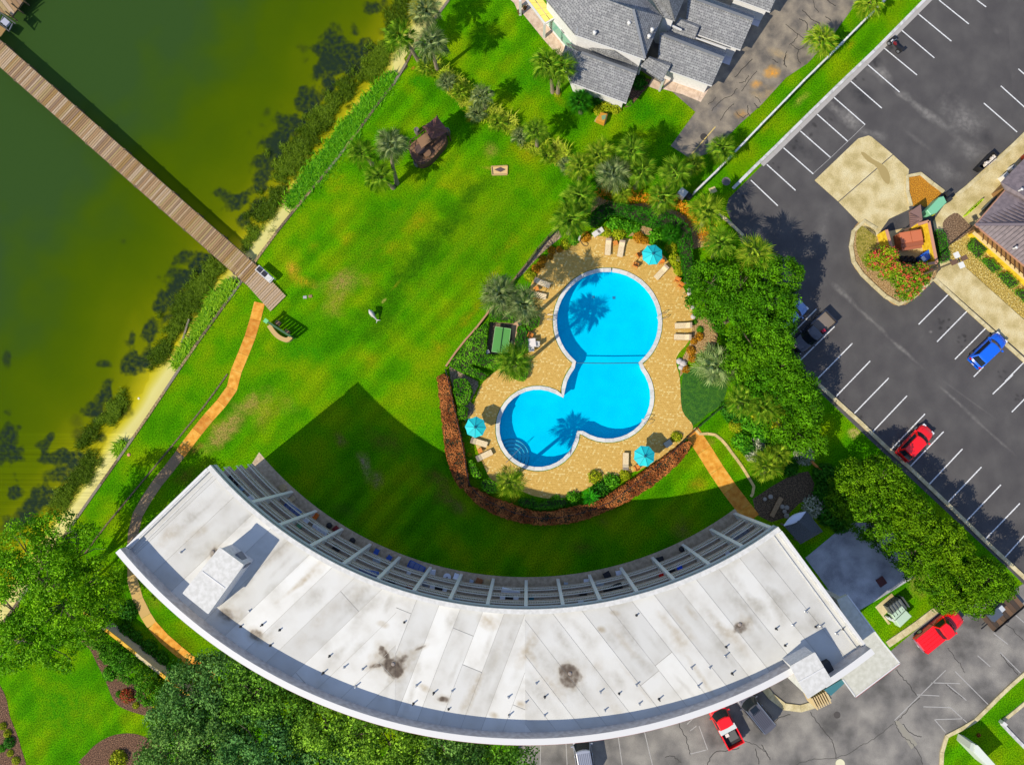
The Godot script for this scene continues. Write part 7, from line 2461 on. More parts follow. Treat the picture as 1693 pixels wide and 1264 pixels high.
func car(called: String, label: String, cat: String, kind: String, paint: Material, k: String, fx: float, fy: float, rx: float, ry: float, group := "") -> Node3D:
	var s: Dictionary = CARS[kind]
	var mid := Q(k, (fx + rx) / 2, (fy + ry) / 2, 0.9)
	mid.y = 0.012
	var t := thing(called, label, cat, mid, group, turn_of(k, rx, ry, fx, fy))
	var hl: float = s.l / 2
	var hw: float = s.w / 2
	var rings := []
	for q in s.body:
		var w: float = hw * q[1]
		var y: float = q[2] * s.hood / 1.0 if kind == "hatch" else q[2]
		var x: float = hl * q[0]
		var ring := []
		for p in [[0.9, 0.24], [1.0, 0.4], [1.0, y * 0.72], [0.95, y - 0.07], [0.82, y], [0.0, y + 0.035], [-0.82, y], [-0.95, y - 0.07], [-1.0, y * 0.72], [-1.0, 0.4], [-0.9, 0.24]]:
			ring.append(Vector3(x, p[1], p[0] * w))
		rings.append(ring)
	var g := Geo.new()
	g.loft(rings)
	put("body", g.mesh(Vector3.ZERO, true), paint, t)
	# glasshouse
	var c: Array = s.cab
	var lo := []
	var hi := []
	for p in [[c[0], -1.0], [c[0] - 0.03, 0.0], [c[0], 1.0], [c[1], 1.0], [c[1] + 0.09, 0.5], [c[1] + 0.11, 0.0], [c[1] + 0.09, -0.5], [c[1], -1.0]]:
		lo.append(Vector3(p[0] * hl, c[4] - 0.02, p[1] * hw * c[6]))
	for p in [[c[2], -1.0], [c[2] - 0.02, 0.0], [c[2], 1.0], [c[3], 1.0], [c[3] + 0.05, 0.5], [c[3] + 0.06, 0.0], [c[3] + 0.05, -0.5], [c[3], -1.0]]:
		hi.append(Vector3(p[0] * hl, c[5], p[1] * hw * c[7]))
	g = Geo.new()
	g.loft([lo, hi])
	put("cabin", g.mesh(), paint, t)
	var pane := func(called2: String, idx: Array, a: float, b: float) -> void:
		var p := Geo.new()
		for i in idx.size() - 1:
			var u0: Vector3 = lo[idx[i]]
			var u1: Vector3 = lo[idx[i + 1]]
			var v0: Vector3 = hi[idx[i]]
			var v1: Vector3 = hi[idx[i + 1]]
			var n := (u1 - u0).cross(v0 - u0).normalized()
			if n.dot((u0 + u1) / 2 - Vector3((c[0] + c[1]) / 2 * hl, 0, 0)) < 0:
				n = -n
			n *= 0.012
			var e0 := a if i == 0 else 0.0
			var e1 := a if i == idx.size() - 2 else 0.0
			var q0 := u0.lerp(u1, e0)
			var q1 := u1.lerp(u0, e1)
			var r0 := v0.lerp(v1, e0)
			var r1 := v1.lerp(v0, e1)
			p.quad(q0.lerp(r0, 0.06) + n, q1.lerp(r1, 0.06) + n, q1.lerp(r1, b) + n, q0.lerp(r0, b) + n)
		put(called2, p.mesh(), M.glass, t)
	pane.call("windshield", [3, 4, 5, 6, 7], 0.12, 0.94)
	pane.call("rear_window", [0, 1, 2], 0.14, 0.9)
	pane.call("side_window", [2, 3], 0.1, 0.9)
	pane.call("side_window", [7, 0], 0.1, 0.9)
	g = Geo.new()
	var top := []
	for h in [[0.0, 1.0], [0.05, 0.985], [0.075, 0.9]]:
		var ring := []
		var cen := Vector3((c[2] + c[3]) / 2 * hl, c[5], 0)
		for p in hi:
			ring.append(cen + (p - cen) * h[1] + Vector3(0, h[0] - 0.01, 0))
		top.append(ring)
	g.loft(top)
	put("roof", g.mesh(), paint, t)
	for z: float in [-1.0, 1.0]:
		for x in s.wheels:
			wheel(t, x * hl, z * (hw - 0.08), s.r)
		lbox(t, "mirror", Vector3(c[1] * hl - 0.15, c[4] + 0.08, z * (hw + 0.1)), Vector3(0.14, 0.14, 0.22), paint)
		lbox(t, "headlight", Vector3(hl * 0.945, 0.68, z * hw * 0.66), Vector3(0.22, 0.14, 0.36), plain(235, 238, 240, 0.1))
		lbox(t, "tail_light", Vector3(-hl * 0.985, 0.86, z * hw * 0.78), Vector3(0.1, 0.2, 0.26), plain(190, 20, 16, 0.2))
		if kind != "pickup":
			lbox(t, "door_handle", Vector3(-0.1, 0.86, z * hw * 1.0), Vector3(0.18, 0.03, 0.04), M.steel)
	lbox(t, "front_bumper", Vector3(hl * 0.97, 0.4, 0), Vector3(0.2, 0.26, hw * 1.4), M.dark if kind != "van" else paint)
	lbox(t, "rear_bumper", Vector3(-hl * 1.0, 0.5, 0), Vector3(0.18, 0.2, hw * 1.75), M.steel if kind == "pickup" else paint)
	lbox(t, "number_plate", Vector3(-hl * 1.0 - 0.1, 0.56, 0), Vector3(0.02, 0.13, 0.32), M.white)
	g = Geo.new()
	for z: float in [-1.0, 1.0]:
		g.bar(Vector3(hl * 0.6, s.hood + 0.035, z * hw * 0.62), Vector3(hl * 0.88, s.hood - 0.06, z * hw * 0.5), 0.03, 0.02)
	put("hood_crease", g.mesh(), paint, t)
	if kind == "pickup":
		var x0 := -hl * 0.98
		var x1 := -hl * 0.12
		for z: float in [-1.0, 1.0]:
			lbox(t, "bed_side", Vector3((x0 + x1) / 2, 0.78, z * (hw - 0.07)), Vector3(x1 - x0, 0.72, 0.14), paint)
		lbox(t, "tailgate", Vector3(x0 + 0.04, 0.8, 0), Vector3(0.09, 0.66, s.w - 0.3), paint)
		lbox(t, "bed_front", Vector3(x1, 0.8, 0), Vector3(0.08, 0.7, s.w - 0.3), paint)
		lbox(t, "bed_floor", Vector3((x0 + x1) / 2, 0.6, 0), Vector3(x1 - x0, 0.08, s.w - 0.3), M.bed_floor)
	return t

func paint(r: float, g: float, b: float) -> StandardMaterial3D:
	var m := plain(r, g, b, 0.35)
	m.clearcoat_enabled = true
	m.clearcoat = 0.7
	m.clearcoat_roughness = 0.08
	return m

func make_cars() -> void:
	M.bed_floor = plain(46, 46, 48, 0.8)
	var red := paint(255, 4, 2)
	var t := car("parked_car", "blue hatchback parked nose to the shop pavement", "car", "hatch", paint(0, 104, 236), "px", 1663, 553, 1610, 603)
	car("parked_car", "bright red hatchback parked tail to the kerb by the shade trees", "car", "hatch", red, "px", 1539, 707, 1492, 756)
	t = car("pickup_truck", "black pickup with red jug in its bed, nose under the hedge trees", "pickup truck", "pickup", paint(22, 30, 46), "px", 1316, 576, 1375, 522)
	M.grey_bed = plain(128, 118, 108, 0.9)
	lbox(t, "bed_liner", Vector3(-1.55, 0.66, 0), Vector3(2.3, 0.05, 1.66), M.grey_bed)
	var jug := Geo.new()
	jug.box(Q("px", 1361, 547, 1.0), Vector3(0.42, 0.4, 0.32), Basis(Vector3.UP, 0.6))
	jug.box(Q("px", 1361, 547, 1.0) + Vector3(0, 0.25, 0), Vector3(0.12, 0.12, 0.12), Basis(Vector3.UP, 0.6))
	one("fuel_jug", jug, plain(190, 30, 60, 0.5), "red plastic jug standing in the black pickup's bed", "jug")
	car("parked_car", "pale blue car almost hidden under the hedge trees", "car", "hatch", paint(120, 160, 210), "px", 1332, 500, 1282, 546)
	t = car("pickup_truck", "red pickup with hard red bed cover beside the green cabinet", "pickup truck", "pickup", red, "px", 1592, 1012, 1518, 1072)
	lbox(t, "bed_cover", Vector3(-1.55, 1.12, 0), Vector3(2.35, 0.06, 1.8), red)
	for i in 4:
		lbox(t, "cover_rib", Vector3(-1.55, 1.16, -0.6 + 0.4 * i), Vector3(2.2, 0.03, 0.04), red)
	t = car("pickup_truck", "red pickup with a white toolbox, half under the block's parapet", "pickup truck", "pickup", red, "px", 1178, 1158, 1216, 1230)
	lbox(t, "toolbox", Vector3(-0.62, 1.12, 0), Vector3(0.62, 0.34, 1.92), plain(216, 224, 220, 0.4))
	lbox(t, "bed_load", Vector3(-1.6, 0.84, 0.15), Vector3(0.95, 0.36, 1.0), plain(96, 96, 92, 0.8))
	lbox(t, "paper_bag", Vector3(-1.25, 1.06, -0.35), Vector3(0.35, 0.12, 0.4), plain(240, 220, 210, 0.8))
	t = car("minivan", "dark grey van with ribbed roof and sunroof by the block's end kerb", "van", "van", paint(92, 92, 100), "px", 1222, 1142, 1274, 1206)
	for i in 6:
		lbox(t, "roof_rib", Vector3(-0.75, 1.86, -0.5 + 0.2 * i), Vector3(2.0, 0.04, 0.06), plain(70, 70, 80, 0.5))
	lbox(t, "sunroof", Vector3(0.45, 1.86, 0), Vector3(0.7, 0.03, 0.85), M.glass)
	for z: float in [-0.75, 0.75]:
		lbox(t, "roof_rail", Vector3(-0.5, 1.88, z), Vector3(3.0, 0.05, 0.05), M.steel)
	t = car("minivan", "long grey van with ribbed roof at the foot of the yard", "van", "van", paint(160, 166, 182), "px", 957, 1204, 972, 1290)
	for i in 7:
		lbox(t, "roof_rib", Vector3(-0.8, 1.86, -0.6 + 0.2 * i), Vector3(2.6, 0.04, 0.07), plain(120, 124, 138, 0.5))
	# motorcycle in the first bay, a bag by its wheel
	var at := P(1476, 80)
	t = thing("motorcycle", "dark red and black motorcycle leaning by the white kerb", "motorcycle", at, "", turn_of("px", 1484, 90, 1466, 74))
	for x: float in [-0.7, 0.7]:
		wheel(t, x, 0, 0.31)
	var g := Geo.new()
	g.tube([Vector3(-0.7, 0.4, 0), Vector3(-0.3, 0.62, 0), Vector3(0.35, 0.7, 0), Vector3(0.7, 0.35, 0)], [0.06, 0.12, 0.1, 0.05], 8)
	put("frame", g.mesh(), M.black, t)
	g = Geo.new()
	g.tube([Vector3(-0.05, 0.8, 0), Vector3(0.2, 0.88, 0), Vector3(0.45, 0.82, 0)], [0.1, 0.18, 0.12], 8)
	put("fuel_tank", g.mesh(), paint(120, 10, 16), t)
	lbox(t, "saddle", Vector3(-0.4, 0.78, 0), Vector3(0.75, 0.1, 0.3), M.black)
	lbox(t, "rear_box", Vector3(-0.9, 0.85, 0), Vector3(0.35, 0.3, 0.4), M.black)
	g = Geo.new()
	g.tube([Vector3(0.4, 1.0, -0.4), Vector3(0.55, 1.0, 0), Vector3(0.4, 1.0, 0.4)], [0.03, 0.03, 0.03], 6)
	put("handlebar", g.mesh(), M.steel, t)
	lbox(t, "headlight", Vector3(0.68, 0.86, 0), Vector3(0.14, 0.18, 0.2), plain(220, 220, 226, 0.1))
	g = Geo.new()
	g.box(P(1476, 66, 0.2), Vector3(0.55, 0.4, 0.9), Basis(Vector3.UP, -0.9))
	one("black_bag", g, M.black, "black bag on the tarmac against the white kerb", "bag")
	# box trailer under the row trees
	t = thing("box_trailer", "black mesh sided trailer with blue grey load beside the row trees", "trailer", P(1653, 1008), "", turn_of("px", 1625, 1030, 1678, 985))
	for z: float in [-1.0, 1.0]:
		lbox(t, "side_rail", Vector3(0, 0.75, z), Vector3(4.4, 0.06, 0.06), M.black)
		lbox(t, "side_panel", Vector3(0, 0.62, z), Vector3(4.4, 0.26, 0.04), M.black)
		wheel(t, -0.3, z * 1.12, 0.3)
	for i in 9:
		lbox(t, "floor_board", Vector3(-2.0 + 0.5 * i, 0.45, 0), Vector3(0.47, 0.06, 1.95), [plain(92, 72, 54), plain(70, 58, 48), plain(112, 86, 62)][i % 3])
	lbox(t, "load", Vector3(-1.0, 0.75, -0.45), Vector3(1.3, 0.5, 0.95), plain(76, 88, 104))
	lbox(t, "load_lid", Vector3(-0.1, 0.75, -0.5), Vector3(0.6, 0.4, 0.6), plain(196, 202, 206))
	lbox(t, "drawbar", Vector3(-2.6, 0.45, 0), Vector3(0.9, 0.08, 0.1), M.black)

# ---------- what grows
func make_bushes() -> void:
	var kinds := {
		"bush_green": [lin(40, 120, 12), lin(120, 200, 36), 0.26, 420], "bush_dark": [lin(22, 92, 14), lin(80, 150, 34), 0.26, 420], "bush_yellow": [lin(120, 150, 14), lin(205, 210, 40), 0.26, 380],
		"bush_orange": [lin(150, 96, 16), lin(232, 172, 44), 0.3, 320], "bush_red": [lin(70, 110, 30), lin(226, 70, 60), 0.26, 320], "bush_silver": [lin(140, 150, 120), lin(214, 216, 190), 0.22, 420],
	}
	for k in kinds:
		var a := []
		for i in 3:
			a.append(bush_mesh(400 + i, kinds[k][0], kinds[k][1], kinds[k][2], kinds[k][3]))
		M[k] = a
	M.tuft_grass = [tuft_mesh(1, lin(150, 175, 24), lin(220, 226, 80), 90, 1.5, 0.7, 0.05), tuft_mesh(2, lin(130, 170, 20), lin(205, 220, 60), 90, 1.5, 0.7, 0.05)]
	M.tuft_reed = [tuft_mesh(3, lin(54, 88, 6), lin(136, 168, 34), 60, 0.9, 0.55, 0.03), tuft_mesh(4, lin(42, 74, 4), lin(108, 138, 24), 60, 0.9, 0.55, 0.03)]
	M.tuft_shore = [tuft_mesh(5, lin(60, 140, 8), lin(180, 225, 40), 80, 1.0, 0.6, 0.05), tuft_mesh(6, lin(40, 120, 6), lin(130, 205, 24), 80, 1.0, 0.6, 0.05)]

func make_planting() -> void:
	var top_row := "palms where the lawns meet the lagoon"
	var mid := "palms of the clump north of the pool"
	var deckp := "palms beside the pool deck"
	var east := "palms in the east garden border"
	var P2 := func(a, b): return Vector2(a, b)
	for q in [
		["tall grey green palm at the seawall's top end", top_row, 712, 66, 705, 20, 5.0, 1.8, "grey"],
		["leaning palm over the shore just south of the topmost one", top_row, 692, 100, 661, 62, 5.0, 1.8, "green"],
		["straight trunked palm at the corner of the neighbours' lawn", top_row, 724, 121, 712, 72, 6.2, 1.8, "grey"],
		["small palm with short trunk along the lawn border", top_row, 804, 186, 797, 160, 3.2, 1.3, "grey"],
		["tall palm with long bare trunk beside the playhouse", "palms by the playhouse", 656, 303, 647, 240, 7.6, 1.75, "grey"],
		["shorter palm west of the playhouse, trunk leaning south", "palms by the playhouse", 616, 272, 598, 252, 3.4, 1.6, "green"],
		["low palm south of the tall playhouse palm", "palms by the playhouse", 650, 310, 627, 292, 4.6, 1.7, "green"],
		["west trunk of the twin palm at the house wing", "palms at the house wing", 914, 152, 906, 106, 4.6, 1.75, "green"],
		["east trunk of the twin palm at the house wing", "palms at the house wing", 922, 155, 926, 114, 4.4, 1.75, "green"],
		["bright low fan palm on the neighbours' lawn by the yellow shrubs", "palms at the house wing", 960, 186, 958, 170, 2.2, 1.45, "dark"],
		["palm in the border with a long shadow on the neighbours' lawn", top_row, 888, 245, 886, 217, 3.8, 1.4, "green"],
		["northmost palm of the clump by the lawn edge", mid, 986, 275, 989, 256, 4.2, 1.7, "yellow"], ["palm on the clump's west end over the border", mid, 958, 295, 960, 276, 4.2, 1.6, "yellow"],
		["broad grey palm in the middle of the clump", mid, 1008, 312, 1014, 288, 4.8, 1.9, "grey"], ["palm at the clump's head beside the drive shadow", mid, 1036, 278, 1044, 250, 5.0, 1.8, "green"],
		["palm between the broad grey one and the drive", mid, 1050, 310, 1060, 286, 4.8, 1.7, "green"], ["wide palm at the clump's east end", mid, 1104, 310, 1115, 287, 4.8, 1.8, "green"],
		["small palm at the drive's dead end", mid, 1140, 288, 1147, 272, 3.2, 1.2, "yellow"], ["fan palm growing against the white fence", mid, 1188, 258, 1193, 246, 2.6, 1.6, "green"],
		["palm above the lawn fence, upper of the west pair", mid, 954, 348, 959, 326, 4.6, 1.9, "green"], ["dark palm above the lawn fence, lower of the west pair", mid, 940, 385, 943, 364, 4.6, 2.0, "green"],
		["small palm behind the orange flower strip", mid, 1024, 326, 1028, 318, 2.4, 1.2, "yellow"], ["palm rooted in the orange flower strip", mid, 1088, 345, 1095, 326, 4.2, 1.7, "green"],
		["big palm at the corner of the parking kerb", mid, 1160, 372, 1168, 351, 4.4, 2.0, "yellow"], ["palm south of the corner palm by the hedge trees", mid, 1180, 424, 1190, 402, 4.6, 1.8, "green"],
		["spreading palm whose shadow falls on the car park", mid, 1232, 442, 1247, 420, 5.2, 2.0, "yellow"], ["low dark palm inside the clipped hedge ring", mid, 1107, 394, 1109, 388, 1.6, 1.1, "dark"],
		["grey palm north west of the table tennis niche", deckp, 836, 512, 826, 487, 7.4, 2.1, "grey"], ["palm with pale trunk beside the deep pool round", deckp, 873, 532, 866, 504, 7.6, 2.0, "grey"],
		["palm at the foot of the niche hedge", deckp, 853, 613, 851, 597, 8.0, 1.9, "green"], ["palm among the shrubs at the pool's south edge", deckp, 846, 790, 844, 796, 6.2, 1.6, "yellow"],
		["silver fan palm on the dark lawn east of the pool", deckp, 1182, 612, 1183, 606, 2.2, 2.35, "silver"],
		["palm at the north of the east border", east, 1220, 676, 1226, 662, 3.6, 1.7, "green"], ["second palm of the east border", east, 1252, 684, 1259, 671, 3.6, 1.7, "green"], ["third palm of the east border, nearest the car park", east, 1268, 690, 1274, 676, 3.4, 1.6, "yellow"],
		["yellow green palm at the foot of the east border", east, 1260, 782, 1266, 770, 3.2, 1.7, "yellow"], ["palm at the east border above the bare earth", east, 1282, 768, 1286, 752, 3.2, 1.3, "yellow"],
		["fan palm between drive and white fence, middle of the drive", east, 1354, 82, 1358, 68, 2.8, 1.75, "yellow"], ["fan palm cut by the picture's top edge beside the drive", east, 1434, 16, 1437, 4, 2.8, 1.6, "yellow"],
	]:
		palm(q[0], q[1], Vector2(q[2], q[3]), Vector2(q[4], q[5]), q[6], q[7], q[8])
	# low palmettos and grass clumps in the border between the lawns
	var row := smooth_line(PackedVector2Array([Vector2(706, 110), Vector2(736, 128), Vector2(760, 150), Vector2(792, 182), Vector2(826, 200), Vector2(862, 226), Vector2(900, 248), Vector2(934, 266)]), false, 3)
	rnd.seed = 12
	var nth := ["first", "second", "third", "fourth", "fifth", "sixth", "seventh", "eighth", "ninth", "tenth", "eleventh", "twelfth", "thirteenth", "fourteenth", "fifteenth", "sixteenth", "seventeenth", "eighteenth", "nineteenth", "twentieth", "twenty-first", "last"]
	var count := {-1.0: 0, 1.0: 0, 2.0: 0}
	for i in row.size():
		for s: float in [-1.0, 1.0]:
			var p: Vector2 = row[i] + Vector2(rnd.randf_range(-5, 5), s * 7 + rnd.randf_range(-5, 5))
			if i % 3 == 0 and s > 0:
				count[2.0] += 1
				palm("low palmetto in the lawn border, %s palmetto counted from the seawall" % nth[count[2.0] - 1], "palmettos of the lawn border", p + Vector2(0, 2), p, 0.8, 1.15, "grey" if i % 2 else "yellow", 22, i)
			else:
				count[s] += 1
				plant("grass_clump", "tuft_grass", "grass clump on the border's %s side, %s one from the seawall" % ["playhouse" if s > 0 else "house", nth[count[s] - 1]], "grass clumps of the lawn border", "px", p.x, p.y, rnd.randf_range(9, 14))
	# sago palms: feathered rosettes
	for q in [["C3", 530, 790, 1.15, "glossy sago rosette at the south shrubs of the pool deck"], ["A3", 470, 665, 1.35, "glossy sago rosette beside the house wing's yellow shrubs"]]:
		rnd.seed = int(q[1])
		var t := thing("sago_palm", q[4], "sago palm", Q(q[0], q[1], q[2]), "sago rosettes")
		var g := Geo.new()
		g.tube([Vector3.ZERO, Vector3(0, 0.5, 0)], [0.2, 0.17], 8)
		put("trunk", g.mesh(), M.palm_bark, t)
		for i in 24:
			var o := MeshInstance3D.new()
			o.name = "frond"
			o.mesh = M.frond_feather[i % 3]
			o.material_override = M.leaf_gloss
			o.transform = Transform3D(Basis(Vector3.UP, i * 2.4) * Basis(Vector3.BACK, deg_to_rad(lerpf(55, 2, i / 24.0))).scaled(Vector3.ONE * q[3] * rnd.randf_range(0.85, 1.1)), Vector3(0, 0.5, 0))
			t.add_child(o, true)
	# hedges
	var g1 := lin(56, 130, 8)
	var g2 := lin(130, 205, 36)
	var r1 := lin(150, 80, 42)
	var r2 := lin(226, 146, 80)
	hedge("red brown clipped hedge along the west side of the pool garden", "", out("px", [725, 625, 733, 620, 743, 624, 752, 670, 765, 730, 776, 793, 774, 803, 762, 806, 750, 785, 739, 752, 733, 700]), 1.1, r1, r2, 0.17, 1, 170, "clipped_hedge")
	hedge("long red brown clipped hedge bending round the south of the pool garden", "", smooth_line(out("px", [768, 808, 782, 804, 810, 820, 845, 832, 891, 846, 942, 838, 985, 828, 1010, 814, 1043, 793, 1094, 757, 1133, 729, 1137, 739, 1120, 763, 1081, 798, 1033, 828, 995, 845, 954, 860, 895, 866, 840, 856, 800, 838]), true, 2), 1.1, r1, r2, 0.17, 2, 170, "clipped_hedge")
	hedge("green clipped hedge on the lawn side of the table tennis niche", "", out("pp", [418, 690, 410, 720, 385, 985, 530, 1000, 540, 1080, 455, 1115, 290, 1070, 255, 1080, 410, 1160, 365, 1212, 165, 1130, 70, 1068, 200, 900, 305, 775]), 1.0, g1, g2, 0.17, 3)
	hedge("rounded green hedge north of the table tennis niche", "", smooth_line(out("pp", [430, 690, 420, 640, 470, 610, 560, 620, 640, 640, 650, 670, 620, 700, 520, 700]), true, 2), 1.1, g1, g2, 0.17, 4)
	hedge("egg shaped green hedge round the pale palm trunk", "", smooth_line(out("pp", [700, 690, 740, 650, 820, 650, 850, 680, 840, 730, 790, 768, 740, 755]), true, 3), 0.9, g1, g2, 0.17, 5)
	hedge("tongue shaped hedge between niche and white table", "", smooth_line(out("pp", [665, 760, 700, 745, 745, 780, 750, 850, 755, 950, 700, 980, 640, 940, 650, 860]), true, 2), 1.0, lin(26, 96, 10), lin(80, 160, 30), 0.17, 6)
	hedge("green hedge under the palm at the niche foot", "", smooth_line(out("pp", [545, 1080, 640, 1040, 740, 1050, 752, 1130, 735, 1195, 690, 1210, 630, 1180, 590, 1150]), true, 2), 0.8, g1, g2, 0.17, 7)
	hedge("tall egg shaped clipped bush by the west fence", "", smooth_line(out("pool", [140, 200, 180, 168, 250, 180, 300, 220, 318, 300, 290, 390, 240, 440, 185, 440, 150, 350]), true, 3), 1.3, g1, g2, 0.17, 8)
	hedge("small squarish clipped bush next to the west parasol", "", smooth_line(out("pool", [178, 470, 215, 455, 262, 465, 272, 520, 258, 570, 205, 580, 176, 540]), true, 3), 1.1, g1, g2, 0.17, 9)
	hedge("clipped bush at the foot of the west hedge by the loungers", "", smooth_line(out("pool", [285, 1010, 330, 1020, 400, 1120, 420, 1170, 370, 1190, 320, 1150]), true, 3), 0.9, g1, g2, 0.17, 10)
	hedge("clipped bush left of the south palm", "", smooth_line(out("C2", [1480, 690, 1520, 672, 1580, 700, 1600, 750, 1540, 765, 1490, 740]), true, 3), 0.9, g1, g2, 0.17, 11)
	hedge("dark thick hedge curving over the north of the pool garden", "", smooth_line(out("px", [972, 372, 978, 357, 1003, 340, 1038, 346, 1079, 351, 1109, 361, 1132, 376, 1140, 400, 1142, 440, 1152, 470, 1140, 478, 1126, 450, 1122, 415, 1112, 396, 1098, 380, 1075, 378, 1038, 363, 1008, 361, 985, 378]), true, 2), 1.4, lin(14, 82, 8), lin(70, 150, 24), 0.18, 12, 110)
	hedge("low dark hedge along the south deck shrubs", "", smooth_line(out("C3", [75, 800, 160, 800, 200, 830, 250, 810, 370, 800, 375, 850, 200, 870, 80, 845]), true, 2), 0.7, lin(26, 96, 10), lin(90, 160, 30), 0.17, 13)
	# shrubs: [set, radius px, where words]
	var n := 0
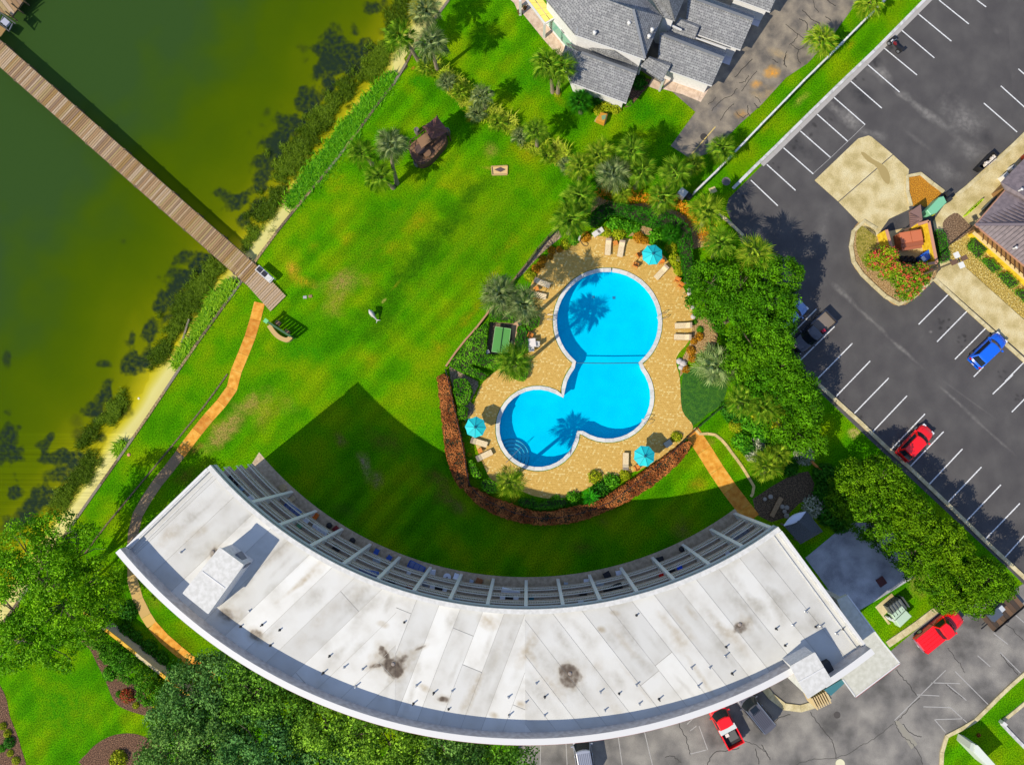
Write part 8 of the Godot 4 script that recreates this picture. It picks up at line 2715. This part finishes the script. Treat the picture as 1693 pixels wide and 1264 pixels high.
	for q in [
		["B3", 700, 245, 70, "bush_green", "green mounded shrub under the north hedge"], ["B3", 770, 255, 55, "bush_green", "green mounded shrub next to its twin under the north hedge"], ["B3", 640, 290, 40, "bush_yellow", "yellow shrub between stone blocks and north loungers"], ["B3", 720, 300, 55, "bush_yellow", "yellow shrub above the north loungers"], ["B3", 830, 265, 40, "bush_green", "small green shrub at the sandy gap"],
		["B3", 850, 325, 42, "bush_orange", "orange flowered shrub east of the north loungers"], ["B3", 890, 345, 32, "bush_orange", "orange flowered shrub near the north east parasol"], ["B3", 970, 320, 65, "bush_green", "round green shrub behind the north east parasol"], ["B3", 1060, 390, 45, "bush_yellow", "yellow shrub east of the north east parasol"], ["B3", 1085, 470, 50, "bush_yellow", "yellow shrub above the slanting lounger"], ["B3", 1110, 540, 40, "bush_yellow", "yellow shrub beside the slanting lounger"],
		["B3", 505, 322, 40, "bush_orange", "orange shrub by the white shower post"], ["B3", 425, 345, 42, "bush_green", "green shrub west of the shower post"], ["B3", 375, 372, 40, "bush_yellow", "yellow orange shrub along the north west rim"], ["B3", 335, 402, 26, "bush_orange", "orange shrub on the north west rim, fourth from the shower"], ["B3", 285, 410, 30, "bush_orange", "orange shrub on the north west rim, fifth from the shower"], ["B3", 275, 452, 24, "bush_orange", "small orange shrub reaching onto the north west deck"], ["B3", 228, 468, 30, "bush_orange", "orange shrub at the middle of the west rim"], ["B3", 215, 500, 30, "bush_orange", "orange shrub just below the west rim's middle"], ["B3", 180, 530, 34, "bush_orange", "orange shrub above the west loungers"], ["B3", 145, 575, 45, "bush_yellow", "yellow shrub beside the west loungers"],
		["B3", 1250, 925, 26, "bush_green", "small green plant by the east rocks, north one"], ["B3", 1245, 970, 32, "bush_orange", "orange plant by the east rocks below the loungers"], ["B3", 1210, 1000, 26, "bush_orange", "orange plant at the edge of the east deck below the loungers"], ["B3", 1190, 1060, 34, "bush_orange", "orange plant on the east rim opposite the float line"], ["B3", 1200, 1110, 30, "bush_orange", "orange plant on the east rim near the white rocks"], ["B3", 1155, 1180, 30, "bush_orange", "orange plant at the east rim's lower end"], ["B3", 1215, 875, 20, "bush_green", "little green plant by the rocks east of the ladder"],
		["C3", 565, 660, 50, "bush_yellow", "yellow flowered shrub on the south rim"], ["C3", 670, 690, 60, "bush_green", "round clipped shrub on the south rim"], ["C3", 760, 650, 42, "bush_yellow", "low yellow shrub near the lone south lounger"], ["C3", 605, 740, 60, "bush_dark", "dark leafy shrub behind the south sago"], ["C3", 425, 800, 52, "bush_green", "round green shrub west of the south sago"], ["C3", 310, 815, 42, "bush_green", "green shrub on the low dark hedge"], ["C3", 1095, 400, 40, "bush_yellow", "yellow shrub beside the south parasol's shadow"], ["C3", 40, 800, 30, "bush_yellow", "yellow green shrub at the south palm's foot"],
		["pool", 240, 640, 40, "bush_yellow", "yellow green shrub squeezed between parasol and fence"], ["pool", 230, 730, 36, "bush_green", "small green shrub below the west parasol"], ["pool", 290, 950, 30, "bush_yellow", "yellow shrub at the slanting west lounger's head"],
		["A3", 575, 615, 80, "bush_dark", "dark shrub against the house wing's south wall"], ["A3", 640, 700, 50, "bush_yellow", "straw yellow shrub below the house wing"], ["A3", 700, 705, 46, "bush_yellow", "straw yellow shrub near the wing's corner"], ["A3", 590, 720, 40, "bush_yellow", "straw yellow shrub next to the transformer box"], ["A3", 785, 665, 30, "bush_green", "green plant in the orange edged corner bed"], ["A3", 850, 540, 60, "bush_dark", "dark shrub between wing and garage porch"], ["A3", 320, 610, 30, "bush_yellow", "yellow flowered plant at the twin palm's foot"],
		["C3", 1480, 330, 50, "bush_yellow", "yellow shrub in the east border under the palms"], ["C3", 1600, 330, 60, "bush_green", "green shrub in the east border"], ["C3", 1520, 430, 70, "bush_green", "green shrub beside the curved edging stones"], ["C3", 1640, 440, 60, "bush_silver", "silver grey shrub in the east border"], ["C3", 1430, 220, 60, "bush_dark", "dark shrub along the lawn's east hedge line"], ["C3", 1600, 260, 60, "bush_yellow", "yellow flowering shrub below the east palms"], ["C3", 1590, 520, 50, "bush_silver", "grey twiggy shrub at the border's foot"],
		["C4", 60, 310, 70, "bush_yellow", "yellow green shrub in the east border, car park side"], ["C4", 180, 330, 80, "bush_green", "big green shrub in the east border, car park side"], ["C4", 240, 420, 70, "bush_dark", "dark green shrub at the lawn strip by the car park"], ["C4", 120, 450, 80, "bush_green", "green shrub above the grey twiggy one"], ["C4", 270, 520, 70, "bush_silver", "pale grey twiggy shrub at the car park lawn"], ["C4", 100, 560, 70, "bush_yellow", "yellow green shrub by the bare earth"], ["C4", 400, 640, 80, "bush_dark", "dark shrub behind the fallen log"], ["C4", 400, 760, 80, "bush_dark", "dark shrub beside the thatched hut"], ["C4", 330, 850, 80, "bush_silver", "grey green shrub hanging over the thatched hut"], ["C4", 430, 900, 90, "bush_dark", "dark green shrub between hut and court"], ["C4", 500, 960, 70, "bush_dark", "dark shrub at the court's upper edge"], ["C4", 40, 180, 60, "bush_green", "green shrub among the east palms"], ["C4", 160, 230, 60, "bush_yellow", "yellow shrub among the east palms"],
		["C3", 1470, 260, 70, "bush_dark", "dark shrub at the upper end of the east border"], ["C3", 1540, 300, 70, "bush_green", "green shrub between two yellow ones in the east border"], ["C3", 1560, 470, 60, "bush_dark", "dark shrub inside the bend of the edging stones"], ["C3", 1660, 380, 80, "bush_green", "full green shrub at the border's middle"], ["C3", 1690, 500, 70, "bush_dark", "dark shrub at the border's lower half"], ["C3", 1670, 280, 80, "bush_dark", "dark shrub beneath the border palms"], ["C4", 210, 160, 80, "bush_dark", "dark shrub under the row's south end"], ["C4", 20, 400, 80, "bush_dark", "dark shrub below the border's middle"], ["C4", 180, 420, 70, "bush_green", "green shrub between the two grey twiggy ones"], ["C4", 300, 340, 60, "bush_green", "green shrub at the car park lawn's edge"], ["C4", 60, 520, 70, "bush_green", "green shrub beside the lowest border palm"], ["C4", 180, 600, 60, "bush_dark", "dark shrub at the bare earth's upper rim"],
		["D1", 690, 690, 50, "bush_green", "green shrub in the mulch bed below the pine"], ["D1", 800, 830, 50, "bush_red", "red flowered shrub in the mulch bed"], ["D1", 745, 820, 22, "bush_green", "tiny green plant in the mulch bed"], ["D1", 850, 890, 24, "bush_yellow", "tiny bright yellow plant in the mulch bed"], ["D1", 20, 1020, 26, "bush_yellow", "bright yellow plant at the picture's west edge"], ["D1", 50, 1065, 28, "bush_yellow", "yellow green plant in the west bed"], ["D1", 65, 1190, 24, "bush_yellow", "yellow plant low in the west bed"], ["D1", 10, 1160, 26, "bush_green", "green plant at the west bed's edge"], ["D1", 100, 1235, 28, "bush_yellow", "yellow green plant at the picture's foot"], ["D1", 745, 1225, 60, "bush_yellow", "yellow green shrub in the round mulch bed"], ["D1", 990, 920, 40, "bush_yellow", "yellow green shrub under the garden wall's lower end"], ["D1", 60, 1120, 40, "bush_dark", "dark plant in the west bed"],
		["D1", 790, 430, 60, "bush_dark", "dark shrub at the top of the wall walk"], ["D1", 850, 470, 50, "bush_dark", "dark shrub on the path side of the wall walk"], ["D1", 930, 530, 60, "bush_dark", "dark shrub halfway down the wall walk"], ["D1", 1000, 600, 60, "bush_dark", "dark shrub beyond halfway down the wall walk"], ["D1", 1070, 670, 55, "bush_green", "lighter shrub near the foot of the wall walk"], ["D1", 1140, 730, 50, "bush_dark", "dark shrub at the foot of the wall walk"], ["D1", 800, 300, 70, "bush_dark", "dark shrub where path and wall walk meet"], ["D1", 700, 280, 70, "bush_dark", "dark shrub under the pine's bare limbs"], ["D1", 560, 260, 60, "bush_dark", "dark shrub by the wall's upper end"],
	]:
		var size: float = q[3]
		plant("shrub", q[4], q[5], "", q[0], q[1], q[2], size)
		n += 1
	# beds, straw, mulch
	patch("straw_bed", "B3", [560, 60, 640, 80, 780, 110, 900, 100, 1000, 130, 1090, 150, 1180, 200, 1260, 270, 1330, 320, 1310, 380, 1240, 390, 1180, 400, 1150, 300, 1100, 230, 900, 190, 640, 130, 540, 190], 0.02, M.straw, 2)
	patch("straw_bed", "B3", [780, 320, 850, 260, 900, 250, 945, 280, 920, 310, 860, 300], 0.05, M.straw, 2)
	patch("straw_bed", "B3", [1205, 870, 1280, 840, 1340, 880, 1365, 960, 1330, 1060, 1240, 1080, 1190, 1100, 1150, 1180, 1120, 1230, 1130, 1120, 1190, 1000], 0.044, M.straw, 2)
	patch("gravel_bed", "B3", [325, 270, 350, 320, 250, 400, 160, 490, 100, 560, 60, 590, 30, 600, 150, 460, 240, 350], 0.045, M.sand_dirt)
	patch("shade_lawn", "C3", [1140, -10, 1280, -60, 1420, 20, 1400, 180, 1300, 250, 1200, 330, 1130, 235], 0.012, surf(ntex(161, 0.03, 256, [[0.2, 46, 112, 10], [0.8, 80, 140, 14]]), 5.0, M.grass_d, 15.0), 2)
	patch("gravel_bed", "pool", [80, 30, 180, 90, 380, 190, 380, 240, 330, 340, 300, 400, 345, 440, 330, 520, 290, 560, 250, 600, 200, 560, 130, 300, 90, 150], 0.042, M.sand_dirt)
	patch("bare_earth", "C4", [60, 720, 200, 640, 300, 620, 340, 700, 330, 780, 240, 830, 150, 920, 60, 950, -40, 900, -60, 800], 0.012, surf(ntex(162, 0.05, 256, [[0.2, 84, 66, 44], [0.8, 142, 116, 84]]), 3.0, M.grain, 7.2))
	patch("mulch_bed", "D1", [500, 488, 550, 490, 640, 560, 700, 640, 860, 760, 940, 880, 1045, 950, 1040, 985, 930, 962, 780, 915, 710, 860, 660, 740, 600, 620, 560, 540], 0.02, M.mulch, 3)
	patch("mulch_bed", "D1", [520, 1270, 545, 1190, 620, 1120, 720, 1075, 830, 1068, 920, 1095, 1010, 1140, 1010, 1290], 0.02, M.mulch, 3)
	patch("mulch_bed", "D1", [-60, 720, 5, 780, 40, 860, 60, 960, 100, 1060, 130, 1160, 150, 1290, -60, 1290], 0.02, M.mulch, 3)
	var strip := smooth_line(out("B3", [590, 28, 680, 40, 760, 58, 850, 70, 960, 80, 1060, 100, 1140, 130, 1190, 180, 1215, 235]), false, 4)
	rnd.seed = 19
	var og := Geo.new()
	for i in 1500:
		var f := rnd.randf() * (strip.size() - 1)
		var p := strip[int(f)].lerp(strip[mini(int(f) + 1, strip.size() - 1)], f - int(f)) + Vector2(rnd.randfn(), rnd.randfn()) * 0.35
		og.leaf(up(p, rnd.randf_range(0.05, 0.4)), Vector3(rnd.randfn() * 0.5, 1, rnd.randfn() * 0.5).normalized(), rnd.randf_range(0.14, 0.3), rnd.randf() * TAU, lin(206, 120, 10).lerp(lin(255, 190, 50), rnd.randf()))
	for i in 260:
		var p := flat(Q("B3", 1285, 300)) + Vector2(rnd.randfn(), rnd.randfn()) * Vector2(0.55, 0.7)
		og.leaf(up(p, rnd.randf_range(0.05, 0.35)), Vector3(rnd.randfn() * 0.5, 1, rnd.randfn() * 0.5).normalized(), 0.22, rnd.randf() * TAU, lin(206, 120, 10).lerp(lin(255, 190, 50), rnd.randf()))
	var ob := put("orange_groundcover", og, M.leaf)
	ob.set_meta("kind", "stuff")
	tag(ob, "strip of bright orange ground cover behind the north hedge", "ground cover")
	rnd.seed = 44
	for q in [["B3", 1180, 690, 16, "between the orange chairs and the east loungers, middle one"], ["B3", 1190, 730, 14, "level with the east ladder's north side"], ["B3", 1205, 840, 18, "just north of the east loungers"], ["B3", 1240, 820, 18, "set back in the sand north of the east loungers"], ["B3", 1115, 1130, 22, "at the float line's end, west one of three"], ["B3", 1140, 1145, 24, "at the float line's end, largest of three"], ["B3", 1125, 1170, 18, "at the float line's end, lowest of three"], ["B3", 1160, 620, 14, "right beside the lower orange chair"], ["B3", 1200, 780, 16, "level with the east ladder"], ["B3", 1180, 660, 14, "just below the lower orange chair"], ["B3", 1110, 465, 18, "among the yellow shrubs by the north east parasol"]]:
		var g := Geo.new()
		var r: float = q[3] / 3.937 / 14.4
		g.lathe(Q(q[0], q[1], q[2], 0.03), [Vector2(r, 0.0), Vector2(r * 0.95, r * 0.5), Vector2(r * 0.5, r * 0.9), Vector2(0, r)], 7, rnd.randf() * 3)
		one("border_rock", g, plain(196, 190, 186, 0.9), "pale border rock " + q[4], "rock", "pale rocks on the east rim")
	make_trees()
	make_shore()

func make_trees() -> void:
	var h1 := lin(20, 82, 3)
	var h2 := lin(112, 184, 22)
	var tall := "broadleaf trees between pool garden and car park"
	var i := 0
	for q in [
		["hedge tree behind the yellow shrubs, at the north west of its row", [[1172, 468, 3.8, 36, 1.9], [1160, 500, 3.2, 26, 1.5]], [1170, 480]], ["hedge tree under the spreading palm", [[1222, 472, 4.2, 40, 2.2], [1200, 440, 3.2, 22, 1.4]], [1218, 485]],
		["hedge tree at the car park corner", [[1290, 458, 4.8, 34, 2.4], [1262, 450, 4.4, 28, 2.0]], [1272, 470]], ["broad hedge tree in the middle of the west side", [[1208, 518, 4.2, 36, 2.2], [1192, 500, 3.4, 22, 1.6]], [1196, 535]],
		["tall hedge tree in the heart of the row", [[1262, 514, 5.4, 46, 2.6], [1235, 510, 4.8, 30, 2.0]], [1252, 530]], ["hedge tree over the pale blue car", [[1288, 498, 4.8, 28, 2.2], [1288, 534, 4.2, 24, 2.0]], [1296, 532]],
		["hedge tree south of the silver palm's lawn", [[1244, 566, 4.8, 42, 2.2], [1225, 600, 3.6, 30, 1.8]], [1236, 585]], ["hedge tree over the black pickup's nose", [[1276, 572, 4.8, 32, 2.3], [1290, 612, 4.6, 34, 2.2]], [1286, 595]],
		["hedge tree at the row's south east", [[1318, 646, 4.2, 36, 2.2], [1330, 680, 3.6, 28, 1.8], [1290, 640, 4.0, 30, 2.0]], [1308, 658]], ["low hedge tree at the row's south end", [[1316, 712, 3.2, 34, 1.8], [1340, 735, 2.8, 24, 1.4], [1288, 705, 2.8, 30, 1.6]], [1312, 722]],
		["hedge tree between the palms and the row's south", [[1262, 632, 3.8, 32, 1.8], [1240, 640, 3.0, 24, 1.5]], [1258, 645]],
	]:
		tree("hedge_tree", q[0], tall, "tree", "px", q[1], Vector2(q[2][0], q[2][1]), 0.24, 0.55, h1, h2, 0.2, i, 0.74)
		i += 1
	var row := "bushy trees of the row above the red pickup"
	for q in [
		["row tree at the north end by the bare log", [[1412, 795, 3.6, 36, 2.0], [1395, 830, 3.0, 28, 1.7]], [1405, 812]], ["row tree nearest the red hatchback's bay", [[1452, 790, 3.8, 36, 2.2], [1478, 812, 3.6, 30, 2.0]], [1462, 806]],
		["row tree in the middle of the court side", [[1436, 852, 3.8, 40, 2.1], [1468, 880, 3.6, 34, 1.9]], [1450, 865]], ["row tree in the middle of the car park side", [[1498, 848, 4.2, 38, 2.3], [1520, 870, 4.0, 30, 2.0]], [1506, 862]],
		["row tree above the shaded court's corner", [[1506, 912, 3.8, 38, 2.1], [1530, 945, 3.6, 34, 2.0]], [1518, 925]], ["row tree along the kerb past the middle", [[1556, 894, 4.2, 36, 2.3], [1578, 918, 4.0, 30, 2.0]], [1564, 908]],
		["row tree over the red pickup's hood", [[1578, 968, 3.8, 36, 2.1], [1560, 985, 3.2, 26, 1.6]], [1572, 975]], ["row tree at the south end by the trailer", [[1622, 960, 4.2, 38, 2.3], [1610, 990, 3.6, 28, 1.8], [1650, 966, 3.6, 22, 1.7]], [1622, 972]],
	]:
		tree("row_tree", q[0], row, "tree", "px", q[1], Vector2(q[2][0], q[2][1]), 0.23, 0.42, lin(24, 84, 3), lin(126, 180, 20), 0.18, 40 + i, 0.78)
		i += 1
	# crape myrtles with their flowers
	for q in [["red flowered crape myrtle beside the bin enclosure's west wall", [[735, 470, 2.6, 60, 1.4], [800, 440, 2.8, 55, 1.5], [820, 530, 2.8, 60, 1.4]], [770, 500]], ["red flowered crape myrtle spreading over the island kerb", [[900, 570, 2.8, 70, 1.5], [990, 590, 2.8, 75, 1.5], [940, 660, 2.5, 65, 1.4], [1020, 540, 2.6, 45, 1.2]], [940, 600]]]:
		var t := tree("crape_myrtle", q[0], "crape myrtles on the island", "tree", "B4", q[1], flat_px("B4", q[2][0], q[2][1]), 0.24, 0.42, lin(70, 130, 12), lin(160, 190, 40), 0.1, 70 + i)
		i += 1
		var g := Geo.new()
		for b in q[1]:
			var at := Q("B4", b[0], b[1], b[2])
			var r: float = b[3] / 3.91 / 14.4
			for k in 42:
				var d := Vector3(rnd.randfn(), absf(rnd.randfn()) + 0.2, rnd.randfn()).normalized()
				var p := at + d * Vector3(r, b[4], r) * 1.02
				var tone := lin(226, 60, 70).lerp(lin(240, 120, 84), rnd.randf())
				for j in 7:
					g.leaf(p + Vector3(rnd.randfn(), rnd.randfn(), rnd.randfn()) * 0.09, (d + Vector3(rnd.randfn(), rnd.randfn(), rnd.randfn()) * 0.6).normalized(), 0.15, rnd.randf() * TAU, tone * rnd.randf_range(0.8, 1.15), 0.8)
		stuff(put("blossom", g, M.leaf, t))
	# live oaks below the block
	var o1 := lin(34, 96, 28)
	var o2 := lin(140, 196, 92)
	var o3 := lin(156, 214, 60)
	for q in [
		["live oak whose crown meets the garden wall's foot", [[330, 1150, 7, 62, 2.8], [295, 1180, 6, 44, 2.2], [372, 1122, 7, 46, 2.4]], [340, 1165], o2], ["live oak close under the white parapet at the west", [[425, 1138, 8, 52, 2.8], [470, 1168, 7.5, 44, 2.6], [400, 1175, 7, 40, 2.4]], [430, 1160], o3],
		["large dark live oak at the picture's foot, west one", [[300, 1238, 7, 60, 2.8], [355, 1225, 8, 52, 2.8], [270, 1265, 6, 40, 2.2], [340, 1275, 6.5, 44, 2.4]], [315, 1240], o2], ["large dark live oak at the picture's foot, second from the west", [[425, 1222, 8, 60, 3.0], [405, 1268, 7, 46, 2.6], [470, 1255, 7.5, 44, 2.6]], [430, 1240], o2],
		["live oak under the parapet where the curve bottoms out", [[545, 1192, 8, 48, 2.6], [590, 1210, 8, 44, 2.6], [510, 1205, 7, 36, 2.4]], [550, 1205], o3], ["live oak at the picture's foot with bare grey limbs", [[530, 1255, 7, 50, 2.6], [580, 1262, 7, 44, 2.6], [495, 1280, 6.5, 40, 2.2]], [540, 1262], o2],
		["light green live oak in the middle of the foot row", [[645, 1226, 8, 48, 2.6], [690, 1240, 7.5, 44, 2.6], [640, 1270, 7, 46, 2.4]], [660, 1240], o3], ["live oak between the middle one and the yard", [[742, 1244, 8, 46, 2.6], [770, 1262, 7, 40, 2.4], [720, 1275, 7, 40, 2.4]], [748, 1258], o2],
		["small live oak at the edge of the yard", [[820, 1248, 6, 40, 2.2], [852, 1256, 5.5, 30, 1.9], [805, 1276, 6, 34, 2.0]], [826, 1258], o3],
	]:
		tree("live_oak", q[0], "live oaks below the block", "tree", "px", q[1], Vector2(q[2][0], q[2][1]), 0.3, 0.8, o1, q[3], 0.4, 90 + i, 0.62)
		i += 1
	# the big pine by the lagoon, and its neighbour
	for q in [
		["broad bright green pine leaning over the lagoon's shore", [[45, 905, 9, 48, 1.8], [95, 890, 9, 44, 1.6], [20, 950, 9, 42, 1.8], [85, 945, 10, 48, 1.8], [140, 905, 8.5, 40, 1.5]], [120, 960]],
		["big pine with bare limbs reaching to the footpath", [[150, 960, 9, 46, 1.7], [110, 990, 10, 50, 1.8], [170, 1000, 8, 36, 1.5], [130, 1030, 8.5, 40, 1.6]], [150, 995]],
		["pine at the picture's west edge over the garden lawn", [[30, 1000, 9, 52, 1.8], [60, 1045, 9, 52, 1.8], [20, 1065, 8.5, 44, 1.6], [95, 1070, 8, 36, 1.5]], [55, 1040]],
	]:
		tree("pine_tree", q[0], "pines by the lagoon", "tree", "px", q[1], Vector2(q[2][0], q[2][1]), 0.27, 0.7, lin(52, 128, 4), lin(146, 214, 26), 0.34, 120 + i, 0.55)
		i += 1
	# shrubby hedge below the yellow wall
	i = 0
	for q in [[[540, 420, 1.4, 60, 1.2], "shrub mass at the wall's upper bend"], [[620, 470, 1.4, 60, 1.2], "shrub mass under the pine at the wall"], [[700, 560, 1.5, 66, 1.2], "shrub mass above the mulch bed, first along the wall"], [[770, 610, 1.5, 66, 1.2], "shrub mass above the mulch bed, second along the wall"], [[830, 680, 1.5, 70, 1.2], "shrub mass along the wall's middle"], [[920, 730, 1.5, 70, 1.2], "shrub mass just past the wall's middle"], [[940, 810, 1.4, 70, 1.2], "shrub mass by the mulch bed's tail"], [[1030, 820, 1.5, 70, 1.3], "shrub mass near the wall's lower end"], [[1080, 880, 1.4, 66, 1.2], "shrub mass where wall and oaks meet"]]:
		tree("wall_shrub", q[1], "shrubs below the garden wall", "shrub", "D1", [q[0]], flat_px("D1", q[0][0], q[0][1]), 0.22, 0.4, lin(34, 110, 10), lin(118, 190, 40), 0.08, 150 + i)
		i += 1

func flat_px(k: String, x: float, y: float) -> Vector2:
	var z = Z[k]
	return Vector2(z[0] + x / z[2], z[1] + y / z[2])

func make_shore() -> void:
	# reeds in the shallows: clumps of blades
	var n := 0
	for q in [["A2", 800, 420, 120, 100, 46, "dark reed bed off the seawall below the leaning palm"], ["A2", 930, 100, 90, 110, 26, "dark reed bed under the topmost palms"], ["A2", 860, 320, 60, 50, 16, "small reed clump joining the two upper beds"], ["A2", 590, 590, 100, 80, 30, "reed bed beside the dark weed"], ["A2", 480, 730, 90, 110, 34, "olive reed bed midway along the north shore"], ["A2", 360, 880, 100, 120, 46, "dense reed bed along the north shore"], ["A2", 250, 1050, 110, 140, 56, "largest reed bed of the north shore"], ["B2", 100, 120, 110, 140, 50, "reed bed just north of the pier"],
		["B1", 1340, 620, 160, 110, 60, "dense reed bed just south of the pier"], ["B1", 1220, 760, 120, 110, 46, "reed bed by the drift timber"], ["B1", 1160, 900, 60, 80, 18, "thin reed clump south of the drift timber"], ["B1", 1060, 1080, 80, 90, 24, "reed clump off the bare beach"], ["C1", 740, 220, 90, 70, 30, "lone reed clump out in the yellow shallows"], ["C1", 560, 650, 120, 110, 44, "low reed bed of the south shore"], ["C1", 440, 790, 90, 70, 24, "low reed clump nearest the pine"], ["C1", 570, 400, 90, 50, 14, "sparse sunken reeds in the shallows"], ["B1", 1640, 330, 60, 60, 16, "sparse reeds in the pier's shade"]]:
		rnd.seed = 600 + n
		var mm := MultiMesh.new()
		mm.transform_format = MultiMesh.TRANSFORM_3D
		mm.mesh = M.tuft_reed[n % 2]
		var c := Q(q[0], q[1], q[2], -0.85)
		var tot: int = int(q[5] * 1.7)
		mm.instance_count = tot
		for i in tot:
			var a: float = rnd.randfn() * 0.62 * maxf(q[3], q[4])
			var b: float = rnd.randfn() * 0.36 * minf(q[3], q[4])
			var p := Q(q[0], q[1] + a * 0.62 + b * 0.78, q[2] - a * 0.78 + b * 0.62, -0.85)
			mm.set_instance_transform(i, Transform3D(Basis(Vector3.UP, rnd.randf() * TAU).scaled(Vector3.ONE * rnd.randf_range(0.4, 0.85)), p - c))
		var o := MultiMeshInstance3D.new()
		o.name = "reed_bed"
		o.multimesh = mm
		o.material_override = M.leaf
		o.position = c
		add_child(o, true)
		tag(o, q[6], "reeds", "reed beds along the shore")
		o.set_meta("kind", "stuff")
		n += 1
	# bright green shore plants along the foot of the wall
	for part in [["bright green shore plants along the north seawall", [[655, 128, 10], [640, 145, 13], [618, 170, 16], [598, 198, 18], [580, 220, 20], [560, 248, 22], [545, 265, 22], [528, 285, 22], [512, 305, 18], [500, 322, 14], [485, 340, 8]], 0.9], ["bright green shore plants along the seawall south of the pier", [[388, 470, 12], [372, 488, 14], [360, 500, 14], [348, 516, 12], [338, 535, 8], [325, 560, 7], [310, 580, 6], [292, 606, 5], [212, 728, 6], [198, 748, 6], [150, 810, 6]], 0.9]]:
		rnd.seed = 700 + n
		var pts := []
		for i in part[1].size() - 1:
			var a: Array = part[1][i]
			var b: Array = part[1][i + 1]
			var l := Vector2(a[0] - b[0], a[1] - b[1]).length()
			if l > 60:
				continue
			for k in int(l * (a[2] + b[2]) * 0.055):
				var f := rnd.randf()
				var w := lerpf(a[2], b[2], f)
				var d := Vector2(b[0] - a[0], b[1] - a[1]).normalized().orthogonal()
				var e := Vector2(lerpf(a[0], b[0], f), lerpf(a[1], b[1], f)) + d * rnd.randf_range(-0.6, 0.6) * w
				pts.append(P(e.x, e.y, -0.6))
		var mm := MultiMesh.new()
		mm.transform_format = MultiMesh.TRANSFORM_3D
		mm.mesh = M.tuft_shore[n % 2]
		mm.instance_count = pts.size()
		for i in pts.size():
			mm.set_instance_transform(i, Transform3D(Basis(Vector3.UP, rnd.randf() * TAU).scaled(Vector3.ONE * rnd.randf_range(0.35, 1.05)), pts[i] - pts[0]))
		var o := MultiMeshInstance3D.new()
		o.name = "shore_plants"
		o.multimesh = mm
		o.material_override = M.leaf
		o.position = pts[0]
		add_child(o, true)
		tag(o, part[0], "shore plants")
		o.set_meta("kind", "stuff")
		n += 1
